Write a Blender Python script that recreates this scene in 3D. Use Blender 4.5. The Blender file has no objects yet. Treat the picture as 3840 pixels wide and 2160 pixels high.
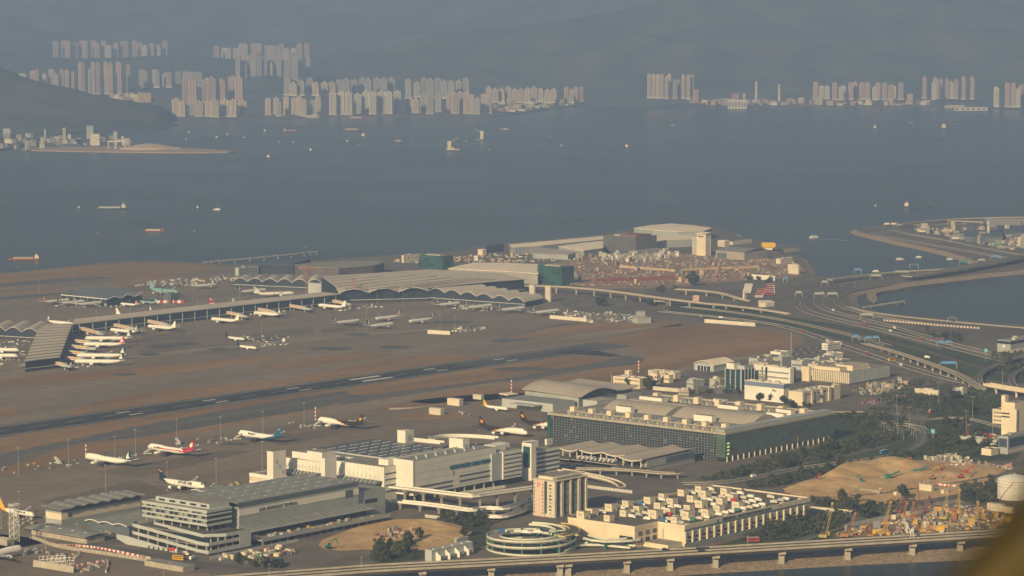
import bpy, math, random
from mathutils import Vector, Matrix
sc = bpy.context.scene
rnd = random.Random(7)

# ------------------------------------------------------------------ camera
FPX, CZ, YH = 11300.0, 531.0, -20.0           # focal length in photo pixels, eye height, horizon row
PITCH = math.atan((1080 - YH) / FPX)
cd = bpy.data.cameras.new('camera')
cd.sensor_width = 36.0
cd.lens = 36.0 * FPX / 3840.0
cd.clip_start = 0.3
cd.clip_end = 90000
cd.dof.use_dof = True
cd.dof.focus_distance = 4000
cd.dof.aperture_fstop = 2.5
cam = bpy.data.objects.new('camera', cd)
sc.collection.objects.link(cam)
cam.location = (0, 0, CZ)
cam.rotation_euler = (math.pi / 2 - PITCH, 0, 0)
sc.camera = cam

# ------------------------------------------------------------------ light
SUN_EL, SUN_AZ = math.radians(24), math.radians(-152)   # azimuth measured clockwise from the view direction (+Y)
world = bpy.data.worlds.new('World')
sc.world = world
world.use_nodes = True
wn = world.node_tree
bg = wn.nodes['Background']
sky = wn.nodes.new('ShaderNodeTexSky')
sky.sky_type = 'NISHITA'
sky.sun_disc = False
sky.sun_elevation = SUN_EL
sky.sun_rotation = SUN_AZ
sky.altitude = 100
sky.air_density = 1.6
sky.dust_density = 3.0
sky.ozone_density = 1.0
wn.links.new(sky.outputs[0], bg.inputs[0])
bg.inputs[1].default_value = 0.05
sd = bpy.data.lights.new('sun', 'SUN')
sd.energy = 5.0
sd.angle = math.radians(0.6)
sd.color = (1.0, 0.77, 0.43)
sun = bpy.data.objects.new('sun', sd)
sc.collection.objects.link(sun)
sdir = Vector((math.sin(SUN_AZ) * math.cos(SUN_EL), math.cos(SUN_AZ) * math.cos(SUN_EL), math.sin(SUN_EL)))
sun.rotation_euler = (-sdir).to_track_quat('-Z', 'Y').to_euler()
sun.location = (-200, -200, 900)
sc.view_settings.view_transform = 'Standard'
sc.view_settings.look = 'None'
sc.view_settings.gamma = 1
sc.view_settings.exposure = 0.25
sc.view_settings.use_curve_mapping = False
cy = sc.cycles
cy.use_denoising = True
cy.max_bounces = 5
cy.diffuse_bounces = 2
cy.glossy_bounces = 2
cy.transmission_bounces = 2
cy.volume_bounces = 1
cy.transparent_max_bounces = 6
cy.caustics_reflective = False
cy.caustics_refractive = False

# ------------------------------------------------------------------ surveying helpers
CP, SP = math.cos(PITCH), math.sin(PITCH)
FWD = Vector((0, CP, -SP)); UPV = Vector((0, SP, CP)); RGT = Vector((1, 0, 0))
EYE = Vector((0, 0, CZ))
Z0 = 6.0
def ray(x, y):
    return (RGT * ((x - 1920) / FPX) - UPV * ((y - 1080) / FPX) + FWD)
def g(x, y, z=Z0):                    # photo position of a point known to lie at height z -> place
    d = ray(x, y)
    t = (z - CZ) / d.z
    return EYE + d * t
def gd(x, y, D):                      # ... known to lie at ground distance D
    d = ray(x, y)
    return EYE + d * (D / d.y)
def proj(P):
    v = Vector(P) - EYE
    zc = v.dot(FWD)
    return (1920 + FPX * v.dot(RGT) / zc, 1080 - FPX * v.dot(UPV) / zc)
def run_to(A, d, xpix):               # metres from A along d until the photo column xpix is reached
    k = (xpix - 1920) / FPX
    a = Vector(A) - EYE
    return (k * a.dot(FWD) - a.dot(RGT)) / (d.dot(RGT) - k * d.dot(FWD))
def rise_to(A, ypix):                 # height above A that reaches photo row ypix
    k = -(ypix - 1080) / FPX
    a = Vector(A) - EYE
    return (k * a.dot(FWD) - a.dot(UPV)) / (UPV.z - k * FWD.z)
UANG = math.radians(50.0)             # airport axes: U along the runways, V across them
U = Vector((math.cos(UANG), math.sin(UANG), 0)); V = Vector((-math.sin(UANG), math.cos(UANG), 0))
def rg(ox, oy, k=0.24845):
    return lambda x, y: (ox + x * k, oy + y * k)
R1, R2, R3, R4, R5, R6, R7, R8 = rg(0,1800), rg(480,1780), rg(900,1560), rg(1400,1560), rg(1400,1800), rg(2000,1400), rg(2000,1760), rg(2560,1760)
S1, S2, S3, S4, S5, S6, S7 = rg(3200,1700), rg(2560,1240), rg(3200,1240), rg(2200,1260), rg(0,1020), rg(1900,860), rg(2500,860)
S8 = rg(3140, 780, 0.27195); T1, T2 = rg(820,900), rg(1300,900)
S9 = rg(3300, 1400, 0.20963)
K = 0.49689
A1, A2, A3, A4, A5, A6 = rg(0,0,K), rg(1280,0,K), rg(2560,0,K), rg(0,720,K), rg(1280,720,K), rg(2560,720,K)
A7, A8, A9 = rg(0,1440,K), rg(1280,1440,K), rg(2560,1440,K)

# ------------------------------------------------------------------ materials
MATS = {}
def mat(name, col, rough=0.75, var=0.12, scale=0.15, metal=0.0, spec=0.3, streak=None, bump=0.0, col2=None, detail=4.0, space='Object'):
    if name in MATS: return MATS[name]
    m = bpy.data.materials.new(name); m.use_nodes = True
    nt = m.node_tree; b = nt.nodes['Principled BSDF']
    b.inputs['Roughness'].default_value = rough
    b.inputs['Metallic'].default_value = metal
    b.inputs['Specular IOR Level'].default_value = spec
    if var > 0:
        geo = nt.nodes.new('ShaderNodeTexCoord') if space == 'Object' else nt.nodes.new('ShaderNodeNewGeometry')
        src = geo.outputs['Object'] if space == 'Object' else geo.outputs['Position']
        mp = nt.nodes.new('ShaderNodeMapping'); nt.links.new(src, mp.inputs[0])
        if streak: mp.inputs['Rotation'].default_value = (0, 0, -UANG if space != 'Object' else 0); mp.inputs['Scale'].default_value = streak
        if streak and space != 'Object':
            mp.vector_type = 'TEXTURE'; mp.inputs['Rotation'].default_value = (0, 0, UANG); mp.inputs['Scale'].default_value = tuple(1/s for s in streak)
        nz = nt.nodes.new('ShaderNodeTexNoise'); nz.inputs['Scale'].default_value = scale; nz.inputs['Detail'].default_value = detail
        nt.links.new(mp.outputs[0], nz.inputs['Vector'])
        rp = nt.nodes.new('ShaderNodeValToRGB'); nt.links.new(nz.outputs[0], rp.inputs[0])
        a = [max(0, c * (1 - var)) for c in col[:3]]
        c2 = col2 if col2 else [min(1, c * (1 + var)) for c in col[:3]]
        rp.color_ramp.elements[0].position = 0.33; rp.color_ramp.elements[1].position = 0.67
        rp.color_ramp.elements[0].color = (*a, 1); rp.color_ramp.elements[1].color = (*c2, 1)
        nt.links.new(rp.outputs[0], b.inputs['Base Color'])
        if bump > 0:
            bn = nt.nodes.new('ShaderNodeBump'); bn.inputs['Distance'].default_value = bump; bn.inputs['Strength'].default_value = 0.8
            nt.links.new(nz.outputs[0], bn.inputs['Height']); nt.links.new(bn.outputs[0], b.inputs['Normal'])
    else:
        b.inputs['Base Color'].default_value = (*col[:3], 1)
    MATS[name] = m
    return m

# ------------------------------------------------------------------ mesh building
class MB:
    def __init__(s): s.v = []; s.f = []; s.m = []
    def quad(s, a, b, c, d, m=0):
        n = len(s.v); s.v += [tuple(a), tuple(b), tuple(c), tuple(d)]; s.f.append((n, n+1, n+2, n+3)); s.m.append(m); return s
    def box(s, x0, x1, y0, y1, z0, z1, m=0, top=None):
        n = len(s.v)
        s.v += [(x0,y0,z0),(x1,y0,z0),(x1,y1,z0),(x0,y1,z0),(x0,y0,z1),(x1,y0,z1),(x1,y1,z1),(x0,y1,z1)]
        s.f += [(n,n+3,n+2,n+1),(n,n+1,n+5,n+4),(n+1,n+2,n+6,n+5),(n+2,n+3,n+7,n+6),(n+3,n,n+4,n+7),(n+4,n+5,n+6,n+7)]
        s.m += [m]*5 + [m if top is None else top]; return s
    def prism(s, pts, z0, z1, m=0, top=None):
        k = len(pts); n = len(s.v)
        area = sum(pts[i][0]*pts[(i+1)%k][1]-pts[(i+1)%k][0]*pts[i][1] for i in range(k))
        if area < 0: pts = pts[::-1]
        s.v += [(p[0],p[1],z0) for p in pts] + [(p[0],p[1],z1) for p in pts]
        for i in range(k):
            j = (i+1) % k; s.f.append((n+i, n+j, n+k+j, n+k+i)); s.m.append(m)
        s.f.append(tuple(n+k+i for i in range(k))); s.m.append(m if top is None else top)
        s.f.append(tuple(n+i for i in reversed(range(k)))); s.m.append(m)
        return s
    def ring(s, rings, m=0, close=True, caps=True):   # loft: list of point loops of equal length
        k = len(rings[0]); n = len(s.v)
        for r in rings: s.v += [tuple(p) for p in r]
        for a in range(len(rings)-1):
            for i in range(k if close else k-1):
                j = (i+1) % k
                s.f.append((n+a*k+i, n+a*k+j, n+(a+1)*k+j, n+(a+1)*k+i)); s.m.append(m)
        if caps and close:
            s.f.append(tuple(n+i for i in reversed(range(k)))); s.m.append(m)
            e = n+(len(rings)-1)*k
            s.f.append(tuple(e+i for i in range(k))); s.m.append(m)
        return s
    def tube(s, a, b, r0, r1=None, n=6, m=0):
        a = Vector(a); b = Vector(b); r1 = r0 if r1 is None else r1
        d = (b-a).normalized(); x = d.orthogonal().normalized(); y = d.cross(x)
        L = [[c + (x*math.cos(2*math.pi*i/n) + y*math.sin(2*math.pi*i/n))*r for i in range(n)] for c, r in ((a, r0), (b, r1))]
        return s.ring(L, m)
    def bar(s, a, b, w, h, m=0):                     # beam with upright cross-section
        a = Vector(a); b = Vector(b); d = b-a; d.z = 0
        sd_ = Vector((-d.y, d.x, 0)).normalized()*(w/2) if d.length > 1e-6 else Vector((w/2, 0, 0))
        if d.length <= 1e-6: return s.tube(a, b, w/2, n=4, m=m)
        u = Vector((0,0,h/2))
        return s.ring([[c-sd_-u, c+sd_-u, c+sd_+u, c-sd_+u] for c in (a, b)], m)
    def build(s, name, mats, parent=None, smooth=False):
        me = bpy.data.meshes.new(name)
        me.from_pydata(s.v, [], s.f)
        mats = mats if isinstance(mats, (list, tuple)) else [mats]
        for x in mats: me.materials.append(x)
        if len(mats) > 1: me.polygons.foreach_set('material_index', s.m)
        if smooth: me.polygons.foreach_set('use_smooth', [True]*len(s.f))
        me.update()
        o = bpy.data.objects.new(name, me); sc.collection.objects.link(o)
        if parent is not None: o.parent = parent
        return o
def tag(o, label=None, cat=None, group=None, kind=None):
    if label: o['label'] = label
    if cat: o['category'] = cat
    if group: o['group'] = group
    if kind: o['kind'] = kind
    return o
def empty(name, loc=(0,0,0), rz=0.0, label=None, cat=None, group=None):
    o = bpy.data.objects.new(name, None); sc.collection.objects.link(o)
    o.location = loc; o.rotation_euler = (0, 0, rz); o.empty_display_size = 1
    return tag(o, label, cat, group)
def inst(src, parent=None, name=None):
    c = src.copy(); sc.collection.objects.link(c); c.parent = parent
    if name: c.name = name
    return c
KIDS = {}
def copy_tree(o, parent=None):
    c = o.copy(); sc.collection.objects.link(c); c.parent = parent
    if o.name not in KIDS: KIDS[o.name] = list(o.children)
    for ch in KIDS[o.name]: copy_tree(ch, c)
    return c
def part(name, mats, parent, fn, smooth=False):
    b = MB(); fn(b); return b.build(name, mats, parent, smooth)
ORD = ['first','second','third','fourth','fifth','sixth','seventh','eighth','ninth','tenth','eleventh','twelfth','thirteenth','fourteenth','fifteenth','sixteenth','seventeenth','eighteenth','nineteenth','twentieth','twenty-first','twenty-second','twenty-third','twenty-fourth','twenty-fifth','twenty-sixth','twenty-seventh','twenty-eighth','twenty-ninth','thirtieth']
def chaikin(p, n=2, closed=True):
    for _ in range(n):
        q = []
        L = len(p)
        for i in range(L if closed else L-1):
            a, b = p[i], p[(i+1) % L]
            q += [tuple(a[j]*.75+b[j]*.25 for j in range(len(a))), tuple(a[j]*.25+b[j]*.75 for j in range(len(a)))]
        if not closed: q = [p[0]] + q + [p[-1]]
        p = q
    return p
def px_poly(pts, z=Z0): return [g(x, y, z) for x, y in pts]
# box building in the airport axes: near top corner in the photo, its height, photo columns where the U and V faces end
class Blk:
    def __init__(s, name, top, z1, xu, xv, label=None, cat='building', group=None, z0=Z0, ang=UANG):
        s.U = Vector((math.cos(ang), math.sin(ang), 0)); s.V = Vector((-math.sin(ang), math.cos(ang), 0))
        P = g(top[0], top[1], z1)
        s.lu = run_to(P, s.U, xu); s.lv = run_to(P, s.V, xv); s.h = z1 - z0
        s.o = empty(name, (P.x, P.y, z0), ang, label, cat, group)
    def part(s, name, mats, fn, smooth=False): return part(name, mats, s.o, fn, smooth)
# ------------------------------------------------------------------ setting: sea, land, hills, haze
def water_mat():
    m = bpy.data.materials.new('sea_water'); m.use_nodes = True
    nt = m.node_tree; b = nt.nodes['Principled BSDF']
    b.inputs['Base Color'].default_value = (0.014, 0.022, 0.026, 1)
    b.inputs['Roughness'].default_value = 0.22
    b.inputs['IOR'].default_value = 1.33; b.inputs['Specular IOR Level'].default_value = 0.12
    geo = nt.nodes.new('ShaderNodeNewGeometry')
    n1 = nt.nodes.new('ShaderNodeTexNoise'); n1.inputs['Scale'].default_value = 0.09; n1.inputs['Detail'].default_value = 5
    n2 = nt.nodes.new('ShaderNodeTexNoise'); n2.inputs['Scale'].default_value = 0.0022; n2.inputs['Detail'].default_value = 3
    nt.links.new(geo.outputs['Position'], n1.inputs['Vector']); nt.links.new(geo.outputs['Position'], n2.inputs['Vector'])
    bp = nt.nodes.new('ShaderNodeBump'); bp.inputs['Distance'].default_value = 1.2; bp.inputs['Strength'].default_value = 0.5
    nt.links.new(n1.outputs[0], bp.inputs['Height']); nt.links.new(bp.outputs[0], b.inputs['Normal'])
    mr = nt.nodes.new('ShaderNodeMapRange'); mr.inputs[3].default_value = 0.16; mr.inputs[4].default_value = 0.34
    nt.links.new(n2.outputs[0], mr.inputs[0]); nt.links.new(mr.outputs[0], b.inputs['Roughness'])
    return m
b = MB(); b.quad((-26000,-3000,0),(26000,-3000,0),(26000,40000,0),(-26000,40000,0))
tag(b.build('sea', water_mat()), kind='structure')

def ground_mat(name, cols, sc1, sc2, streaks, rough=0.9, bumpd=0.0):
    m = bpy.data.materials.new(name); m.use_nodes = True
    nt = m.node_tree; b = nt.nodes['Principled BSDF']; b.inputs['Roughness'].default_value = rough; b.inputs['Specular IOR Level'].default_value = 0.2
    geo = nt.nodes.new('ShaderNodeNewGeometry')
    mp = nt.nodes.new('ShaderNodeMapping'); mp.vector_type = 'TEXTURE'
    mp.inputs['Rotation'].default_value = (0, 0, UANG); mp.inputs['Scale'].default_value = (streaks, 1, 1)
    nt.links.new(geo.outputs['Position'], mp.inputs[0])
    def nz(s, d, src):
        n = nt.nodes.new('ShaderNodeTexNoise'); n.inputs['Scale'].default_value = s; n.inputs['Detail'].default_value = d
        nt.links.new(src, n.inputs['Vector']); return n.outputs[0]
    a = nz(sc1, 5, mp.outputs[0]); c = nz(sc2, 4, geo.outputs['Position'])
    rp = nt.nodes.new('ShaderNodeValToRGB'); nt.links.new(a, rp.inputs[0])
    el = rp.color_ramp.elements; el[0].position = 0.3; el[1].position = 0.72
    el[0].color = (*cols[0], 1); el[1].color = (*cols[1], 1)
    mx = nt.nodes.new('ShaderNodeMix'); mx.data_type = 'RGBA'; mx.blend_type = 'MULTIPLY'
    rp2 = nt.nodes.new('ShaderNodeValToRGB'); nt.links.new(c, rp2.inputs[0])
    rp2.color_ramp.elements[0].position = 0.35; rp2.color_ramp.elements[1].position = 0.65
    rp2.color_ramp.elements[0].color = (.84, .84, .85, 1); rp2.color_ramp.elements[1].color = (1.08, 1.07, 1.06, 1)
    mx.inputs[0].default_value = 0.8
    nt.links.new(rp.outputs[0], mx.inputs[6]); nt.links.new(rp2.outputs[0], mx.inputs[7]); nt.links.new(mx.outputs[2], b.inputs['Base Color'])
    if bumpd:
        bn = nt.nodes.new('ShaderNodeBump'); bn.inputs['Distance'].default_value = bumpd; nt.links.new(c, bn.inputs['Height']); nt.links.new(bn.outputs[0], b.inputs['Normal'])
    return m
M_apron = ground_mat('apron_concrete', ((.165,.130,.095), (.255,.205,.152)), 0.012, 0.06, 5)
M_grass = ground_mat('dry_grass', ((.190,.112,.052), (.310,.196,.098)), 0.012, 0.05, 6)
M_asph = ground_mat('taxiway_asphalt', ((.088,.086,.086), (.135,.128,.120)), 0.02, 0.05, 8)
M_run = ground_mat('runway_asphalt', ((.026,.028,.032), (.055,.055,.056)), 0.02, 0.06, 14)
M_road = mat('road_asphalt', (.10,.095,.09), .9, .15, .03, space='W')
M_rock = mat('revetment_rock', (.27,.205,.14), .95, .4, .3, bump=0.8, space='W', detail=6)
M_soil = ground_mat('bare_soil', ((.40,.265,.125), (.62,.42,.21)), 0.03, 0.11, 1, bumpd=0.5)
M_green = ground_mat('verge_grass', ((.035,.050,.022), (.075,.085,.040)), 0.02, 0.08, 2)
M_yard = ground_mat('yard_ground', ((.11,.095,.08), (.19,.165,.135)), 0.025, 0.1, 1)
M_white = mat('white_line_paint', (.62,.60,.55), .8, .12, .1)
M_black = mat('dark_void', (.02,.022,.026), .6, .1, .2)

OUT = [(-260,1046),(0,1024),(150,1010),(320,990),(450,979),(570,976),(700,981),(790,990),(900,990),(1000,985),(1200,975),(1450,958),(1700,943),(1800,922),(1900,912),(2100,893),(2259,878),(2400,850),(2500,836),(2650,840),(2710,860),(2780,888),(2830,899),(2905,912),(2985,924),(2975,930),(2890,940),(2940,955),(3000,960),(3010,975),(3023,992),(3030,1030),(3096,1040),(3140,1041),(3350,1022),(3464,1010),(3560,1001),(3640,991),(3675,979),(3513,934),(3328,896),(3196,863),(3246,850),(3385,832),(3534,823),(4050,806),(4050,992),(3840,1012),(3640,1032),(3466,1052),(3371,1063),(3216,1087),(3183,1100),(3192,1140),(3238,1156),(3314,1173),(3405,1184),(3554,1196),(3840,1218),(4300,1245),(4300,2012),(3760,2046),(3176,2072),(2908,2087),(2560,2106),(2000,2142),(1500,2176),(700,2240),(-260,2340)]
land = px_poly(OUT)
def offset_poly(p, d):
    n = len(p); q = []
    ar = sum(p[i].x*p[(i+1)%n].y-p[(i+1)%n].x*p[i].y for i in range(n)); s = 1 if ar > 0 else -1
    for i in range(n):
        a, b_, c = p[i-1], p[i], p[(i+1)%n]
        n1 = Vector((b_.y-a.y, a.x-b_.x, 0)).normalized()*s; n2 = Vector((c.y-b_.y, b_.x-c.x, 0)).normalized()*s
        m = n1+n2
        if m.length < .3: m = n1
        m = m.normalized()
        k = 1/max(.5, m.dot(n1))
        q.append(b_ + m*(d if b_.y > 2950 else 40)*k)
    return q
land = [Vector(p) for p in chaikin([tuple(p) for p in land], 1)]
b = MB(); b.f.append(tuple(range(len(land)))); b.v = [tuple(p) for p in land]; b.m = [0]
o = b.build('airport_island_ground', M_yard); tag(o, kind='structure')
off = offset_poly(land, 17)
b = MB(); n = len(land)
rings = [land, [p.lerp(q, .5)+Vector((rnd.uniform(-1,1),rnd.uniform(-1,1),-3.4)) for p, q in zip(land, off)], [Vector((q.x, q.y, -1.5)) for q in off]]
b.ring(rings, 0, True, False)
tag(b.build('rock_revetment', M_rock), kind='structure')

def sheet(name, pts, m, dz, smooth=2):
    p = px_poly(chaikin(pts, smooth) if smooth else pts, Z0)
    b = MB(); b.v = [(q.x, q.y, Z0+dz) for q in p]; b.f = [tuple(range(len(p)))]; b.m = [0]
    return tag(b.build(name, m), kind='structure')
# airfield paving and the dry grass between it
sheet('airfield_paving', [(-260,1050),(0,1030),(320,996),(570,984),(800,996),(1000,1004),(1300,1010),(1700,1060),(2050,1120),(2150,1165),(2400,1190),(2700,1210),(2900,1228),(3005,1255),(3020,1290),(2900,1320),(2700,1352),(2500,1392),(2300,1440),(2080,1500),(2020,1560),(2090,1640),(1700,1700),(1400,1720),(1000,1850),(700,1960),(300,2010),(-260,2120)], M_apron, .10, 1)
sheet('lower_apron', [(-260,1990),(120,2010),(330,2070),(620,2130),(840,2160),(700,2270),(-260,2345)], M_apron, .10, 1)
GR = [
 [(-60,1642),(-60,1716),(300,1642),(650,1572),(1050,1502),(1300,1464),(1300,1447),(600,1552)],
 [(1300,1448),(1900,1354),(2080,1336),(2270,1340),(2260,1362),(2000,1408),(1700,1442),(1300,1494)],
 [(2560,1210),(2700,1224),(2850,1236),(2950,1250),(3012,1272),(3012,1300),(2900,1318),(2700,1348),(2480,1392),(2330,1418),(2050,1476),(1900,1496),(1620,1518),(1500,1502),(1700,1462),(2000,1432),(2250,1385),(2400,1352),(2440,1322),(2340,1296),(2230,1286),(2400,1246)],
 [(230,1558),(330,1512),(560,1470),(850,1442),(1100,1420),(1280,1380),(1500,1338),(1700,1328),(1850,1336),(1600,1382),(1280,1425),(900,1476),(560,1522),(300,1562)],
 [(940,1370),(1280,1327),(1500,1323),(1450,1340),(1250,1364),(1000,1395)],
 [(-60,1424),(500,1382),(760,1354),(1000,1337),(1280,1302),(1000,1352),(600,1410),(200,1436),(-60,1450)],
 [(1870,1277),(2000,1242),(2130,1217),(2330,1210),(2560,1207),(2560,1226),(2250,1237),(2050,1264)],
 [(-60,1052),(0,1030),(320,997),(570,982),(760,993),(830,1006),(620,1040),(540,1078),(470,1082),(420,1058),(430,1036),(200,1046),(-60,1072)],
 [(-60,1776),(330,1652),(430,1655),(700,1612),(1000,1562),(1200,1532),(1300,1502),(1260,1530),(900,1590),(600,1652),(300,1714),(-60,1800)],
 [(1360,1540),(1600,1492),(1950,1472),(1990,1479),(1850,1500),(1480,1545)],
 [(1490,1560),(1560,1546),(1740,1546),(1790,1556),(1700,1572),(1530,1577)],
 [(-60,1098),(120,1090),(240,1084),(180,1096),(-60,1112)],
 [(-60,1540),(0,1530),(70,1535),(60,1558),(-60,1575)],
]
for i, q in enumerate(GR): sheet('dry_grass', q, M_grass, .18)
TX = [
 [(-60,1714),(300,1640),(650,1570),(1050,1500),(1500,1440),(1900,1385),(2100,1352),(2260,1360),(2000,1412),(1600,1470),(1200,1532),(700,1610),(300,1690),(-60,1772)],
 [(-60,1066),(300,1040),(600,1010),(780,1000),(800,1006),(560,1030),(300,1054),(-60,1082)],
 [(-60,1120),(200,1100),(380,1084),(400,1090),(200,1110),(-60,1132)],
 [(2010,1236),(2090,1210),(2200,1212),(2120,1240),(1950,1282),(1820,1285),(1900,1262)],
]
for q in TX: sheet('taxiway', q, M_asph, .14)
# runway
RA, RB = g(-60, 1627), g(2115, 1318)
rd = (RB-RA); rl = rd.length; rd.normalize(); rn = Vector((-rd.y, rd.x, 0))
def rstrip(name, s0, s1, o0, o1, m, dz):
    b = MB(); pts = [RA+rd*s0+rn*o0, RA+rd*s1+rn*o0, RA+rd*s1+rn*o1, RA+rd*s0+rn*o1]
    b.quad(*[(p.x, p.y, Z0+dz) for p in pts]); return tag(b.build(name, m), kind='structure')
rstrip('runway_shoulder', -300, rl+120, -38, 38, M_asph, .22)
rstrip('runway', -300, rl*.80, -30, 30, M_run, .26)
M_run2 = ground_mat('runway_worn_asphalt', ((.060,.060,.062), (.10,.097,.092)), 0.02, 0.06, 14)
rstrip('runway_threshold', rl*.80, rl+60, -30, 30, M_run2, .26)
M_dark = ground_mat('new_asphalt', ((.022,.026,.034), (.034,.038,.045)), 0.02, 0.06, 4)
sheet('dark_turning_pad', [(2085,1327),(2170,1312),(2240,1316),(2330,1334),(2290,1338),(2180,1330)], M_dark, .30, 0)
sheet('turning_loop', [(2330,1334),(2410,1340),(2420,1356),(2360,1372),(2240,1380),(2000,1420),(1900,1436),(1880,1426),(2050,1392),(2260,1358),(2300,1344)], M_asph, .24)
for s in (-29.2, 28.4):
    rstrip('runway_edge_line', -300, rl+60, s, s+.9, M_white, .31)
s = 10
while s < rl-200:
    rstrip('centre_line_dash', s, s+30, -.45, .45, M_white, .31); s += 60
def at_x(px): return run_to(RA, rd, px)
sA = at_x(1394)
for s0, ln in ((sA-30, 60), (sA+119, 23), (sA+270, 23), (sA-155, 23), (sA-310, 23), (sA-460, 23)):
    for o0 in (-15, 9): rstrip('touchdown_bar', s0, s0+ln, o0, o0+(8 if ln > 50 else 4), M_white, .31)
# rubber stains and oil marks on the aprons
M_stain = ground_mat('stained_concrete', ((.075,.070,.066), (.12,.11,.10)), 0.02, 0.05, 6)
for (x, y, w, h) in [(1700,1209,90,6),(1355,1220,70,7),(700,1290,60,8),(980,1275,80,7),(1240,1308,95,7),(1480,1302,70,6),(820,1310,50,6),(1960,1385,130,9),(1340,1255,60,5),(560,1330,50,6),(610,1300,60,9),(470,1405,55,6),(150,1260,50,5),(1640,1247,60,5),(1120,1735,60,6),(880,1665,60,6)]:
    sheet('pavement_stain', [(x-w,y+1),(x-w*.4,y-h),(x+w*.5,y-h*.9),(x+w,y-1),(x+w*.4,y+h),(x-w*.5,y+h*.8)], M_stain, .21)

# ------------------------------------------------------------------ far hills
M_hill = mat('hill_woodland', (.045,.060,.035), .95, .45, .004, bump=30, space='W', detail=7, col2=(.10,.10,.065))
def fbm(x, y, seed=0):
    s = 0; a = 1; f = 1
    for k in range(4):
        s += a*math.sin(x*f*1.3+seed*1.7+k*2.1+1.5*math.sin(y*f*.9+k))*math.cos(y*f*1.1+seed+k*1.3); a *= .5; f *= 2.03
    return s
def hill(name, ridge, D0, depth_front, depth_back, seed, nx=150, ny=36, rough=26, zfoot=-6):
    # ridge: photo points of the skyline at ground distance D0; slopes run down to the water in front and behind
    xs = [p[0] for p in ridge]
    b = MB(); rows = []
    for j in range(ny+1):
        t = -1 + 2*j/ny
        row = []
        for i in range(nx+1):
            x = xs[0] + (xs[-1]-xs[0])*i/nx
            k = max(0, min(len(ridge)-2, next((q for q in range(len(ridge)-1) if xs[q+1] >= x), len(ridge)-2)))
            a = (x-xs[k])/(xs[k+1]-xs[k]); y = ridge[k][1]*(1-a)+ridge[k+1][1]*a
            P = gd(x, y, D0)
            s = 1-abs(t)
            sh = s*s*(3-2*s) if t > 0 else (s**1.25)
            dep = depth_front*t if t < 0 else depth_back*t
            n = (fbm(P.x/700+i*.02, (D0+dep)/600, seed)+.5*fbm(P.x/230, (D0+dep)/210, seed+4))*rough*1.25*(s*(1-s)*3.4+.12*s)
            row.append((P.x*(D0+dep*.6)/D0, D0+dep, zfoot+(P.z-zfoot)*sh+n))
        rows.append(row)
    b.ring(rows, 0, False, False)
    return tag(b.build(name, M_hill, None, True), kind='structure')
hill('far_mountain', [(-900,-60),(-200,-40),(400,-45),(900,-38),(1500,-50),(2100,-60),(3000,-75),(4600,-70)], 23500, 5200, 4000, 3, rough=70)
hill('castle_ridge', [(900,330),(1150,300),(1280,243),(1330,219),(1489,164),(1650,120),(1780,110),(1980,90),(2270,45),(2560,0),(2900,-30),(3300,-40),(3700,-20),(4300,-40)], 17300, 2150, 3500, 5, rough=45)
hill('left_headland', [(-500,180),(-150,215),(0,258),(60,282),(150,312),(290,342),(400,368),(520,388),(600,402),(640,440),(665,468)], 12600, 900, 1100, 9, rough=16)
hill('mid_slope', [(-500,150),(0,185),(250,215),(600,220),(900,230),(1200,225),(1500,300),(1900,330),(2100,360)], 17500, 2600, 2500, 12, rough=30)
# flat shore of the far town
b = MB()
shore = [(560,455),(640,452),(900,447),(1060,445),(1250,437),(1500,437),(1850,436),(1960,425),(2080,408),(2150,396),(2500,397),(2800,396),(3200,397),(3520,398),(3600,408),(3760,404),(3840,398),(4300,396)]
pf = [g(x, y, 2) for x, y in shore]
bk = [Vector((p.x*1.25, p.y+4200, 30)) for p in pf]
b.ring([[Vector((p.x,p.y-6,-1)) for p in pf], [Vector((p.x,p.y,4)) for p in pf], [p.lerp(q,.25)+Vector((0,0,2)) for p, q in zip(pf,bk)], bk], 0, False, False)
tag(b.build('far_shore', mat('far_shore_ground', (.10,.10,.075), .95, .35, .01, space='W')), kind='structure')
# sand spit on the left
b = MB(); sp = chaikin([(70,558),(200,552),(420,548),(560,546),(640,552),(760,558),(900,566),(840,571),(600,571),(300,567),(110,563)], 1)
q = [g(x, y, 3) for x, y in sp]; b.prism([(p.x,p.y) for p in q], -1, 3.5)
tag(b.build('sand_spit', mat('spit_sand', (.38,.27,.18), .95, .2, .02, space='W')), kind='structure')
b = MB(); sp = chaikin([(-300,540),(-40,505),(60,492),(180,492),(300,480),(460,470),(590,466),(700,466),(600,474),(420,486),(250,497),(150,520),(60,552),(-60,572),(-300,600)], 1)
q = [g(x, y, 3) for x, y in sp]; b.prism([(p.x,p.y) for p in q], -1, 4.5)
tag(b.build('left_shore', mat('left_shore_ground', (.085,.085,.070), .95, .3, .01, space='W')), kind='structure')
sp = [(-200,-10)]
# ------------------------------------------------------------------ haze: the air between here and the far shore
def haze():
    m = bpy.data.materials.new('haze_air'); m.use_nodes = True
    nt = m.node_tree; nt.nodes.clear()
    out = nt.nodes.new('ShaderNodeOutputMaterial'); v = nt.nodes.new('ShaderNodeVolumePrincipled')
    v.inputs['Color'].default_value = (0.305, 0.46, 0.81, 1)
    v.inputs['Density'].default_value = HAZE_D
    v.inputs['Anisotropy'].default_value = 0.0
    nt.links.new(v.outputs[0], out.inputs['Volume'])
    b = MB(); b.box(-24000, 24000, -2500, 38000, -8, 720)
    return tag(b.build('haze', m), kind='stuff')
HAZE_D = 8.4e-5
haze()
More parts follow.
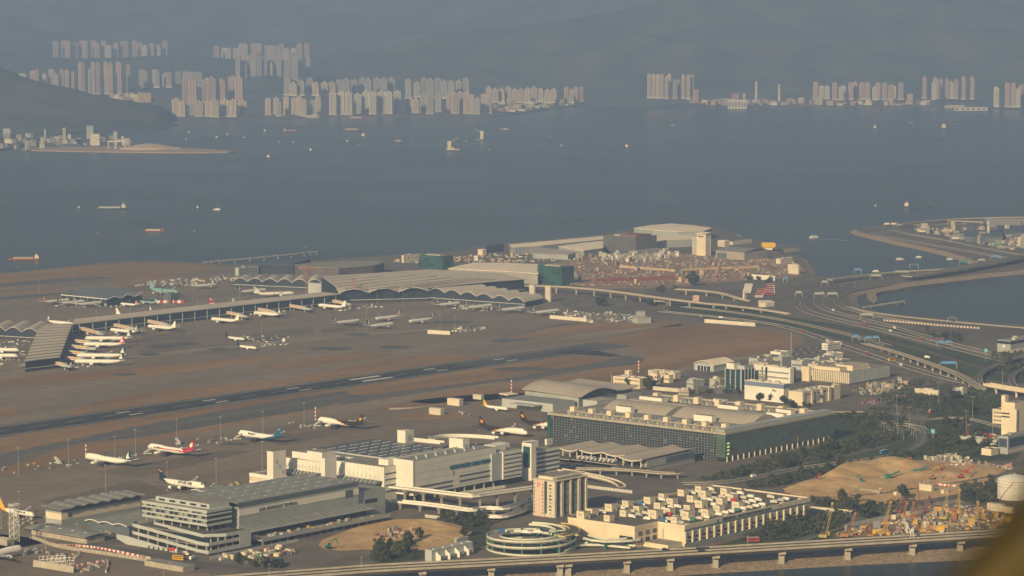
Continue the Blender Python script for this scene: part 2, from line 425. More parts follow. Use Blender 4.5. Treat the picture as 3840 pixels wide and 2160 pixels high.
# ------------------------------------------------------------------ painted lines and slab bands on the airfield
M_yline = mat('yellow_line_paint', (.50,.40,.16), .8, .12, .1)
def line(name, pts, w, m, dz=.33, n=2):
    q = [g(x, y, Z0+dz) for x, y in pts]; q = [Vector(p) for p in chaikin([tuple(p) for p in q], n, False)]
    N = []
    for i in range(len(q)):
        d = q[min(i+1,len(q)-1)]-q[max(i-1,0)]; N.append(Vector((-d.y, d.x, 0)).normalized())
    b = MB(); b.ring([[p-n_*w/2, p+n_*w/2] for p, n_ in zip(q, N)], 0, False, False)
    return tag(b.build(name, m), kind='structure')
for pts in ([(-60,1742),(650,1590),(1300,1480),(1900,1400),(2200,1360),(2380,1350)],[(-60,1680),(330,1600),(900,1500),(1290,1450)],[(300,1400),(700,1345),(1100,1300),(1500,1260),(1900,1235),(2060,1218)],[(120,1440),(500,1405),(900,1375)],[(560,1255),(900,1215),(1300,1175),(1600,1165)],[(1880,1272),(2060,1222),(2120,1206)],[(-60,1128),(220,1105),(400,1086)],[(1150,1790),(700,1860),(200,1985)],[(200,1760),(700,1675),(1300,1590),(1700,1560)]): line('taxi_line', pts, .8, M_yline)
M_slab = ground_mat('older_concrete', ((.130,.106,.082), (.19,.155,.118)), .03, .08, 3)
for pts in ([(540,1262),(700,1240),(690,1330),(500,1356)],[(720,1330),(740,1300),(900,1285),(900,1340)],[(930,1252),(1160,1225),(1180,1250),(960,1280)],[(1200,1235),(1330,1222),(1340,1240),(1210,1252)],[(360,1770),(820,1690),(960,1690),(520,1790)],[(150,1880),(520,1800),(640,1850),(300,1930)],[(980,1650),(1350,1590),(1420,1600),(1060,1670)],[(1500,1640),(1800,1590),(1900,1600),(1640,1650)]): sheet('slab_band', pts, M_slab, .16, 0)
M_new = ground_mat('pale_concrete_band', ((.22,.18,.135), (.30,.245,.185)), .03, .08, 3)
for pts in ([(0,1395),(700,1310),(1200,1262),(1700,1225),(1720,1232),(1200,1272),(700,1322),(0,1410)],[(1960,1500),(2300,1435),(2700,1350),(2900,1322),(2930,1328),(2700,1362),(2330,1448),(2050,1512)],[(2100,1262),(2400,1228),(2480,1226),(2300,1256),(2140,1278)]): sheet('concrete_band', pts, M_new, .20, 1)
# ------------------------------------------------------------------ shared materials
W_wall = mat('white_cladding', (.74,.71,.64), .6, .07, .05)
C_wall = mat('cream_render', (.70,.60,.44), .8, .08, .08)
G_wall = mat('grey_cladding', (.34,.36,.35), .55, .07, .05)
LG_wall = mat('light_grey_cladding', (.43,.45,.445), .6, .07, .05)
D_wall = mat('dark_grey_cladding', (.10,.12,.14), .5, .12, .05)
N_wall = mat('navy_cladding', (.045,.06,.10), .4, .1, .05)
Conc = mat('concrete', (.38,.34,.275), .85, .14, .12)
ConcL = mat('pale_concrete', (.60,.54,.43), .85, .12, .1)
ConcD = mat('weathered_concrete', (.24,.22,.19), .9, .2, .15)
Roof_g = mat('grey_roof_sheet', (.24,.24,.225), .7, .14, .08)
Roof_d = mat('dark_roof_panel', (.075,.085,.10), .45, .15, .06)
Roof_t = mat('tan_roof_sheet', (.40,.35,.29), .7, .1, .02)
Roof_w = mat('cream_roof_sheet', (.82,.70,.52), .7, .08, .03)  # brightened to paint in the sunlight a tilted roof would catch
Steel = mat('painted_steel', (.45,.46,.46), .5, .1, .3)
SteelW = mat('white_steel', (.72,.70,.65), .5, .08, .3)
Glass_d = mat('dark_glazing', (.022,.030,.040), .12, .35, .35, spec=.6)
Glass_t = mat('teal_glazing', (.025,.085,.10), .15, .4, .25, spec=.6)
Glass_g = mat('green_glazing', (.022,.080,.070), .3, .35, .06, spec=.4)
Glass_p = mat('pale_green_glazing', (.30,.33,.27), .25, .25, .2, spec=.5)
Pink = mat('pink_tile', (.62,.47,.38), .7, .06, .2)
Green_p = mat('green_paint', (.03,.20,.13), .5, .15, .3)
Mint = mat('mint_paint', (.62,.62,.52), .6, .07, .15)
Yellow = mat('yellow_paint', (.50,.32,.07), .5, .12, .4)
Orange = mat('orange_paint', (.40,.16,.06), .55, .15, .4)
Red = mat('red_paint', (.45,.05,.04), .5, .12, .4)
Blue = mat('blue_paint', (.04,.16,.42), .5, .12, .4)
Cyan = mat('sign_blue', (.10,.26,.55), .5, .05, .4)
Tyre = mat('rubber', (.02,.02,.02), .9, .1, 1)
Rust = mat('rusty_steel', (.22,.08,.05), .85, .35, .3)
WhiteP = mat('white_vehicle_paint', (.78,.76,.70), .35, .05, .5)
GreyP = mat('grey_vehicle_paint', (.30,.31,.32), .4, .1, .5)
BlackP = mat('black_vehicle_paint', (.03,.03,.035), .3, .1, .5)
Ink = mat('dark_lettering', (.05,.06,.07), .6, .05, .5)
InkTeal = mat('teal_lettering', (.02,.12,.16), .5, .05, .5)
Lit = bpy.data.materials.new('lit_window'); Lit.use_nodes = True
Lit.node_tree.nodes['Principled BSDF'].inputs['Base Color'].default_value = (.5,.5,.2,1)
Lit.node_tree.nodes['Principled BSDF'].inputs['Emission Color'].default_value = (1,.95,.35,1)
Lit.node_tree.nodes['Principled BSDF'].inputs['Emission Strength'].default_value = .55

def text(body, size, m, parent, loc, rot, name='lettering', depth=.12, sx=1.0, bold=False, align='LEFT'):
    c = bpy.data.curves.new('t', 'FONT'); c.body = body; c.size = size; c.extrude = depth; c.resolution_u = 2; c.align_x = align
    if bold: c.offset = size*.018
    t = bpy.data.objects.new('t', c); sc.collection.objects.link(t)
    dg = bpy.context.evaluated_depsgraph_get()
    me = bpy.data.meshes.new_from_object(t.evaluated_get(dg))
    bpy.data.objects.remove(t); bpy.data.curves.remove(c)
    me.materials.clear(); me.materials.append(m); me.name = name
    o = bpy.data.objects.new(name, me); sc.collection.objects.link(o)
    o.parent = parent; o.location = loc; o.rotation_euler = rot; o.scale = (sx, 1, 1)
    return o

# ------------------------------------------------------------------ trees
M_leaf = [mat('dark_foliage', (.022,.033,.016), .8, .5, .35, col2=(.058,.070,.032)), mat('mid_foliage', (.030,.042,.019), .8, .5, .35, col2=(.070,.082,.038)), mat('olive_foliage', (.055,.060,.026), .8, .5, .35, col2=(.12,.115,.05))]
M_bark = mat('bark', (.12,.085,.06), .9, .2, .5)
def tree_proto(seed, rx, rz, nclump, nleaf):
    r = random.Random(seed)
    b = MB(); h = rz*1.15
    for k in range(nclump):
        while True:
            p = Vector((r.uniform(-1,1), r.uniform(-1,1), r.uniform(-1,1)))
            if .35 < p.length < 1: break
        c = Vector((p.x*rx*.8, p.y*rx*.8, h + p.z*rz*.75)); cr = r.uniform(.28,.46)*rx
        for j in range(nleaf):
            d = Vector((r.gauss(0,1), r.gauss(0,1), r.gauss(0,1))).normalized()
            q = c + Vector((d.x, d.y, d.z*.8))*cr*r.uniform(.7,1.05)
            t = d.orthogonal().normalized(); t.rotate(Matrix.Rotation(r.uniform(0,6.28), 3, d)); s_ = r.uniform(.45,.85)*rx*.2
            nrm = (d + Vector((r.uniform(-.6,.6), r.uniform(-.6,.6), r.uniform(-.2,.8)))).normalized()
            t = (t - nrm*t.dot(nrm)).normalized(); w = nrm.cross(t)
            b.quad(q-t*s_-w*s_*.7, q+t*s_-w*s_*.5, q+t*s_*.8+w*s_, q-t*s_*.7+w*s_*.8)
    crown = b.build('crown', M_leaf[seed % 3])
    b = MB(); b.tube((0,0,-.3), (rx*.04,0,h*.7), rx*.09, rx*.05, 6)
    for k in range(4):
        a = k*1.6+seed; b.tube((rx*.03,0,h*.5), (math.cos(a)*rx*.5, math.sin(a)*rx*.5, h*1.05), rx*.045, rx*.02, 5)
    trunk = b.build('trunk', M_bark)
    return crown.data, trunk.data, crown, trunk
TREES = []
for sd_, rx, rz, nc, nl in ((0,4.2,4.0,16,22),(1,3.6,4.8,15,22),(2,5.0,3.8,18,20),(3,3.0,3.4,13,20),(4,4.6,5.2,18,22),(5,2.6,4.6,12,20)):
    cm, tm, a_, b_ = tree_proto(sd_, rx, rz, nc, nl)
    bpy.data.objects.remove(a_); bpy.data.objects.remove(b_); TREES.append((cm, tm))
def tree(P, s, kind, label, group, name='broadleaf_tree'):
    e = empty(name, P, rnd.uniform(0,6.28), label, 'tree', group); e.scale = (s*rnd.uniform(.9,1.1), s*rnd.uniform(.9,1.1), s*rnd.uniform(.85,1.15))
    for nm, me in (('crown', TREES[kind][0]), ('trunk', TREES[kind][1])):
        o = bpy.data.objects.new(nm, me); sc.collection.objects.link(o); o.parent = e
    return e
NT = [0]
def belt(pts, n, label, group, smin=.8, smax=1.35, z=Z0, kinds=(0,1,2,3,4,5)):
    # trees scattered in a photo polygon laid on the ground
    P = px_poly(pts, z); xs = [p.x for p in P]; ys = [p.y for p in P]
    def inside(x, y):
        c = False; k = len(P); j = k-1
        for i in range(k):
            if (P[i].y > y) != (P[j].y > y) and x < (P[j].x-P[i].x)*(y-P[i].y)/(P[j].y-P[i].y)+P[i].x: c = not c
            j = i
        return c
    done = 0; tries = 0; placed = []
    while done < n and tries < n*60:
        tries += 1
        x = rnd.uniform(min(xs), max(xs)); y = rnd.uniform(min(ys), max(ys))
        if not inside(x, y): continue
        if any((x-a)**2+(y-b_)**2 < 14 for a, b_ in placed) and tries < n*40: continue
        placed.append((x, y)); done += 1; NT[0] += 1
        tree((x, y, z-.2), rnd.uniform(smin, smax), rnd.choice(kinds), label, group)
def shrubs(name, pts, n, s0, s1, z=Z0):
    # low ground cover nobody could count: one object of many small leaf faces
    P = px_poly(pts, z); xs = [p.x for p in P]; ys = [p.y for p in P]; b = MB(); k = len(P); t = 0; d = 0
    while d < n and t < n*40:
        t += 1; x = rnd.uniform(min(xs), max(xs)); y = rnd.uniform(min(ys), max(ys)); c = False; j = k-1
        for i in range(k):
            if (P[i].y > y) != (P[j].y > y) and x < (P[j].x-P[i].x)*(y-P[i].y)/(P[j].y-P[i].y)+P[i].x: c = not c
            j = i
        if not c: continue
        d += 1; s_ = rnd.uniform(s0, s1)
        for q in range(9):
            dx, dy, dz = rnd.gauss(0,s_*.6), rnd.gauss(0,s_*.6), abs(rnd.gauss(0,s_*.55)); a = rnd.uniform(0,3.14); w = s_*.42; tl = rnd.uniform(-.5,.5)
            ca, sa = math.cos(a)*w, math.sin(a)*w
            b.quad((x+dx-ca, y+dy-sa, z+dz), (x+dx+ca, y+dy+sa, z+dz), (x+dx+ca*.7+sa*tl, y+dy+sa*.7-ca*tl, z+dz+w*1.2), (x+dx-ca*.7+sa*tl, y+dy-sa*.7-ca*tl, z+dz+w*1.1))
    return tag(b.build(name, M_leaf[1]), 'low dark green shrubs and undergrowth between the roads and buildings', None, None, 'stuff')

# ------------------------------------------------------------------ vehicles and site furniture (prototypes)
PROTO = {}
def proto(key, fn):
    if key not in PROTO:
        e = fn(); PROTO[key] = e; e['_used'] = 0
    return PROTO[key]
def place(key, fn, P, rz, label, cat, group=None, s=1.0):
    e = proto(key, fn)
    if e['_used']: e = copy_tree(e)
    else: e['_used'] = 1
    e.location = P; e.rotation_euler = (0, 0, rz); e.scale = (s, s, s)
    for k in ('label', 'category', 'group'):
        if k in e: del e[k]
    return tag(e, label, cat, group)
def wheels(e, xs, w, r=.5):
    for x in xs:
        for y in (-w, w):
            b = MB(); b.tube((x, y-.14, r), (x, y+.14, r), r, n=8); b.build('wheel', Tyre, e)
def mk_truck(boxm, cabm):
    def f():
        e = empty('box_truck')
        part('cargo_box', boxm, e, lambda b: b.box(-4.4, 1.9, -1.2, 1.2, 1.0, 3.7))
        part('cab', cabm, e, lambda b: b.prism([(2.1,-1.1),(3.6,-1.1),(4.0,-.9),(4.0,.9),(3.6,1.1),(2.1,1.1)], .6, 2.7))
        part('windscreen', Glass_d, e, lambda b: b.box(4.0, 4.03, -.85, .85, 1.6, 2.5))
        part('chassis', Tyre, e, lambda b: b.box(-4.2, 3.5, -.5, .5, .55, .95))
        wheels(e, (-3.2, 3.0), 1.05); return e
    return f
def mk_car(m):
    def f():
        e = empty('car')
        part('body', m, e, lambda b: b.ring([[(x,-.85*k,.35),(x,.85*k,.35),(x,.88*k,h*.9),(x,.6*k,h),(x,-.6*k,h),(x,-.88*k,h*.9)] for x, h, k in ((-2.1,.75,.9),(-1.9,.95,1),(.9,.95,1),(1.9,.8,.98),(2.15,.6,.85))]))
        part('cabin', Glass_d, e, lambda b: b.ring([[(x,-.72*k,.9),(x,.72*k,.9),(x,.58*k,h),(x,-.58*k,h)] for x, h, k in ((-1.7,.95,1),(-1.1,1.42,1),(.2,1.45,1),(1.0,.95,1))]))
        part('roof', m, e, lambda b: b.box(-1.1,.2,-.57,.57,1.44,1.49))
        wheels(e, (-1.3, 1.35), .8, .33); return e
    return f
def mk_bus(m, decks=1, trim=None):
    def f():
        e = empty('bus'); H = 3.1 if decks == 1 else 4.4
        part('body', m, e, lambda b: b.box(-6, 6, -1.25, 1.25, .45, H))
        for k in range(decks):
            z = 1.5+k*1.7
            for y in (-1.27, 1.27): part('window_band', Glass_d, e, lambda b: b.box(-5.5, 5.6, y-.01, y+.01, z, z+.9))
        part('windscreen', Glass_d, e, lambda b: b.box(6, 6.02, -1.1, 1.1, 1.2, H-.5))
        part('roof_panel', trim or WhiteP, e, lambda b: b.box(-5.2, 5.2, -1.0, 1.0, H, H+.12))
        wheels(e, (-3.6, 4.0), 1.1); return e
    return f
def mk_dolly(m):
    def f():
        e = empty('cargo_dolly')
        part('bed', Steel, e, lambda b: b.box(-1.7,1.7,-1.2,1.2,.4,.6))
        part('container', m, e, lambda b: b.prism([(-1.5,-1.1),(1.5,-1.1),(1.5,1.1),(-1.5,1.1)], .6, 2.3))
        wheels(e, (-1.2,1.2), .9, .25); return e
    return f
def mk_container(m):
    def f():
        e = empty('container')
        part('shell', m, e, lambda b: b.box(-3.0,3.0,-1.22,1.22,0,2.6))
        def ribs(b):
            for i in range(11):
                for y in (-1.26, 1.22): b.box(-2.8+i*.55, -2.6+i*.55, y, y+.04, .15, 2.45)
        part('side_rib', m, e, ribs)['kind'] = 'stuff'
        part('door', Steel, e, lambda b: b.box(3.0,3.05,-1.1,1.1,.15,2.45)); return e
    return f
def mk_stairs():
    e = empty('boarding_stairs')
    part('steps', SteelW, e, lambda b: b.ring([[(-4,-1,.8),(-4,1,.8),(-4,1,1.3),(-4,-1,1.3)],[(3,-1,4.8),(3,1,4.8),(3,1,5.3),(3,-1,5.3)]]))
    for y in (-1.05, 1.0): part('handrail', Steel, e, lambda b: b.ring([[(-4,y,1.4),(-4,y+.06,1.4),(-4,y+.06,2.2),(-4,y,2.2)],[(3,y,5.4),(3,y+.06,5.4),(3,y+.06,6.2),(3,y,6.2)]]))
    part('chassis', WhiteP, e, lambda b: b.box(-4.5,3,-1.1,1.1,.5,1.0)); wheels(e, (-3.2,2.2), 1.0, .4)
    return e
def mk_mast(h, arms=True):
    def f():
        e = empty('light_mast')
        part('pole', G_wall, e, lambda b: b.tube((0,0,0),(0,0,h),.24,.12,6))
        def lamps(b):
            b.tube((0,0,h-.2),(0,0,h+.2),1.0,1.0,8)
            for k in range(6): a = k*math.pi/3; b.box(math.cos(a)*1.2-.25, math.cos(a)*1.2+.25, math.sin(a)*1.2-.25, math.sin(a)*1.2+.25, h-.7, h-.1)
        part('lamp_ring', G_wall, e, lamps)
        part('footing', Conc, e, lambda b: b.box(-.9,.9,-.9,.9,-.2,.6)); return e
    return f
def mk_lamp(h):
    def f():
        e = empty('street_lamp')
        part('pole', Steel, e, lambda b: b.tube((0,0,0),(0,0,h),.2,.1,5))
        part('arm', Steel, e, lambda b: b.bar((-2.2,0,h),(2.2,0,h),.16,.16))
        for x in (-2.2, 2.2): part('lamp_head', SteelW, e, lambda b: b.box(x-.6,x+.6,-.25,.25,h-.1,h+.15))
        return e
    return f
def mk_stripe_mast(h=16):
    e = empty('striped_mast')
    for k in range(7): part('band', Red if k % 2 else SteelW, e, lambda b: b.tube((0,0,k*h/7),(0,0,(k+1)*h/7),.95,.9,8))
    part('obstruction_lamp', Red, e, lambda b: b.tube((0,0,h),(0,0,h+1),.35,.2,6)); return e
def mk_excavator(m):
    def f():
        e = empty('excavator')
        for y in (-1.2,1.2): part('track', Tyre, e, lambda b: b.prism([(-2.2,y-.35),(2.2,y-.35),(2.2,y+.35),(-2.2,y+.35)], 0, .9))
        part('house', m, e, lambda b: b.prism([(-2.4,-1.4),(1.4,-1.4),(1.4,1.4),(-2.4,1.4)], 1.0, 2.4))
        part('cab', Glass_d, e, lambda b: b.box(.2,1.5,.3,1.4,2.4,3.3))
        bm = part('boom', m, e, lambda b: b.ring([[(c[0],-.35,c[1]),(c[0],.35,c[1]),(c[0],.35,c[1]+.7),(c[0],-.35,c[1]+.7)] for c in ((1.2,1.8),(3.2,5.0),(6.2,5.6))]))
        part('arm', m, bm, lambda b: b.ring([[(c[0],-.25,c[1]),(c[0],.25,c[1]),(c[0]+.5,.25,c[1]),(c[0]+.5,-.25,c[1])] for c in ((6.0,6.2),(7.6,2.0))]))
        part('bucket', ConcD, bm, lambda b: b.prism([(7.0,-.6),(8.4,-.6),(8.4,.6),(7.0,.6)], .9, 2.1)); return e
    return f
def mk_crane(m, L=30, tilt=70):
    # crawler crane / piling rig with a lattice boom
    def f():
        e = empty('crawler_crane'); a = math.radians(tilt); dx, dz = math.cos(a), math.sin(a)
        for y in (-2,2): part('track', Tyre, e, lambda b: b.box(-3.6,3.6,y-.5,y+.5,0,1.2))
        part('house', m, e, lambda b: b.prism([(-5,-1.7),(2.2,-1.7),(2.2,1.7),(-5,1.7)], 1.3, 3.9))
        part('counterweight', ConcD, e, lambda b: b.box(-6.2,-5,-1.7,1.7,1.4,3.2))
        part('cab', Glass_d, e, lambda b: b.box(1.0,2.8,.8,1.9,1.6,3.6))
        def lat(b):
            for sy in (-.75,.75):
                for so in (-.75,.75):
                    o = Vector((1.5-so*dz, sy, 2.2+so*dx)); b.tube(o, o+Vector((dx*L,0,dz*L)), .2, .15, 4)
            n = int(L/2.2)
            for i in range(n):
                t0, t1 = L*i/n, L*(i+1)/n
                for sy in (-.75,.75):
                    s0 = .75 if i % 2 else -.75
                    b.tube(Vector((1.5-s0*dz+dx*t0, sy, 2.2+s0*dx+dz*t0)), Vector((1.5+s0*dz+dx*t1, sy, 2.2-s0*dx+dz*t1)), .11, n=3)
        part('lattice_boom', m, e, lat)
        part('stay', Steel, e, lambda b: b.tube((-4,0,4),(1.5+dx*L,0,2.2+dz*L),.09,n=4))
        part('boom_head', m, e, lambda b: b.box(1.5+dx*L-1,1.5+dx*L+1,-.9,.9,2.2+dz*L-1,2.2+dz*L+1.2)); return e
    return f
def mk_tower_crane(h=34):
    def f():
        e = empty('tower_crane')
        def mast(b):
            for x in (-.9,.9):
                for y in (-.9,.9): b.tube((x,y,0),(x,y,h),.26,n=4)
            n = int(h/2.5)
            for i in range(n):
                z = h*i/n; z2 = h*(i+1)/n; s_ = .9 if i % 2 else -.9
                b.tube((-s_,-.9,z),(s_,-.9,z2),.16,n=3); b.tube((-.9,-s_,z),(-.9,s_,z2),.16,n=3); b.tube((s_,.9,z),(-s_,.9,z2),.16,n=3); b.tube((.9,s_,z),(.9,-s_,z2),.16,n=3)
        part('mast', Orange, e, mast)
        def jib(b):
            for y in (-.7,.7): b.bar((-12,y,h+.5),(26,y,h+.5),.3,.4)
            b.bar((-12,0,h+2),(26,0,h+2),.3,.4)
            for i in range(17): x = -12+i*2.2; b.tube((x,.7,h+.5),(x+1.1,0,h+2),.12,n=3); b.tube((x,-.7,h+.5),(x+1.1,0,h+2),.12,n=3)
        part('jib', Orange, e, jib)
        part('counterweight', Orange, e, lambda b: b.box(-13,-10,-1.2,1.2,h-2,h+1.8))
        part('apex', Orange, e, lambda b: b.tube((0,0,h),(0,0,h+6),.8,.2,4)); return e
    return f
def mk_gantry(w, signs, sm, h=7.5):
    def f():
        e = empty('sign_gantry')
        for x in (0, w): part('post', Steel, e, lambda b: b.box(x-.3,x+.3,-.3,.3,0,h))
        part('beam', Steel, e, lambda b: b.box(0,w,-.3,.3,h-.5,h))
        for x0, x1 in signs: part('sign_panel', sm, e, lambda b: b.box(x0*w,x1*w,-.65,-.45,h-1.6,h+2.2))
        return e
    return f
# ------------------------------------------------------------------ airliners (nose towards +x, origin on the ground at the main gear)
P_white = mat('aircraft_white', (.80,.77,.70), .35, .03, .2)
P_grey = mat('aircraft_grey', (.36,.37,.37), .4, .06, .2)
P_green = mat('livery_green', (.006,.055,.05), .35, .05, .2)
P_red = mat('livery_red', (.42,.01,.035), .35, .05, .2)
P_brown = mat('livery_brown', (.035,.020,.016), .35, .08, .2)
P_gold = mat('livery_gold', (.62,.29,.015), .35, .05, .2)
P_navy = mat('livery_navy', (.012,.022,.07), .35, .08, .2)
P_blue = mat('livery_blue', (.015,.10,.19), .35, .08, .2)
P_teal = mat('livery_teal', (.19,.36,.38), .35, .05, .2)
P_yell = mat('livery_yellow', (.75,.42,.01), .35, .05, .2)
P_glass = mat('cockpit_glass', (.01,.012,.015), .1, .05, .2)
P_fan = mat('engine_intake', (.02,.02,.02), .6, .05, .2)
P_metal = mat('bare_metal', (.5,.5,.5), .3, .05, .2, metal=.6)
P_cream = mat('livery_cream', (.62,.55,.40), .35, .04, .2)
TYPES = {  # length, diameter, span, tail height, engines, hump
 'jumbo8': (76.3, 6.5, 68.4, 19.4, 4, True), 'jumbo4': (70.7, 6.5, 64.4, 19.4, 4, True), 'twin_l': (73.5, 6.1, 64.8, 18.7, 2, False),
 'twin_s': (54.9, 5.0, 47.6, 15.8, 2, False), 'twin_m': (63.7, 5.7, 60.3, 16.9, 2, False), 'narrow': (41.5, 4.0, 35.8, 12.3, 2, False), 'double': (72.7, 7.6, 79.8, 24.1, 4, False)}
MESHC = {}
def airliner(typ, liv, P, heading, label, group=None, detail=True, words=None, emblem=None):
    L, d, span, th, ne, hump = TYPES[typ]; r = d/2; cz = r*1.02 + .42*d
    e = empty('airliner', (P[0], P[1], Z0+.35), heading, label, 'airliner', group)
    x0 = L*.47; x1 = x0-L
    fm, finm, engm, ruleF = liv
    key = (typ, id(liv))
    def add(name, mats, fn, k, parent=e, smooth=False):
        kk = key+(k,)
        if kk in MESHC:
            o = bpy.data.objects.new(name, MESHC[kk]); sc.collection.objects.link(o); o.parent = parent; return o
        o = part(name, mats, parent, fn, smooth); MESHC[kk] = o.data; return o
    def fus(b):
        N = 18; st = []
        for i in range(33):
            t = i/32; x = x0-L*t
            if t < .09: s_ = math.sqrt(max(0, 1-(1-t/.09)**2))*.97+.03; zc = cz-(1-s_)*r*.28
            elif t > .66: k = (t-.66)/.34; s_ = max(.05, 1-k**1.6*.95); zc = cz+(1-s_)*r*.72
            else: s_ = 1; zc = cz
            up = 0
            if hump and t < .42:
                up = (min(1, t/.055)**.6)*(1 if t < .27 else max(0, 1-(t-.27)/.15)**1.2)*r*.34
                if t < .02: up *= t/.02
            if typ == 'double': up = r*.12*s_
            st.append((x, s_*r, zc, up))
        base = len(b.v)
        for x, rr, zc, up in st:
            for j in range(N):
                a = 2*math.pi*j/N; z = zc+math.sin(a)*rr
                if math.sin(a) > 0: z += up*math.sin(a)**.7
                w = math.cos(a)*rr*(1 if math.sin(a) < .55 or up < .3 else .9)
                b.v.append((x, w, z))
        for i in range(len(st)-1):
            for j in range(N):
                k = (j+1) % N; xm = (st[i][0]+st[i+1][0])/2; a = 2*math.pi*(j+.5)/N; zm = st[i][2]+math.sin(a)*st[i][1]
                tm = (x0-xm)/L
                top = math.sin(a) > .25
                wind = (.012 < tm < .045) and .30 < math.sin(a) < .85 if not hump else (.02 < tm < .052 and .6 < math.sin(a) < .95)
                m = 1 if wind else ruleF(tm, (zm-cz)/r, math.cos(a))
                b.f.append((base+i*N+j, base+i*N+k, base+(i+1)*N+k, base+(i+1)*N+j)); b.m.append(m)
        e0 = base; e1 = base+(len(st)-1)*N
        b.f.append(tuple(e0+j for j in range(N))); b.m.append(ruleF(0, 0, 1)); b.f.append(tuple(e1+j for j in reversed(range(N)))); b.m.append(ruleF(1, 0, 1))
    add('fuselage', fm, fus, 'f', smooth=True)
    wz = cz-r*.55
    def wing(sg):
        def f(b):
            root, tip = L*.185, L*.045; sw = span*.5*.62; xr = x0-L*.33
            sec = []
            for k, (y, c, xl, z, t_) in enumerate(((r*.3, root*1.05, xr+1, wz, .9), (span*.17, root*.62, xr-sw*.34, wz+span*.012, .55), (span*.48, tip, xr-sw*.96, wz+span*.055, .2), (span*.5, tip*.6, xr-sw*1.02, wz+span*.075, .15))):
                sec.append([(xl, sg*y, z), (xl-c*.3, sg*y, z+t_*.6), (xl-c, sg*y, z+.05), (xl-c*.4, sg*y, z-t_*.5)])
            b.ring(sec if sg > 0 else [s_[::-1] for s_ in sec])
        return f
    for sg in (1,-1):
        w = add('wing', [P_grey], wing(sg), 'w%d' % sg)
        ey = (span*.165, span*.30) if ne == 4 else (span*.15,)
        for q, y in enumerate(ey):
            xr = x0-L*.33-span*.31*(y/(span*.5))*1.0+ (3.2 if ne == 4 else 3.6); er = d*.235 if ne == 4 else d*.29; ez = wz-er*.85+y*.08
            def eng(b, y=y, xr=xr, er=er, ez=ez):
                rs = []
                for x, k in ((0,.86),(.25,1),(1.6,1.02),(3.6,.85),(5.0,.55)): rs.append([(xr+1.8-x, sg*y+math.cos(2*math.pi*j/12)*er*k, ez+math.sin(2*math.pi*j/12)*er*k) for j in range(12)])
                b.ring(rs)
                b.box(xr-3.4, xr+.6, sg*y-.18, sg*y+.18, ez+er*.6, wz+y*.08+.3)
            en = add('engine', [engm], eng, 'e%d%d' % (sg, q), smooth=False)
            add('intake', [P_fan], lambda b: b.tube((xr+1.82, sg*y, ez), (xr+1.84, sg*y, ez), er*.78, er*.78, 10), 'i%d%d' % (sg, q), en)
        def stab(b):
            xs = x1+L*.125; hs = span*.165; z = cz+r*.55
            b.ring([[(xs, sg*.3, z), (xs-L*.05, sg*.3, z+.3), (xs-L*.095, sg*.3, z), (xs-L*.05, sg*.3, z-.2)], [(xs-hs*.62, sg*hs, z+hs*.12), (xs-hs*.62-L*.02, sg*hs, z+hs*.12+.1), (xs-hs*.62-L*.035, sg*hs, z+hs*.12), (xs-hs*.62-L*.02, sg*hs, z+hs*.12-.1)]][:: (1 if sg > 0 else -1)])
        add('tailplane', [P_white if finm in (P_green, P_red) else finm], stab, 's%d' % sg)
        if detail:
            add('main_gear', [Tyre], lambda b: (b.tube((-1.2, sg*d*.42-.6, .7), (-1.2, sg*d*.42+.6, .7), .7, n=8), b.tube((1.0, sg*d*.42-.6, .7), (1.0, sg*d*.42+.6, .7), .7, n=8), b.tube((0, sg*d*.42, .7), (0, sg*d*.42, cz-r*.5), .3, n=5)), 'g%d' % sg)
    xf = x1+L*.16; zf = cz+r*.8; ft = th-.3
    def fin(b):
        c0, c1 = L*.135, L*.05; xt = x1+L*.005
        sec = [[(xf+1.5, 0, zf-.6), (xf-c0*.4, .42, zf-.6), (xf-c0-.3, 0, zf-.6), (xf-c0*.4, -.42, zf-.6)], [(xt+c1, 0, ft), (xt+c1*.5, .16, ft), (xt, 0, ft), (xt+c1*.5, -.16, ft)]]
        b.ring(sec)
    fo = add('fin', [finm], fin, 'n')
    if emblem:
        em, kind = emblem
        for sg in (1,-1):
            y = sg*.5
            def emb(b):
                X = lambda u, v: xf-L*.135*.5 + (x1+L*.03-xf+L*.135*.5)*v + u*L*(.075-.02*v); Zz = lambda v: zf+(ft-zf)*v
                if kind == 'shield': pts = [(-.45,.62),(.45,.62),(.42,.38),(0,.22),(-.42,.38)]
                elif kind == 'wing': pts = [(.35,.92),(.1,.6),(-.25,.34),(-.75,.22),(.3,.12),(.55,.3),(.5,.6)]
                elif kind == 'flower': pts = [(-.4,.7),(0,.86),(.4,.7),(.45,.45),(0,.28),(-.45,.45)]
                elif kind == 'bars': pts = [(-.5,.9),(.5,.75),(.5,.6),(-.5,.75)]
                else: pts = [(-.5,.8),(.4,.8),(.5,.3),(-.5,.3)]
                n = len(b.v); b.v += [(X(u,v), y, Zz(v)) for u, v in pts] + [(X(u,v), y-sg*.3, Zz(v)) for u, v in pts]; k = len(pts)
                b.f += [tuple(n+i for i in range(k)), tuple(n+k+i for i in range(k))] + [(n+i, n+(i+1)%k, n+k+(i+1)%k, n+k+i) for i in range(k)]; b.m += [0]*(k+2)
            add('tail_emblem', [em], emb, 'm%d%s' % (sg, kind), fo)
    if detail:
        add('nose_gear', [Tyre], lambda b: (b.tube((x0-L*.085, -.5, .55), (x0-L*.085, .5, .55), .55, n=8), b.tube((x0-L*.085,0,.5), (x0-L*.085,0,cz-r*.6), .2, n=5)), 'h')
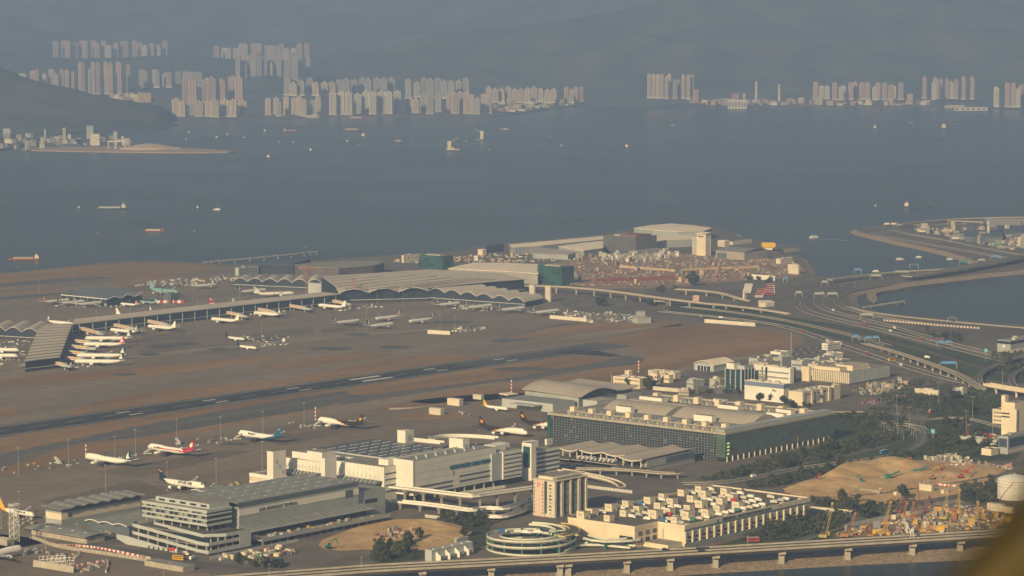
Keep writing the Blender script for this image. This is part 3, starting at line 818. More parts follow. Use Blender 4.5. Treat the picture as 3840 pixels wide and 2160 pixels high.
    if words:
        body, m, size, xa, za = words
        for sg in (1,-1):
            text(body, size, m, e, (x0-L*xa, sg*(r*1.02), cz+r*za), (math.pi/2, 0, 0 if sg < 0 else math.pi), depth=.06, bold=True, align='CENTER')
    return e
plain = lambda t, z, y: 0
LV = {
 'green': ([P_white, P_glass], P_green, P_white, plain), 'redtail': ([P_white, P_glass], P_red, P_white, plain), 'navy': ([P_white, P_glass], P_navy, P_white, plain),
 'brown': ([P_white, P_glass, P_brown, P_gold], P_brown, P_white, lambda t, z, y: 2 if (t > .60 + .16*(-z) ) else (3 if t > .555+.17*(-z) else 0)),
 'cargored': ([P_white, P_glass, P_red, P_blue], P_red, P_white, lambda t, z, y: 2 if t > .80-.06*z and z > -.5 else (2 if .25 < t and abs(z-.05) < .18 else 0)),
 'bluetail': ([P_white, P_glass, P_blue], P_blue, P_blue, lambda t, z, y: 2 if t > .72+.16*z else 0),
 'navytail': ([P_white, P_glass, P_navy], P_navy, P_white, lambda t, z, y: 2 if t > .80+.08*z else 0),
 'yellow': ([P_white, P_glass, P_yell], P_yell, P_white, lambda t, z, y: 2 if t > .74+.05*z else 0),
 'yellowfin': ([P_white, P_glass, P_yell], P_yell, P_white, lambda t, z, y: 2 if t > .90 else 0),
 'teal': ([P_teal, P_glass, P_cream], P_teal, P_cream, lambda t, z, y: 2 if z < -.2 else 0),
 'white': ([P_white, P_glass], P_white, P_white, plain), 'union': ([P_white, P_glass], P_red, P_navy, plain), 'brownfin': ([P_white, P_glass], P_brown, P_grey, plain),
}
HV = math.atan2(V.y, V.x); HU = UANG
def stand(typ, liv, xa, ya, xb, yb, hd, label, group=None, **k):
    # xa,ya / xb,yb: photo ends of the fuselage (left, right); placed by its middle
    h_ = TYPES[typ][1]*.95
    P = g((xa+xb)/2, (ya+yb)/2, Z0+h_)
    d = Vector((math.cos(hd), math.sin(hd), 0)); L = TYPES[typ][0]
    C = P + d*(L*.03)
    return airliner(typ, LV[liv], C, hd, label, group, **k)
# ------------------------------------------------------------------ freight aircraft near the cargo terminals
FG = 'freighters on the cargo apron'
stand('jumbo8','green',323,1716,489,1731,HV,'white jumbo freighter with green tail, leftmost on the cargo apron row',FG,emblem=(P_white,'wing'))
stand('jumbo8','cargored',559,1681,723,1693,HV,'white jumbo freighter with red tail and red stripe along its side',FG,words=('cargolux',P_navy,3.4,.24,.05),emblem=(P_white,'flower'))
stand('jumbo4','bluetail',894,1629,1053,1641,HV,'white jumbo freighter with striped blue tail and blue belly',FG,words=('flexport',P_navy,3.6,.36,.25),emblem=(P_teal,'bars'))
stand('jumbo8','brown',1194,1579,1360,1592,HV,'white and brown jumbo freighter nose left, beyond the blue-tailed one',FG,emblem=(P_gold,'shield'))
stand('jumbo4','navytail',599,1803,763,1824,HV+math.pi,'white jumbo freighter with navy tail parked behind the grey airfreight roofs',FG,words=('ATLAS AIR',P_navy,4.6,.38,.05),emblem=(P_gold,'bars'))
stand('jumbo8','brown',1797,1604,1975,1621,HV+math.pi,'brown and white jumbo freighter nose right above the white cargo terminal',FG,emblem=(P_gold,'shield'))
stand('jumbo8','brown',1950,1583,2128,1600,HV+math.pi,'brown and white freighter half hidden by the glass-fronted cargo building',FG,emblem=(P_gold,'shield'))
stand('narrow','yellowfin',1822,1525,1894,1533,HV+math.pi,'small white freighter with yellow fin alone on the far apron',FG)
stand('twin_s','yellow',-16,1909,140,1932,HV+math.pi,'white jumbo freighter with yellow tail cut by the left edge of the photo',FG,words=('KALITTA AIR',P_navy,2.6,.34,.05))
stand('jumbo4','white',-114,2098,68,2058,HU,'white jumbo nose entering at the lower left corner','',words=None)
PG = 'airliners parked at the passenger terminal'
B = math.radians
TP = [
 ('twin_l','green',320,1270,493,1268,B(176),'green-tailed airliner, farthest of the four beside the left pier'),
 ('twin_m','redtail',315,1293,465,1290,B(176),'red-tailed airliner beside the left pier'),
 ('twin_l','green',289,1334,470,1333,B(176),'green-tailed airliner, second nearest beside the left pier'),
 ('twin_l','green',278,1357,467,1355,B(176),'green-tailed airliner, nearest of the four beside the left pier'),
 ('twin_m','green',410,1238,522,1245,HV,'green-tailed airliner in the corner of pier and long concourse'),
 ('twin_m','white',557,1226,656,1230,HV,'all-white airliner second along the long concourse from the left pier'),
 ('twin_m','white',788,1198,900,1203,HV,'all-white airliner at the middle of the long concourse'),
 ('twin_m','green',952,1174,1055,1181,HV,'green-tailed airliner on the near side of the long concourse'),
 ('twin_m','white',1188,1145,1302,1153,HV,'all-white airliner where the long concourse meets the main roof'),
 ('twin_m','brownfin',1242,1212,1354,1204,HU,'brown-finned airliner nose right, left of the remote group'),
 ('twin_m','redtail',1407,1198,1504,1184,HU+math.pi,'red-tailed airliner at the back of the remote group'),
 ('twin_m','green',1368,1226,1484,1214,HU,'green-tailed airliner at the front of the remote group'),
 ('twin_m','navy',1532,1208,1630,1194,HU+math.pi,'navy-tailed airliner at the right of the remote group'),
 ('twin_m','green',1630,1145,1728,1138,HU,'green-tailed airliner, first under the scalloped terminal front'),
 ('twin_l','green',1738,1157,1850,1145,HU,'green-tailed airliner, second under the scalloped terminal front'),
 ('twin_l','navy',1862,1166,1974,1154,HU,'navy-tailed airliner, third under the scalloped terminal front'),
 ('twin_l','green',1990,1176,2100,1164,HU,'green-tailed airliner, rightmost under the scalloped terminal front'),
 ('narrow','navytail',842,1266,920,1272,HV+math.pi,'small navy-tailed airliner, farther of two on the open apron'),
 ('narrow','navytail',884,1299,966,1305,HV+math.pi,'small navy-tailed airliner, nearer of two on the open apron'),
 ('double','teal',556,1088,672,1095,HV+math.pi,'pale turquoise double-deck airliner behind the long concourse'),
 ('twin_m','white',720,1076,808,1068,HU,'white airliner by the far concourse beyond the turquoise one'),
 ('twin_l','brownfin',905,1096,985,1088,HU,'brown-finned airliner half hidden beyond the long concourse'),
 ('twin_l','white',952,1105,1103,1098,B(20),'large white airliner broadside behind the long concourse'),
 ('twin_m','redtail',170,1133,250,1127,HU,'red-finned airliner, leftmost at the far curved concourse'),
 ('twin_m','brownfin',222,1139,312,1131,HU,'brown-finned airliner at the far curved concourse'),
 ('twin_m','white',288,1143,375,1136,HU,'white airliner, third at the far curved concourse'),
 ('narrow','redtail',456,1141,512,1143,HV,'small red-tailed airliner right of the far curved concourse'),
 ('narrow','teal',528,1132,584,1135,HV,'small turquoise-tailed airliner right of the far curved concourse'),
 ('twin_m','union',782,1141,890,1152,HV+math.pi,'airliner with red and blue fin rising behind the long concourse'),
 ('twin_m','green',554,1170,660,1181,HV+math.pi,'green-finned airliner showing over the long concourse roof'),
 ('twin_m','white',432,1180,536,1191,HV+math.pi,'white fin and fuselage tip behind the long concourse'),
 ('twin_m','navy',170,1205,280,1216,HV+math.pi,'navy fin showing over the left end of the concourse'),
 ('twin_m','redtail',-72,1311,57,1313,B(-4),'white and red airliner at the left photo edge, farther one'),
 ('twin_m','white',-78,1332,52,1335,B(-4),'white airliner at the left photo edge, nearer one'),
]
for t in TP:
    em = (P_white, 'wing') if t[1] in ('green','redtail','navy','brownfin') else ((P_white,'bars') if t[1] == 'union' else None)
    stand(*t[:7], t[7], PG, detail=True, emblem=em)

# ------------------------------------------------------------------ cargo terminal with the lettered white front
zt = lambda h: Z0+h
ct = Blk('cargo_terminal', (1549,1731), zt(43), 1860, 1475, 'long white cargo terminal with teal lettering across its front')
LU, LV_ = ct.lu, ct.lv
ct.part('wall', [W_wall, Roof_g], lambda b: b.box(0, LU, 0, LV_, 7, 43, 0, 1))
ct.part('undercroft', Glass_d, lambda b: b.box(1, LU-1, 4, LV_-1, 0, 7))
for k in range(9): ct.part('column', Conc, lambda b: b.box(3+k*LU/8.4, 4.6+k*LU/8.4, .5, 2, 0, 7))
for z in (9.6, 15.2, 22.0, 29.5, 37.0): ct.part('panel_joint', ConcD, lambda b: b.box(0, LU, -.06, .06, z, z+.22))
for x0, x1, z in ((.07,.47,14.0),(.24,.47,9.2),(.55,.945,17.6),(.55,.945,12.2)): ct.part('louvre_band', D_wall, lambda b: b.box(LU*x0, LU*x1, -.25, .05, z, z+1.9))
ct.part('corner_strip', W_wall, lambda b: b.box(-.5, .9, -.35, 0, 7, 43.2))
for k in range(7): ct.part('cladding_rib', W_wall, lambda b: b.box(-.22, 0, 1.5+k*(LV_-3)/7, 2.1+k*(LV_-3)/7, 30, 43))
for i in range(7):
    for j in range(3): ct.part('roof_vent', LG_wall, lambda b: b.box(LU*(.1+.115*i)+j*5, LU*(.1+.115*i)+j*5+1.6, 6+j*5, 8+j*5, 43, 44.6))
ct.part('parapet', W_wall, lambda b: (b.box(0, LU, LV_-.6, LV_, 43, 44.4), b.box(0, .5, 0, LV_-.6, 43, 43.8)))
text('Cathay Pacific Cargo Terminal'.upper(), 6.2, InkTeal, ct.o, (LU*.43, -.35, 27.6), (math.pi/2,0,0), sx=LU*.54/103, bold=True, depth=.3)
ct.part('dark_logo_panel', ConcD, lambda b: b.box(LU*.47, LU*.48, -.3, 0, 20.5, 25.5))

rr = Blk('cargo_shed', (1472,1721), zt(37), 1693, 1177, 'broad dark panelled roof behind the lettered cargo terminal')
rr.part('wall', [D_wall, Roof_d], lambda b: b.box(0, rr.lu, 0, rr.lv, 0, 37, 0, 1))
for i in range(5):
    for j in range(7):
        y = rr.lv*(.08+.13*j); x = rr.lu*(.06+.19*i); rr.part('skylight_strip', SteelW, lambda b: b.box(x, x+rr.lu*.13, y, y+1.1, 37, 37.5))
for k in range(5): y = rr.lv*(.05+.2*k); rr.part('loading_box', W_wall, lambda b: b.box(-3, 0, y, y+rr.lv*.12, 25, 33))
rr.part('eaves', Steel, lambda b: (b.box(-1.2, 0, 0, rr.lv, 35.6, 37.2), b.box(-1.2, rr.lu, -1, 0, 35.6, 37.2)))

lb = Blk('cargo_office_block', (1440,1752), zt(37), 1522, 1262, 'white block with sunlit west wall left of the lettered terminal')
lb.part('wall', [W_wall, ConcD], lambda b: b.box(0, lb.lu, 0, lb.lv, 0, 37, 0, 1))
for k in range(4): lb.part('louvre_band', D_wall, lambda b: b.box(lb.lu*.05, lb.lu*.93, -.2, .05, 10+k*6.2, 11.6+k*6.2))
for k in range(11): y = 3+k*(lb.lv-6)/11; lb.part('rib', W_wall, lambda b: b.box(-.45, 0, y, y+.6, 14, 37))
lb.part('truck_canopy', D_wall, lambda b: b.ring([[(-11,y,19.4),(0,y,21.5),(0,y,22.2),(-11,y,20)] for y in (2, lb.lv-2)]))
for k in range(10): y = 6+k*(lb.lv-12)/9; lb.part('canopy_stay', SteelW, lambda b: b.tube((-10,y,20),(0,y,28),.28,n=4))
lb.part('roof_house', W_wall, lambda b: b.box(lb.lu*.3, lb.lu*.85, lb.lv*.05, lb.lv*.25, 37, 43))
pb = Blk('stair_tower', (1218,1723), zt(44), 1262, 1205, 'white stair tower standing proud between the two truck canopies')
pb.part('wall', [W_wall, ConcD], lambda b: b.box(0, pb.lu, 0, pb.lv, 0, 44, 0, 1))
pb.part('parapet', W_wall, lambda b: (b.box(0,pb.lu,0,.4,44,45), b.box(0,.4,.4,pb.lv,44,45)))
cb = Blk('cargo_wing', (1207,1734), zt(34), 1262, 1066, 'white cargo wing with truck canopy and rooftop boxes')
cb.part('wall', [W_wall, ConcD], lambda b: b.box(0, cb.lu, 0, cb.lv, 0, 34, 0, 1))
for k in range(10): y = 3+k*(cb.lv-6)/10; cb.part('rib', W_wall, lambda b: b.box(-.45, 0, y, y+.6, 22, 34))
cb.part('truck_canopy', D_wall, lambda b: b.ring([[(-12,y,19.4),(0,y,21.6),(0,y,22.3),(-12,y,20)] for y in (1, cb.lv-1)]))
for k in range(11): y = 3+k*(cb.lv-6)/10; cb.part('canopy_stay', SteelW, lambda b: b.tube((-11,y,20),(0,y,29),.28,n=4))
cb.part('roof_box', [W_wall, ConcD], lambda b: b.box(2, cb.lu, cb.lv*.03, cb.lv*.42, 34, 44, 0, 1))
cb.part('roof_box', [W_wall, ConcD], lambda b: b.box(4, cb.lu, cb.lv*.45, cb.lv*.86, 34, 41, 0, 1))
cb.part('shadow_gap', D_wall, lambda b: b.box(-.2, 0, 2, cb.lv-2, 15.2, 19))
db = Blk('white_tower_block', (1024,1698), zt(46), 1072, 1001, 'tall white end tower at the far corner of the cargo deck')
db.part('wall', [W_wall, ConcD], lambda b: b.box(0, db.lu, 0, db.lv, 0, 46, 0, 1))
db.part('parapet', W_wall, lambda b: (b.box(0,db.lu,0,.4,46,47), b.box(0,.4,.4,db.lv,46,47)))
for k in range(3): db.part('panel', LG_wall, lambda b: b.box(db.lu*.2+k*db.lu*.25, db.lu*.38+k*db.lu*.25, -.1, 0, 34-k*6, 38-k*6))
dk = Blk('truck_deck', (1290,1823), zt(15), 1372, 936, 'raised truck deck with cream parapet beside the cargo terminal')
dk.part('wall', [ConcL, ConcD], lambda b: b.box(0, dk.lu, 0, dk.lv, 0, 13.4, 0, 1))
dk.part('parapet', W_wall, lambda b: (b.box(-.5, .3, 0, dk.lv, 11.2, 15), b.box(.3, dk.lu, dk.lv-.6, dk.lv, 13.4, 15)))
dk.part('lower_band', W_wall, lambda b: b.box(-.5, 0, dk.lv*.55, dk.lv, 3.8, 6.6))
for k in range(9):
    q = dk.o.location + U*(dk.lu*.72) + V*(dk.lv*(.34+.045*k)); place('truckW', mk_truck(WhiteP, WhiteP), (q.x, q.y, zt(13.4)), UANG+math.pi, 'white truck backed under the canopy on the raised deck', 'truck', 'trucks on the raised cargo deck')
rb = Blk('louvred_block', (1887,1695), zt(37), 1957, 1840, 'white block of stacked louvres right of the teal lettering')
rb.part('wall', [W_wall, ConcD], lambda b: b.box(0, rb.lu, 0, rb.lv, 7, 37, 0, 1))
rb.part('recess', LG_wall, lambda b: b.box(-17, -.1, 1.5, rb.lv, 7, 36.4))
for k in range(6): rb.part('louvre_band', D_wall, lambda b: b.box(rb.lu*.04, rb.lu*.97, -.2, .05, 9+k*4.6, 10.4+k*4.6))
rb.part('undercroft', Glass_d, lambda b: b.box(1, rb.lu-1, 3, rb.lv, 0, 7))
rb.part('roof_box', W_wall, lambda b: b.box(-4, rb.lu*.45, 8, 24, 37, 43))
rb.part('roof_box', W_wall, lambda b: b.box(rb.lu*.55, rb.lu*.95, 16, 30, 37, 42))
gt = Blk('core_tower', (1993,1663), zt(41), 2000, 1957, 'slim white core tower with a shaded glass face')
gt.part('wall', [W_wall, ConcD], lambda b: b.box(0, max(gt.lu,8), 0, gt.lv, 0, 41, 0, 1))
gt.part('glazing', Glass_t, lambda b: b.box(-.15, 0, 2, gt.lv-2, 14, 37))
fb = Blk('louvred_end_block', (2001,1692), zt(31), 2098, 1960, 'far white louvred end block beside the wavy canopies')
fb.part('wall', [W_wall, ConcD], lambda b: b.box(0, fb.lu, 0, fb.lv, 4, 31, 0, 1))
for k in range(5): fb.part('louvre_band', D_wall, lambda b: b.box(fb.lu*.12, fb.lu*.99, -.2, .05, 6+k*4.9, 8.2+k*4.9))
for k in range(5): fb.part('small_window', Glass_d, lambda b: b.box(-.1, 0, 1.2, 2.6, 7+k*4.7, 9.2+k*4.7))
fb.part('plinth', Glass_d, lambda b: b.box(1, fb.lu-1, 1, fb.lv, 0, 4))
fb.part('roof_box', W_wall, lambda b: b.box(fb.lu*.3, fb.lu*.62, 16, 26, 31, 38))
for nm, px, z1, xu, xv, lab in (('rooftop_house', (1520,1618), zt(50), 1552, 1490, 'white plant house standing alone on the dark panelled roof edge'), ('rooftop_house', (1736,1650), zt(52), 1760, 1684, 'white plant house behind the lettered terminal roof'), ('rooftop_house', (2050,1649), zt(40), 2072, 2043, 'small white plant house above the wavy canopy')):
    k = Blk(nm, px, z1, xu, xv, lab, z0=zt(34)); k.part('wall', [W_wall, ConcL], lambda b: b.box(0,k.lu,0,k.lv,0,k.h,0,1)); k.part('parapet', W_wall, lambda b: (b.box(0,k.lu,0,.3,k.h,k.h+.7), b.box(0,.3,.3,k.lv,k.h,k.h+.7))); k.part('louvre', LG_wall, lambda b: b.box(k.lu*.25,k.lu*.75,-.1,0,k.h*.3,k.h*.7))

# ------------------------------------------------------------------ raised roadways
def deck_road(name, path, width, label, cat='viaduct', top=Conc, side=ConcL, par=1.1, girder=1.8, cols=None, colw=2.2, lanes=True, group=None, colm=None, zbase=Z0):
    # path: centre-line points in place; width in metres
    c = path[0]; e = empty(name, (c.x, c.y, zbase), 0, label, cat, group)
    P = [Vector((p.x-c.x, p.y-c.y, p.z-zbase)) for p in path]
    N = []
    for i in range(len(P)):
        d = P[min(i+1,len(P)-1)]-P[max(i-1,0)]; d.z = 0; d.normalize(); N.append(Vector((-d.y, d.x, 0)))
    w = width/2
    part('deck', [top, side], e, lambda b: b.ring([[p-n*w, p+n*w, p+n*w-Vector((0,0,.5)), p+n*w*.55-Vector((0,0,girder)), p-n*w*.55-Vector((0,0,girder)), p-n*w-Vector((0,0,.5))] for p, n in zip(P, N)], 1))
    part('road_surface', M_road, e, lambda b: b.ring([[p-n*(w-.8)+Vector((0,0,.03)), p+n*(w-.8)+Vector((0,0,.03))] for p, n in zip(P, N)], 0, False, False))
    for s_ in (-1, 1):
        part('parapet', side, e, lambda b: b.ring([[p+n*s_*(w-.35), p+n*s_*w, p+n*s_*w+Vector((0,0,par)), p+n*s_*(w-.35)+Vector((0,0,par))] for p, n in zip(P, N)]))
    if lanes:
        part('median', side, e, lambda b: b.ring([[p-n*.4+Vector((0,0,.02)), p+n*.4+Vector((0,0,.02)), p+n*.3+Vector((0,0,par*.9)), p-n*.3+Vector((0,0,par*.9))] for p, n in zip(P, N)]))
    if cols:
        acc = cols*.5
        for i in range(len(P)-1):
            d = P[i+1]-P[i]; L = d.length; s0 = acc
            while s0 < L:
                q = P[i]+d*(s0/L)
                if q.z-girder > 2.0: part('column', colm or side, e, lambda b: (b.box(q.x-colw/2, q.x+colw/2, q.y-colw*.8, q.y+colw*.8, -8 if zbase < 3 else -.2, q.z-girder-.8), b.box(q.x-colw*.9, q.x+colw*.9, q.y-colw*1.3, q.y+colw*1.3, q.z-girder-1.6, q.z-girder+.1)))
                s0 += cols
            acc = s0-L
    return e
def pxpath(pts, z, n=2):
    q = [g(x, y, zz) for (x, y), zz in zip(pts, z if isinstance(z, (list,tuple)) else [z]*len(pts))]
    return [Vector(p) for p in chaikin([tuple(p) for p in q], n, False)] if n else q
r5 = R5
deck_road('loop_ramp', pxpath([r5(60,75), r5(700,150), r5(1400,238), r5(1520,245), r5(1700,215), r5(2390,120), r5(2500,105)], zt(15), 1), 11, 'upper cream ramp turning the corner in front of the lettered terminal', 'ramp', ConcD, W_wall, par=1.5, girder=2.2, cols=24, colw=2.6, lanes=False, colm=ConcD)
deck_road('loop_ramp', pxpath([r5(240,320), r5(420,330), r5(900,380), r5(1450,462), r5(1560,455), r5(1680,420), r5(1900,440), r5(2040,420), r5(2390,300)], zt(7.5), 1), 10, 'lower cream ramp curling under the corner ramp', 'ramp', ConcD, W_wall, par=1.6, girder=1.6, cols=24, colw=2.4, lanes=False, colm=ConcD)
deck_road('loop_ramp', pxpath([r5(1640,545), r5(1800,560), r5(1950,560), r5(2100,520), r5(2390,420)], zt(3.2), 1), 9, 'lowest cream ramp near the office tower foot', 'ramp', ConcD, W_wall, par=1.6, girder=1.2, lanes=False)
deck_road('spiral_ramp', pxpath([R4(560,360), R4(820,390), R4(1040,410)], zt(16), 1), 9, 'short cream ramp behind the dark roof', 'ramp', ConcD, W_wall, par=2.2, lanes=False)
deck_road('spiral_ramp', pxpath([R4(880,345), R4(1050,310), R4(1300,302), R4(1600,318), R4(1860,340)], zt(14), 2), 9, 'curving cream ramp at the back of the cargo terminal', 'ramp', ConcD, W_wall, par=2.2, lanes=False)

# ------------------------------------------------------------------ airfreight terminal (grey, lower left)
aat = Blk('airfreight_terminal', (896,1888), zt(38), 1344, 690, 'grey airfreight terminal with pale band and grey lettering')
AU, AV = aat.lu, aat.lv
aat.part('wall', [G_wall, Roof_g], lambda b: b.box(0, AU, 0, AV, 0, 34, 0, 1))
aat.part('pale_band', W_wall, lambda b: b.box(0, AU, -.3, 0, 25.5, 31.5))
aat.part('fascia', D_wall, lambda b: b.ring([[(-2, -.25, 34.2), (-2, -.25, 38.4), (-2, 0, 38.6), (-2, 0, 34.2)], [(AU, -.25, 34.2), (AU, -.25, 38.4), (AU, 0, 38.6), (AU, 0, 34.2)]]))
aat.part('roof', Roof_g, lambda b: b.box(-2, AU, 0, AV, 38.0, 38.6))
aat.part('clerestory', Glass_d, lambda b: b.box(1, AU, .6, AV-1, 34, 38))
for i in range(9):
    for j in range(4): x = AU*(.06+.105*i)+j*3; y = AV*(.12+.22*j); aat.part('skylight', LG_wall, lambda b: b.box(x, x+6.5, y, y+1.6, 38.6, 39.1))
text('ASIA AIRFREIGHT TERMINAL', 5.0, Roof_d, aat.o, (AU*.16, -.45, 26.6), (math.pi/2,0,0), sx=AU*.36/72, depth=.15)
aat.part('eagle_emblem', D_wall, lambda b: b.prism([(AU*.885,-.5),(AU*.95,-.5),(AU*.95,-.3),(AU*.885,-.3)], 24.5, 31.5))
aat.part('canopy', Roof_g, lambda b: b.ring([[(2,-15,11.6),(2,0,14.8),(2,0,15.5),(2,-15,12.5)],[(AU+6,-15,11.6),(AU+6,0,14.8),(AU+6,0,15.5),(AU+6,-15,12.5)]]))
aat.part('canopy_edge', LG_wall, lambda b: b.box(2, AU+6, -15.6, -15, 11.4, 12.8))
for k in range(22): x = 4+k*AU/21; aat.part('canopy_strut', D_wall, lambda b: b.bar((x,-14,12.6),(x,0,15.7),.9,.5))
aat.part('dock_void', Glass_d, lambda b: b.box(2, AU+4, -6, -.2, 6.2, 12))
aat.part('dock_deck', [Conc, ConcD], lambda b: b.box(0, AU+14, -30, -.3, 4.6, 5.4, 0, 1))
aat.part('dock_parapet', G_wall, lambda b: b.box(0, AU+14, -30.6, -30, 4.0, 7.6))
for k in range(16): x = 3+k*AU/15; aat.part('dock_column', ConcD, lambda b: b.box(x, x+1.4, -29, -27.6, 0, 4.6))
aat.part('end_block', [G_wall, Roof_g], lambda b: b.box(AU, AU+42, 2, AV*.5, 0, 27, 0, 1))
aat.part('end_window', Glass_d, lambda b: b.box(AU+12, AU+30, 1.9, 2, 14, 18))
cargo_cols = (Yellow, Conc, ConcD, GreyP, LG_wall)
for k in range(26):
    q = aat.o.location + U*(10+rnd.uniform(0,1)*(AU-14)) - V*rnd.uniform(17,27); place('dolly%d' % (k % 5), mk_dolly(cargo_cols[k % 5]), (q.x, q.y, zt(5.42)), rnd.uniform(0,6.28), 'small cargo dolly on the grey terminal loading deck', 'cargo dolly', 'cargo dollies on the loading deck', 1.1)
# wavy annex roofs behind the office block
def wavy(name, P0, P1, n, rise, back, h, label, wallm, roofm, z1, thick=.7, cat='building'):
    # roof of n arcs from P0 to P1 (places at eaves height z1), running back by the vector 'back'
    e = empty(name, (P0.x, P0.y, Z0), 0, label, cat)
    d = (P1-P0); d.z = 0; N = n*8; pr = []
    for i in range(N+1):
        t = i/N; ph = (t*n) % 1.0 if i < N else 1.0
        pr.append((d*t, rise*math.sin(math.pi*ph)))
    bk = Vector(back)
    rings = [[Vector((p.x+bk.x*s_, p.y+bk.y*s_, z1-Z0+z)) for p, z in pr] + [Vector((p.x+bk.x*s_, p.y+bk.y*s_, z1-Z0+z-thick)) for p, z in reversed(pr)] for s_ in (0, .33, .66, 1)]
    part('roof', roofm, e, lambda b: b.ring(rings), False)
    def w(b):
        ins = .04
        a = d*ins*0 + bk*ins; q = [a, a+d, bk*(1-ins)+d, bk*(1-ins)]
        b.prism([(p.x, p.y) for p in q], 0, z1-Z0-thick+.1)
        n0 = len(b.v)
        for p, z in pr: b.v.append((p.x+a.x, p.y+a.y, z1-Z0-thick)); b.v.append((p.x+a.x, p.y+a.y, z1-Z0+z-thick*.5))
        for i in range(len(pr)-1): b.f.append((n0+2*i, n0+2*i+2, n0+2*i+3, n0+2*i+1)); b.m.append(0)
    part('wall', wallm, e, w)
    part('roof_edge', SteelW, e, lambda b: b.ring([[Vector((p.x-bk.x*.004, p.y-bk.y*.004, z1-Z0+z+.05)), Vector((p.x-bk.x*.004, p.y-bk.y*.004, z1-Z0+z-thick-.1)), Vector((p.x+bk.x*.002, p.y+bk.y*.002, z1-Z0+z-thick-.1)), Vector((p.x+bk.x*.002, p.y+bk.y*.002, z1-Z0+z+.05))] for p, z in pr]))
    return e
P0 = g(*R2(1560,318), zt(24)); wavy('annex_shed', P0, P0+V*58, 4, 1.2, U*36, 0, 'low annex with gently waved grey roof behind the office block', D_wall, Roof_g, zt(24))

# office block on stilts with parking podium
pod = Blk('parking_podium', (782,2037), zt(12), 941, 480, 'layered pale parking podium with sloping ramps and rounded end')
PU, PV = pod.lu, pod.lv
def band(b, z0, z1, z0f=None, z1f=None, ext=0.0, r=14):
    # parapet strip round the front, near corner, left side and the rounded far end
    z0f = z0 if z0f is None else z0f; z1f = z1 if z1f is None else z1f
    pts = [(PU, 0, z0, z1), (0, 0, z0, z1), (0, PV*.12, z0, z1), (0, PV*.9, z0f, z1f)]
    for k in range(1, 6): a = k*math.pi/10; pts.append((r-r*math.cos(a), PV*.9+r*math.sin(a), z0f, z1f))
    out = []
    for i, (x, y, a, c) in enumerate(pts):
        ix = .8 if y > 0 else 0; iy = .8 if x > 0 and y == 0 else 0
        out.append([(x, y, a), (x+ix+ (.8 if x == 0 and y == 0 else 0), y+iy+(.8 if x == 0 and y == 0 else 0), a), (x+ix+(.8 if x == 0 and y == 0 else 0), y+iy+(.8 if x == 0 and y == 0 else 0), c), (x, y, c)])
    b.ring(out)
pod.part('parapet_band', LG_wall, lambda b: band(b, 9.0, 12.0, 15.6, 18.8))
pod.part('parapet_band', LG_wall, lambda b: band(b, 1.5, 4.6, 8.4, 11.4))
pod.part('upper_parapet', LG_wall, lambda b: b.ring([[(PU,0,15),(PU,.8,15),(PU,.8,18.2),(PU,0,18.2)],[(PU*.42,0,15),(PU*.42,.8,15),(PU*.42,.8,18.2),(PU*.42,0,18.2)],[(PU*.30,5,15),(PU*.31,5.8,15),(PU*.31,5.8,18),(PU*.30,5,18)],[(6,14,15),(6,14.8,15),(6,14.8,18),(6,14,18)],[(6,PV*.55,18),(6.8,PV*.55,18),(6.8,PV*.55,20),(6,PV*.55,20)]]))
pod.part('ramp_wall', LG_wall, lambda b: b.ring([[(8,PV*.15,15.6),(8.7,PV*.15,15.6),(8.7,PV*.15,17.6),(8,PV*.15,17.6)],[(8,PV*.75,19.5),(8.7,PV*.75,19.5),(8.7,PV*.75,22),(8,PV*.75,22)]]))
pod.part('parking_floor', [ConcD, M_road], lambda b: (b.box(.9, PU, .9, PV*.95, 8.0, 9.0, 0, 1), b.box(8, PU, 14, PV*.95, 15.4, 16.2, 0, 1)))
pod.part('dark_interior_box', Glass_d, lambda b: b.box(7, PU-1, 7, PV*.95, 0, 15.4))  # dark box painted in for the shade inside the open parking levels
pod.part('end_wall', LG_wall, lambda b: (b.box(PU*.72, PU, -.15, .1, 1.5, 18.2), b.box(PU*.30, PU, -.1, .1, 4.6, 5.6)))
for k in range(8): y = 4+k*PV*.12; pod.part('column', Conc, lambda b: b.box(1.4, 2.6, y, y+1.2, 0, 9+min(6, k)))
for k in range(4): x = PU*(.08+.17*k); pod.part('column', Conc, lambda b: b.box(x, x+1.2, 1.4, 2.6, 0, 15))
pod.part('roof_lawn', M_green, lambda b: b.box(PU*.45, PU*.95, 2, 20, 16.25, 16.6))
# low wall with doors at the podium foot
pod.part('foot_wall', LG_wall, lambda b: b.ring([[(-9,PV*.30,0),(-8,PV*.30,0),(-8,PV*.30,1.2),(-9,PV*.30,1.2)],[(-9,PV*.62,0),(-8,PV*.62,0),(-8,PV*.62,5),(-9,PV*.62,5)],[(-9,PV*.93,0),(-8,PV*.93,0),(-8,PV*.93,8),(-9,PV*.93,8)],[(-9,PV*1.06,4),(-8,PV*1.06,4),(-8,PV*1.06,8.2),(-9,PV*1.06,8.2)]]))
for k in range(5): y = PV*(.40+.06*k); pod.part('door', Glass_d, lambda b: b.box(-9.1, -9, y, y+2.2, 0, 2.4))
ob = Blk('office_block', (776,1915), zt(36.5), 870, 532, 'banded glass and pale metal office block on stilts above the podium', z0=zt(16.2))
OU, OV, OH = ob.lu, ob.lv, ob.h
ob.part('core', Glass_d, lambda b: b.box(.8, OU-.8, .8, OV-.8, OH-15.4, OH-.4))
for k, (a, c) in enumerate(((15.6,13.3),(10.6,8.9),(5.9,4.3),(2.6,0))):
    ob.part('spandrel_band', LG_wall, lambda b: b.box(0, OU, 0, OV, OH-a, OH-c))
bw = [OH-13.2, OH-8.8, OH-4.2]
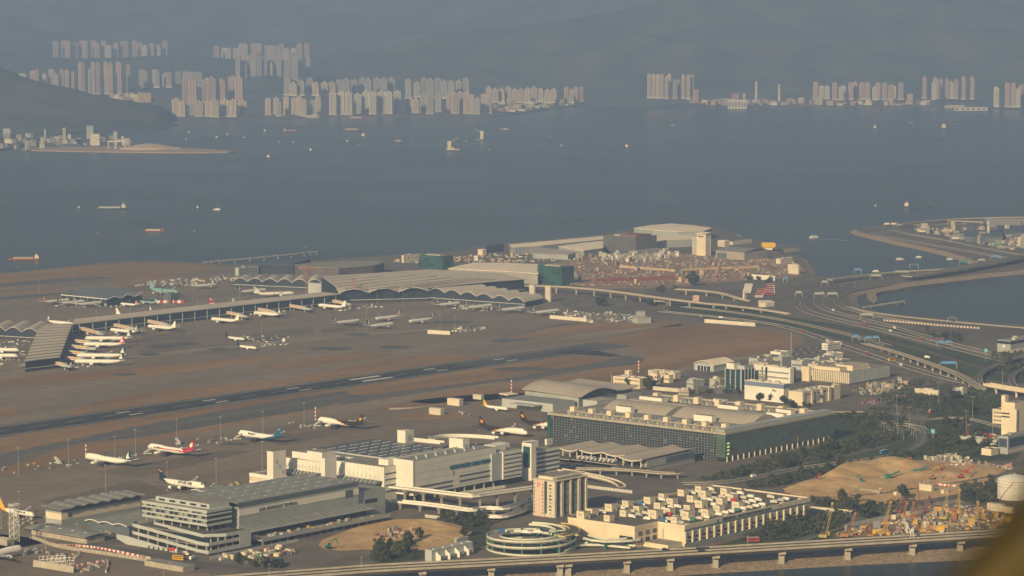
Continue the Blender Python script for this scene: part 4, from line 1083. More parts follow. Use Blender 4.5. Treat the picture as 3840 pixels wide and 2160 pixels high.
for k in range(3):
    for j in range(14):
        y = OV*(.015+.07*j)
        if (j*7+k*5) % 10 < 4: ob.part('lit_pane' if False else 'pane', Glass_p, lambda b: b.box(.02, .75, y, y+OV*.055, bw[k], bw[k]+(2.5 if k else 2.4)))
        else: ob.part('mullion', LG_wall, lambda b: b.box(.05, .7, y, y+.5, bw[k], bw[k]+2.3))
for k in range(8): y = 3+k*(OV-6)/7; ob.part('stilt', Conc, lambda b: b.tube((3,y,0),(3,y,OH-15.5),.7,n=6))
for k in range(3): x = OU*(.3+.3*k); ob.part('stilt', Conc, lambda b: b.tube((x,3,0),(x,3,OH-15.5),.7,n=6))
ob.part('penthouse', [LG_wall, ConcD], lambda b: b.box(OU*.2, OU, OV*.04, OV*.86, OH, OH+5, 0, 1))
for k in range(5): y = OV*(.08+.16*k); ob.part('penthouse_window', Glass_d, lambda b: b.box(OU*.2-.1, OU*.2, y, y+OV*.09, OH+1.4, OH+3.4))
ob.part('roof_deck', ConcD, lambda b: b.box(.6, OU*.2-.2, .6, OV-.6, OH-.1, OH+.15))
# striped shed and low roofs to the left
ss = Blk('striped_shed', (230,1911), zt(21), 527, 171, 'tall grey shed with cream stripe and wavy dark eaves, lower left')
ss.part('wall', G_wall, lambda b: b.box(0, ss.lu, 0, ss.lv, 0, 21))
ss.part('cream_stripe', C_wall, lambda b: (b.box(-.15, 0, 0, ss.lv, 10.5, 16.5), b.box(-.15, ss.lu, -.15, 0, 10.5, 16.5)))
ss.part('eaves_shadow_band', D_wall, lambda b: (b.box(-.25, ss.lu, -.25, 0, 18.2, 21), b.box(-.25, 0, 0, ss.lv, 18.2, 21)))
def wv(b):
    n = 56; rg_ = []
    for i in range(n+1):
        x = -3+(ss.lu+6)*i/n; z = 21.8+1.7*abs(math.sin(math.pi*7*max(0, i/n-.12))) if i/n > .12 else 21.8
        rg_.append([(x,-3.5,z),(x,ss.lv+4,z+1.2),(x,ss.lv+4,z+.5),(x,-3.5,z-.7)])
    b.ring(rg_)
ss.part('roof', Roof_g, wv)
ss.part('scribble_logo', D_wall, lambda b: b.box(ss.lu*.08, ss.lu*.13, -.3, -.15, 12, 16))
lr = Blk('low_shed', (325,2010), zt(8), 392, 118, 'low grey shed with tan wall and white rooflights at lower left')
lr.part('wall', Conc, lambda b: b.box(0, lr.lu, 0, lr.lv, 0, 6.2))
lr.part('clerestory', Glass_d, lambda b: b.box(-.1, 0, 0, lr.lv, 5.0, 6.2))
lr.part('roof', Roof_g, lambda b: b.ring([[(x,-2,z),(x,lr.lv+5,z),(x,lr.lv+5,z+.8),(x,-2,z+.8)] for x, z in ((-4,6.6),(lr.lu*.3,7.8),(lr.lu*.6,8.0),(lr.lu+4,6.8))]))
for k in range(4): y = lr.lv*(.12+.23*k); lr.part('rooflight', WhiteP, lambda b: b.box(lr.lu*.3, lr.lu*.3+3, y, y+1.8, 8.6, 9.0))
P0 = g(*R1(1915,700), zt(10)); P1 = g(*R1(1280,605), zt(10)); wavy('loading_canopy', P1, P0, 3, 1.8, U*75, 0, 'grey loading canopy with three shallow waves beside the podium', D_wall, Roof_g, zt(10))
q = Blk('apron_hut', R1(105,905), zt(6), R1(215,0)[0], -20, 'small tan hut at the left edge beside the lattice tower'); q.part('wall', [Conc, ConcL], lambda b: b.box(0,q.lu,0,q.lv,0,6,0,1)); q.part('parapet', ConcL, lambda b: b.box(-.2,q.lu+.2,-.2,0,5.2,6.6)); q.part('door', Glass_d, lambda b: b.box(2,4,-.05,0,0,2.6))
q = Blk('plant_roof', R2(830,1395), zt(5), R2(1000,0)[0], R2(250,0)[0], 'plain grey flat roof at the bottom beside the bridge'); q.part('wall', [Conc, Roof_g], lambda b: b.box(0,q.lu,0,q.lv,0,5,0,1)); q.part('parapet', LG_wall, lambda b: b.box(-.3,q.lu,-.3,0,4.4,5.8)); q.part('roof_hatch', ConcD, lambda b: b.box(q.lu*.4,q.lu*.5,q.lv*.4,q.lv*.5,5,6))
# white lattice tower
tw = g(54, 2034); e = empty('lattice_tower', tw, UANG, 'white lattice tower at the left edge of the photo', 'tower')
def latt(b, h=36, w=3.4):
    for x in (-w,w):
        for y in (-w,w): b.tube((x,y,0),(x*.9,y*.9,h),.3,n=4)
    for i in range(12):
        z, z2 = h*i/12, h*(i+1)/12; s_ = w if i % 2 else -w
        for a, c in (((-s_,-w,z),(s_,-w,z2)), ((-w,-s_,z),(-w,s_,z2)), ((s_,w,z),(-s_,w,z2)), ((w,s_,z),(w,-s_,z2))): b.tube(a, c, .18, n=3)
        for a, c in (((-w,-w,z2),(w,-w,z2)), ((-w,-w,z2),(-w,w,z2)), ((-w,w,z2),(w,w,z2)), ((w,-w,z2),(w,w,z2))): b.tube(a, c, .18, n=3)
part('frame', SteelW, e, latt); part('platform', SteelW, e, lambda b: b.box(-4,4,-4,4,36,36.5)); part('railing', SteelW, e, lambda b: (b.box(-4,4,-4,-3.9,37.4,37.7), b.box(-4,-3.9,-4,4,37.4,37.7), b.box(-4,4,3.9,4,37.4,37.7), b.box(3.9,4,-4,4,37.4,37.7)))
# ------------------------------------------------------------------ freight forwarding centre with rooftop lorry park
fc = Blk('forwarding_centre', (2567,1969), zt(21), 3037, 2196, 'long cream forwarding centre with a lorry park on its roof')
FU, FV = fc.lu, fc.lv
f2u = run_to(fc.o.location+Vector((0,0,21)), -U, 2380) if False else 0
notchV = run_to(fc.o.location+Vector((0,0,fc.h)), V, 2467)
notchP = fc.o.location+V*notchV
west = run_to(notchP+Vector((0,0,fc.h)), -U, 2380)
wv_ = run_to(notchP-U*west+Vector((0,0,fc.h)), V, 2130)
fc.part('wall', [C_wall, M_yard], lambda b: b.prism([(0,0),(FU,0),(FU,FV),(-west*.6,FV),(-west,notchV+wv_),(-west,notchV),(0,notchV)], 0, 19.4, 0, 1))
fc.part('front_parapet', ConcL, lambda b: b.box(-.3, FU, -.5, .3, 16.4, 21))
fc.part('side_parapet', C_wall, lambda b: (b.box(-.4, .2, .3, notchV, 17.5, 21), b.box(-west-.3, 0, notchV-.4, notchV+.2, 17.5, 21), b.box(-west-.4, -west+.2, notchV, notchV+wv_, 17.5, 21), b.box(-west*.6, FU, FV-.4, FV, 19.4, 20.8), b.box(FU-.4, FU, .3, FV-.4, 19.4, 20.8)))
fc.part('soffit_band', mat('blue_grey_band', (.16,.20,.23), .6, .1, .2), lambda b: b.box(0, FU, -.15, 0, 14.2, 16.4))
fc.part('plinth_band', mat('plinth_grey', (.25,.28,.27), .7, .1, .2), lambda b: b.box(0, FU, -.8, 0, 0, 2.8))
nb = 18; pw = FU/nb
for k in range(nb):
    x = k*pw
    fc.part('pilaster', C_wall, lambda b: b.box(x+.1, x+1.7, -1.3, 0, 2.8, 14.2))
    fc.part('pilaster', Pink, lambda b: b.box(x+2.6, x+3.4, -.7, 0, 2.8, 14.2))
    fc.part('window', Glass_d, lambda b: b.box(x+pw*.52, x+pw*.92, -.12, 0, 6.6, 9.6))
    fc.part('window', Glass_p if k % 3 else LG_wall, lambda b: b.box(x+pw*.52, x+pw*.92, -.12, 0, 9.9, 13.6))
    fc.part('window', Glass_d, lambda b: b.box(x+pw*.52, x+pw*.92, -.12, 0, 3.2, 5.0))
    for z in (6.6, 9.7): fc.part('sill', ConcL, lambda b: b.box(x+pw*.5, x+pw*.94, -.45, 0, z-.25, z))
    if k % 2: fc.part('drain_pipe', Steel, lambda b: b.box(x+pw*.40, x+pw*.44, -.4, 0, 2.8, 14.2))
for i in range(3):
    for j in range(2): y_ = -west*(.85-.31*i); fc.part('dock_window', Glass_d, lambda b: b.box(y_, y_+west*.16, notchV-.55, notchV-.4, 4.5+j*6.5, 8.5+j*6.5))
for k in range(5): fc.part('small_window', Glass_d, lambda b: b.box(-.5, -.4, notchV*.78, notchV*.81, 6+k*1.9, 7+k*1.9))
fc.part('ramp_doorway', Glass_d, lambda b: b.box(-west-.55, -west-.4, notchV+2, notchV+wv_*.22, 5.5, 10.5))
fc.part('lower_annex', [C_wall, ConcD], lambda b: b.box(-west*.65, 4, 2, notchV-.6, 0, 4.6, 0, 1))
for k in range(7): x = FU*(.02+.15*k); fc.part('roof_hood', ConcL, lambda b: b.box(x, x+5, .3, 3.2, 20.2, 21.4))
text('AIRPORT FREIGHT FORWARDING CENTRE', 2.9, Ink, fc.o, (FU*.405, -.72, 17.4), (math.pi/2,0,0), sx=FU*.30/62, bold=True)
text('機場空運中心', 2.9, Ink, fc.o, (FU*.285, -.72, 17.4), (math.pi/2,0,0), sx=1.35, bold=True)
text('JK', 2.9, InkTeal, fc.o, (FU*.245, -.72, 17.4), (math.pi/2,0,0), bold=True)
fc.part('round_emblem', Red, lambda b: b.box(FU*.755, FU*.762, -.7, -.5, 17.4, 19.6))
# rooftop huts and lorries
fo = fc.o.location
SH = [(.06,.16),(.17,.19),(.30,.16),(.42,.20),(.55,.17),(.10,.42),(.22,.44),(.35,.41),(.47,.44),(.60,.40),(.72,.44),(.05,.66),(.18,.70),(.31,.66),(.44,.70),(.57,.66),(.70,.70),(.84,.66),(.12,.90),(.26,.92),(.40,.88),(.54,.92),(.68,.90),(-.10,.62),(-.13,.84),(-.04,.88),(.82,.90)]
def mk_hut():
    e = empty('rooftop_hut'); part('wall', [C_wall, ConcD], e, lambda b: b.box(-5,5,-4.5,4.5,0,7.2,0,1)); part('parapet', C_wall, e, lambda b: (b.box(-5.2,5.2,-4.7,-4.5,6.6,7.7), b.box(-5.2,-5,-4.5,4.7,6.6,7.7)))
    part('louvre', LG_wall, e, lambda b: b.box(-5.1,-5,-2.4,2.4,3.4,5.6)); part('door', Glass_d, e, lambda b: b.box(-1,.6,-4.6,-4.5,0,2.4)); part('louvre', LG_wall, e, lambda b: b.box(1.5,3.6,-4.6,-4.5,3.4,5.4)); return e
for i, (u_, v_) in enumerate(SH):
    q = fo+U*(FU*u_)+V*(FV*v_); s_ = rnd.uniform(.78,1.12)
    place('hut', mk_hut, (q.x, q.y, zt(19.4)), UANG, 'cream stair hut on the lorry-park roof of the forwarding centre', 'roof hut', 'stair huts on the lorry-park roof', s_)
tk = [('truckW', WhiteP, WhiteP), ('truckC', ConcL, WhiteP), ('truckB', Blue, WhiteP), ('truckG', LG_wall, GreyP), ('truckR', Red, WhiteP), ('truckT', mat('teal_canvas',(.05,.18,.16),.6,.1,.3), WhiteP)]
lorry_names = {'truckW':'white lorry','truckC':'cream-boxed lorry','truckB':'blue-boxed lorry','truckG':'grey-boxed lorry','truckR':'red-boxed lorry','truckT':'teal-sheeted lorry'}
for r_ in range(6):
    for k in range(19):
        if rnd.random() < .18: continue
        u_ = .03+.05*k+rnd.uniform(-.006,.006); v_ = .09+.155*r_+rnd.uniform(-.008,.008)
        if any(abs(u_-a)*FU < 7.5 and abs(v_-c)*FV < 8.5 for a, c in SH): continue
        if u_ > .92 - .0*v_: continue
        w_ = rnd.choices(range(6), (10,6,1,3,1,1))[0]; kk, bm, cm = tk[w_]
        q = fo+U*(FU*u_)+V*(FV*v_)
        place(kk, mk_truck(bm, cm), (q.x, q.y, zt(19.45)), UANG+math.pi/2+(math.pi if r_ % 2 else 0), lorry_names[kk]+' parked on the forwarding centre roof', 'lorry', 'lorries on the forwarding centre roof: '+lorry_names[kk], 1.0)
for k in range(5):
    tree(tuple(fo+U*(FU*(.78+.05*k))+V*(FV*(.60+.06*(k%3)))+Vector((0,0,19.4))), .42, 3, 'small planted tree on the roof end of the forwarding centre', 'roof planting on the forwarding centre')

# ------------------------------------------------------------------ spiral truck ramp beside it
sc_ = g(1992, 2003, zt(13.5)); RR = 43.0
sp = empty('spiral_truck_ramp', (sc_.x, sc_.y, Z0), 0, 'round mint-edged spiral truck ramp on green columns', 'ramp')
def helix(R, z0, z1, a0, a1, n=48): return [Vector((math.cos(a0+(a1-a0)*i/n)*R, math.sin(a0+(a1-a0)*i/n)*R, z0+(z1-z0)*i/n)) for i in range(n+1)]
def hel_deck(a0, a1, z0, z1):
    o_ = helix(RR, z0, z1, a0, a1); i_ = helix(RR-13, z0, z1, a0, a1)
    part('ramp_deck', [ConcD], sp, lambda b: b.ring([[o, i, i-Vector((0,0,.9)), o-Vector((0,0,.9))] for o, i in zip(o_, i_)]))
    part('outer_parapet', Mint, sp, lambda b: b.ring([[o*1.0+Vector((0,0,-1.0)), o+Vector((0,0,1.5)), Vector((o.x*.985,o.y*.985,o.z+1.5)), Vector((o.x*.985,o.y*.985,o.z-1))] for o in o_]))
    part('inner_parapet', Mint, sp, lambda b: b.ring([[i+Vector((0,0,-.9)), i+Vector((0,0,1.2)), Vector((i.x*.97,i.y*.97,i.z+1.2)), Vector((i.x*.97,i.y*.97,i.z-.9))] for i in i_]))
hel_deck(math.radians(-40), math.radians(-40-360), 14.0, 8.2); hel_deck(math.radians(-40), math.radians(-40-360), 8.2, 2.4)
for k in range(14):
    a = 2*math.pi*k/14; part('column', Green_p, sp, lambda b: b.box(math.cos(a)*(RR-2)-.7, math.cos(a)*(RR-2)+.7, math.sin(a)*(RR-2)-.7, math.sin(a)*(RR-2)+.7, 0, 12.6))
part('base_wall', Mint, sp, lambda b: b.ring([[Vector((math.cos(a)*(RR-.2), math.sin(a)*(RR-.2), z)) for z in (0, 1.6)] + [Vector((math.cos(a)*(RR-1), math.sin(a)*(RR-1), z)) for z in (1.6, 0)] for a in [2*math.pi*i/48 for i in range(49)]], 0, True, False))
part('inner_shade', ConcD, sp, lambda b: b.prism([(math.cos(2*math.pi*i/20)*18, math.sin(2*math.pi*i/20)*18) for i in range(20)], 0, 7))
for dy, (x, y), m in ((0,(1885,1998),'truckB'),(0,(1945,2000),'truckW'),(0,(1975,2003),'truckW'),(0,(2020,2002),'truckW'),(0,(2078,2000),'truckG')):
    q = g(x, y, zt(12)); place(m, mk_truck(Blue if m == 'truckB' else WhiteP, WhiteP), (q.x, q.y, zt(12.2)), rnd.uniform(-.3,.3), {'truckB':'blue-boxed lorry climbing the round spiral ramp','truckW':'white lorry on the round spiral ramp','truckG':'grey-boxed lorry on the right of the spiral ramp'}[m], 'lorry', 'lorries on the spiral ramp')
deck_road('link_ramp', pxpath([R7(740,1010), R7(1000,1085), R7(1400,1075), R7(1560,1050)], [zt(8),zt(8),zt(8),zt(8)], 1), 12, 'mint-edged link ramp from the spiral to the forwarding centre', 'ramp', ConcD, Mint, par=1.6, girder=1.4, cols=22, colw=1.6, lanes=False, colm=Green_p)
deck_road('link_ramp', pxpath([R7(-60,1180), R7(400,1170), R7(900,1120), R7(1500,1180)], [zt(2.5)]*4, 1), 11, 'lowest mint-edged ramp in front of the spiral', 'ramp', ConcD, Mint, par=1.6, girder=1.2, lanes=False)
deck_road('link_ramp', pxpath([R5(2370,665), R7(120,835), R7(300,860), R7(410,915)], [zt(19)]*4, 2), 10, 'high mint-edged ramp bending over the spiral', 'ramp', ConcD, Mint, par=1.6, girder=1.2, cols=14, colw=1.4, lanes=False, colm=Green_p)
deck_road('link_ramp', pxpath([R7(380,830), R7(560,850), R7(640,905), R7(600,965), R7(420,1000)], [zt(15)]*5, 2), 10, 'yellow-kerbed ramp turning between spiral and forwarding centre', 'ramp', ConcD, mat('yellow_kerb',(.62,.48,.20),.7,.1,.3), par=1.0, girder=1.2, lanes=False)

# ------------------------------------------------------------------ slim office tower
ow = Blk('office_tower', (2079,1806), zt(37), 2201, 1996, 'slim office tower with pink end wall and vertical glass strips')
TU, TV = ow.lu, ow.lv
ow.part('core', [Glass_d, ConcD], lambda b: b.box(.6, TU-.6, .6, TV-.6, 2, 36.4, 0, 1))
ow.part('pink_wall', Pink, lambda b: b.box(-1.6, .8, TV*.42, TV*.90, 0, 37.6))
ow.part('cream_wall', ConcL, lambda b: (b.box(-.4, .8, 0, TV*.32, 0, 36), b.box(-.2, .5, TV*.32, TV*.42, 0, 3)))
ow.part('glass_strip', Glass_g, lambda b: (b.box(.1, .7, TV*.32, TV*.42, 3, 35), b.box(.1, .7, TV*.90, TV, 0, 35)))
for k in range(9):
    for f_ in (.46, .84): ow.part('window', Glass_d, lambda b: b.box(-1.7, -1.6, TV*f_, TV*(f_+.035), 3+k*3.6, 4.6+k*3.6))
    ow.part('window', Glass_d if k % 3 else Glass_p, lambda b: b.box(-.5, -.4, TV*.12, TV*.22, 3+k*3.6, 4.6+k*3.6))
ow.part('red_logo', Red, lambda b: (b.box(-1.75, -1.6, TV*.62, TV*.64, 30.5, 34), b.box(-1.75, -1.6, TV*.70, TV*.72, 30.5, 34), b.box(-1.75, -1.6, TV*.64, TV*.70, 33.3, 34), b.box(-1.75, -1.6, TV*.64, TV*.70, 30.5, 31.2)))
for x0, x1 in ((.0,.055),(.20,.27),(.47,.52),(.72,.80),(.95,1.0)): ow.part('pier', ConcL, lambda b: b.box(TU*x0, TU*x1, -.8, .6, 0, 36))
for k in range(22):
    x = TU*(.07+.04*k); ow.part('mullion', Steel, lambda b: b.box(x, x+.14, .3, .6, 3, 35.2))
for z in (11,19,27): ow.part('floor_band', D_wall, lambda b: b.box(TU*.06, TU*.95, .3, .62, z, z+.8))
ow.part('roof_slab', ConcL, lambda b: b.box(-1, TU+.6, -1, TV+1, 36.4, 37.2))
ow.part('roof_house', [ConcL, ConcD], lambda b: b.box(TU*.12, TU*.96, TV*.25, TV*.9, 37.2, 40, 0, 1))
ow.part('canopy_fin', ConcL, lambda b: b.box(TU*.1, TU*.98, TV*.05, TV*.2, 39.6, 40.3))
ow.part('base', ConcD, lambda b: b.box(0, TU, .2, TV, 0, 2))

# ------------------------------------------------------------------ glass-fronted cargo building
hs = Blk('glass_cargo_building', (2720,1628), zt(32), 3129, 2056, 'huge cargo building with a gridded dark glass west front')
HU_, HVv = hs.lu, hs.lv
hs.part('core', [Glass_d, Roof_g], lambda b: b.box(.5, HU_-.5, .5, HVv-.5, 0, 31.6, 0, 1))
NC, NR = 58, 10
hs.part('corner_glass', mat('corner_green_glass',(.07,.12,.09),.3,.3,.12,spec=.5), lambda b: b.box(-.1, 11, -.4, 11, 5, 30.5))
for k in range(NC): y = 12+k*(HVv-16)/NC; hs.part('mullion', mat('mullion_grey',(.21,.22,.23),.5,.1,.2), lambda b: b.box(-.12, .5, y, y+.32, 1, 30.5))
for k in range(NR): z = 1.2+k*29/NR; hs.part('transom', mat('mullion_grey',(.21,.22,.23),.5,.1,.2), lambda b: b.box(-.2, .5, 11, HVv-3, z, z+.35))
for k in range(30):
    y = 12+rnd.randrange(NC)*(HVv-16)/NC; z = 1.5+rnd.randrange(NR)*29/NR; hs.part('pane', D_wall if k % 3 else Glass_t, lambda b: b.box(.3, .52, y+.35, y+(HVv-16)/NC, z, z+29/NR-.2))
hs.part('green_curtain_wall', mat('shaded_green_glass', (.10,.13,.11), .3, .3, .12, spec=.5), lambda b: b.box(11, HU_, -.3, .6, 6, 30.5))
for k in range(7): z = 7+k*3.4; hs.part('transom', mat('green_transom',(.16,.19,.17),.5,.1,.3), lambda b: b.box(11, HU_, -.45, -.3, z, z+.3))
for k in range(20): x = 2+k*(HU_-4)/20; hs.part('colonnade_column', ConcL, lambda b: b.box(x, x+1.3, -1.5, -.2, 0, 6))
for k, z in enumerate((12,16,20,24)): hs.part('lit_window', Lit, lambda b: b.box(3, 7.5, -.55, -.4, z-4, z-2.2))
hs.part('roof_rim', Conc, lambda b: (b.box(-.8, HU_+.8, -.8, 3, 31, 33.6), b.box(-.8, 3, 3, HVv+.8, 31, 33.6), b.box(3, HU_+.8, HVv-3, HVv+.8, 31, 33.4), b.box(HU_-3, HU_+.8, 3, HVv-3, 31, 33.4)))
hs.part('glass_rim', G_wall, lambda b: b.box(3, HU_, 3, 16, 31.6, 36))
hs.part('far_end_glass', Glass_g, lambda b: b.box(-.8, 6, HVv-3.2, HVv+1, 0, 30))
for r_, (x_, z_) in enumerate(((12,33.2),(34,33.2),(HU_*.82,34.5))):
    for k in range(34):
        y = 18+k*(HVv-36)/34; hs.part('sawtooth_skylight', Roof_t if k % 2 else Roof_g, lambda b: b.ring([[(x_,y,32),(x_+9,y,32),(x_+9,y+4.6,32),(x_,y+4.6,32)],[(x_,y+3.6,z_+1.4),(x_+9,y+3.6,z_+1.4),(x_+9,y+4.6,z_+1.4),(x_,y+4.6,z_+1.4)]]))
def vault(b, x0, x1, y0, y1, z, h, n=12):
    b.ring([[(x0+(x1-x0)*i/n, y, z+h*math.sin(math.pi*i/n)) for i in range(n+1)] + [(x1,y,z-.4),(x0,y,z-.4)] for y in (y0, y1)])
hs.part('vault_roof', Roof_t, lambda b: vault(b, HU_*.36, HU_*.62, HVv*.08, HVv*.52, 32, 9))
hs.part('vault_roof', Roof_t, lambda b: vault(b, HU_*.36, HU_*.62, HVv*.56, HVv*.92, 32, 8))
for k in range(24):
    y = HVv*(.10+.0345*k)
    if .52 < y/HVv < .56: continue
    hs.part('vault_rib', Conc, lambda b: b.ring([[(HU_*.36+(HU_*.26)*i/10, y, 32+(9.4 if y < HVv*.54 else 8.4)*math.sin(math.pi*i/10)), (HU_*.36+(HU_*.26)*i/10, y+1.2, 32+(9.4 if y < HVv*.54 else 8.4)*math.sin(math.pi*i/10))] for i in range(11)], 0, False, False))
hs.part('roof_street', Conc, lambda b: (b.box(26, 31, 8, HVv-8, 31.6, 34.4), b.box(HU_*.66, HU_*.70, 8, HVv-8, 31.6, 35)))
for k in range(9): y = HVv*(.06+.107*k); hs.part('roof_tank', C_wall, lambda b: b.box(22, 29, y, y+6.5, 33, 39.6))
for k in range(8): y = HVv*(.05+.12*k); hs.part('roof_tank', C_wall, lambda b: b.box(HU_*.80, HU_*.80+8, y, y+7, 33, 41))
for x_, y_, a_, c_ in ((.30,.26,26,9),(.30,.72,22,8),(.70,.36,30,9),(.70,.80,34,12),(.88,.55,16,8),(.62,.06,24,8),(.76,.10,22,10)): hs.part('plant_room', [W_wall, ConcD], lambda b: b.box(HU_*x_, HU_*x_+c_, HVv*y_, HVv*y_+a_, 32, 39, 0, 1))
hs.part('yellow_pennant', P_yell, lambda b: b.box(HU_*.62, HU_*.62+1.6, -5, -4.8, 9, 14))
# wavy canopies between the terminals
for k, (xa, ya, xb, yb, L) in enumerate(((R6(390,1140)+R6(664,1150)+(60,)), (R6(664,1150)+R6(1040,1186)+(62,)), (R6(1040,1186)+R6(1383,1228)+(66,)), (R6(1290,1262)+R6(1640,1300)+(100,)))):
    P0 = g(xb, yb, zt(15)); P1 = P0+V*max(26, abs(run_to(P0, V, xa)))
    e = empty('wavy_canopy', (P0.x, P0.y, Z0), UANG, ['pale wavy truck canopy, farthest of the four','pale wavy truck canopy, second from the far end','pale wavy truck canopy, third from the far end','largest pale wavy truck canopy, nearest of the four'][k], 'canopy', 'wavy truck canopies'); W_ = (P1-P0).length
    def roof(b):
        n = 14; b.ring([[(x, W_*i/n, 15-2.6*math.sin(math.pi*i/n)**1.0+x*.02) for i in range(n+1)] + [(x, W_*i/n, 14.2-2.6*math.sin(math.pi*i/n)+x*.02) for i in reversed(range(n+1))] for x in (0, L)])
    part('roof', Roof_t, e, roof)
    part('roof_edge', ConcL, e, lambda b: b.ring([[(-.3, W_*i/14, 15.2-2.6*math.sin(math.pi*i/14)), (.2, W_*i/14, 15.2-2.6*math.sin(math.pi*i/14)), (.2, W_*i/14, 13.8-2.6*math.sin(math.pi*i/14)), (-.3, W_*i/14, 13.8-2.6*math.sin(math.pi*i/14))] for i in range(15)]))
    for j in range(3):
        for x in (3, L*.5, L-4): part('column', ConcL, e, lambda b: b.tube((x, W_*(.12+.38*j), 0), (x, W_*(.12+.38*j), 12.6), .8, n=6))
    part('truck_floor', [Conc, M_road], e, lambda b: b.box(-14, L-2, .5, W_-.5, 4.4, 5.2, 0, 1))
    part('back_wall', D_wall, e, lambda b: b.box(L*.45, L-2, .6, W_-.6, 5.2, 12.4))
    if k == 3: part('shed_wall', G_wall, e, lambda b: b.box(10, L-1, 1, 10, 0, 13.4))
for k in range(9):
    q = g(*R6(700+k*65, 1290+k*7), zt(5.3)); place(('truckW','truckB','truckG')[k % 3 if k in (3,4) else 0], mk_truck(WhiteP, WhiteP), (q.x, q.y, zt(5.3)), UANG+math.pi, 'lorry standing under the pale wavy canopies', 'lorry', 'lorries under the wavy canopies')
deck_road('curved_ramp', pxpath([R7(400,10), R7(700,60), R7(1000,120), R7(1250,190), R7(1340,260)], [zt(9),zt(8),zt(6),zt(3),zt(.6)], 2), 9, 'cream-walled ramp curving down behind the office tower', 'ramp', ConcD, ConcL, par=1.6, girder=2.5, lanes=False)
deck_road('raised_road', pxpath([R6(640,1440), R6(1100,1449), R7(1500,15), R7(1900,60), R7(2200,60), R8(-60,45)], [zt(6)]*6, 2), 10, 'raised service road along the wavy canopies', 'road', ConcD, Conc, par=1.0, girder=1.2, cols=18, colw=1.4, lanes=False)

# ------------------------------------------------------------------ express hub with curved roof
P0 = g(*R6(690,350), zt(16)); P1 = g(*R6(690,350), zt(16))+U*112
hb = empty('express_hub', (P0.x, P0.y, Z0), UANG, 'grey freight hub with swelling curved roof beyond the cargo aprons', 'building')
def hub(b):
    n = 24; rg_ = []
    for i in range(n+1):
        t = i/n; x = 118*t; z = 16+ (7*math.sin(math.pi*min(1, t/.62)) if t < .62 else -1.2*math.sin(math.pi*(t-.62)/.38)) + 2*t
        rg_.append([(x,-4,z),(x,95,z+2),(x,95,z+1.2),(x,-4,z-.9)])
    b.ring(rg_)
part('roof', Roof_t, hb, hub)
part('wall', G_wall, hb, lambda b: b.box(3, 114, 3, 92, 0, 15)); part('front_glazing', Glass_d, hb, lambda b: b.ring([[(x, 2.9, 12), (x, 2.9, 15+ (6*math.sin(math.pi*min(1, (x/118)/.62)) if x/118 < .62 else 0)), (x, 3.3, 15+ (6*math.sin(math.pi*min(1, (x/118)/.62)) if x/118 < .62 else 0)), (x, 3.3, 12)] for x in range(4, 116, 7)]))
part('office_wing', [LG_wall, Conc], hb, lambda b: b.box(4, 40, -26, -3, 0, 12, 0, 1)); part('side_shed', [LG_wall, Roof_g], hb, lambda b: b.box(-48, -3, 4, 88, 0, 11, 0, 1)); part('side_canopy', Steel, hb, lambda b: b.box(-66, -3, 20, 60, 8, 8.8)); part('end_block', [G_wall, Roof_g], hb, lambda b: b.box(80, 112, -14, 2, 0, 11, 0, 1)); part('chimney', Conc, hb, lambda b: b.tube((118,40,0),(118,40,30),.8,.6,6))
place('parcelplane', lambda: empty('x'), (0,0,-50), 0, None, None) if False else None
# ------------------------------------------------------------------ catering and maintenance buildings, upper right
def windows(k, face, n, rows, z0, dz, hz, fill=.6, m=None, lo=.05, hi=.95):
    for r_ in range(rows):
        for i in range(n):
            if face == 'v': a = k.lv*(lo+(hi-lo)*i/n); w = k.lv*(hi-lo)/n*fill; k.part('window', m or Glass_d, lambda b: b.box(-.12, .02, a, a+w, z0+r_*dz, z0+r_*dz+hz))
            else: a = k.lu*(lo+(hi-lo)*i/n); w = k.lu*(hi-lo)/n*fill; k.part('window', m or Glass_d, lambda b: b.box(a, a+w, -.12, .02, z0+r_*dz, z0+r_*dz+hz))
def simple(name, top, h, xu, xv, label, wm, rm=None, roofbits=2, win=None, cat='building'):
    k = Blk(name, top, zt(h), xu, xv, label, cat)
    k.part('wall', [wm, rm or ConcD], lambda b: b.box(0, k.lu, 0, k.lv, 0, h, 0, 1))
    k.part('parapet', wm, lambda b: (b.box(-.15,k.lu+.15,-.15,.35,h-.4,h+.9), b.box(-.15,.35,.35,k.lv,h-.4,h+.9), b.box(.35,k.lu,k.lv-.4,k.lv,h,h+.9), b.box(k.lu-.4,k.lu+.15,.35,k.lv-.4,h,h+.9)))
    for i in range(roofbits):
        x = k.lu*rnd.uniform(.15,.7); y = k.lv*rnd.uniform(.1,.8); s_ = rnd.uniform(2,5); k.part('roof_unit', rnd.choice((LG_wall, ConcL, Conc)), lambda b: b.box(x, x+s_, y, y+s_*1.3, h, h+rnd.uniform(1.5,3.2)))
    if win:
        for w in win: windows(k, *w)
    return k
k = simple('blue_topped_block', S2(1525,890-75), 24, S2(1610,0)[0], S2(935,0)[0], 'white block with blue-grey top band and small dark logo', W_wall, ConcL, 8)
k.part('blue_band', mat('blue_grey_cladding',(.16,.20,.29),.5,.08,.1), lambda b: (b.box(-.2,0,0,k.lv,18.5,24.2), b.box(-.2,k.lu,-.2,0,18.5,24.2)))
k.part('round_logo', mat('maroon',(.18,.03,.03),.5,0), lambda b: b.box(-.3,-.2,k.lv*.245,k.lv*.285,14,16.4)); k.part('logo_text', Ink, lambda b: (b.box(-.3,-.2,k.lv*.19,k.lv*.235,15,15.7), b.box(-.3,-.2,k.lv*.18,k.lv*.235,13.9,14.5)))
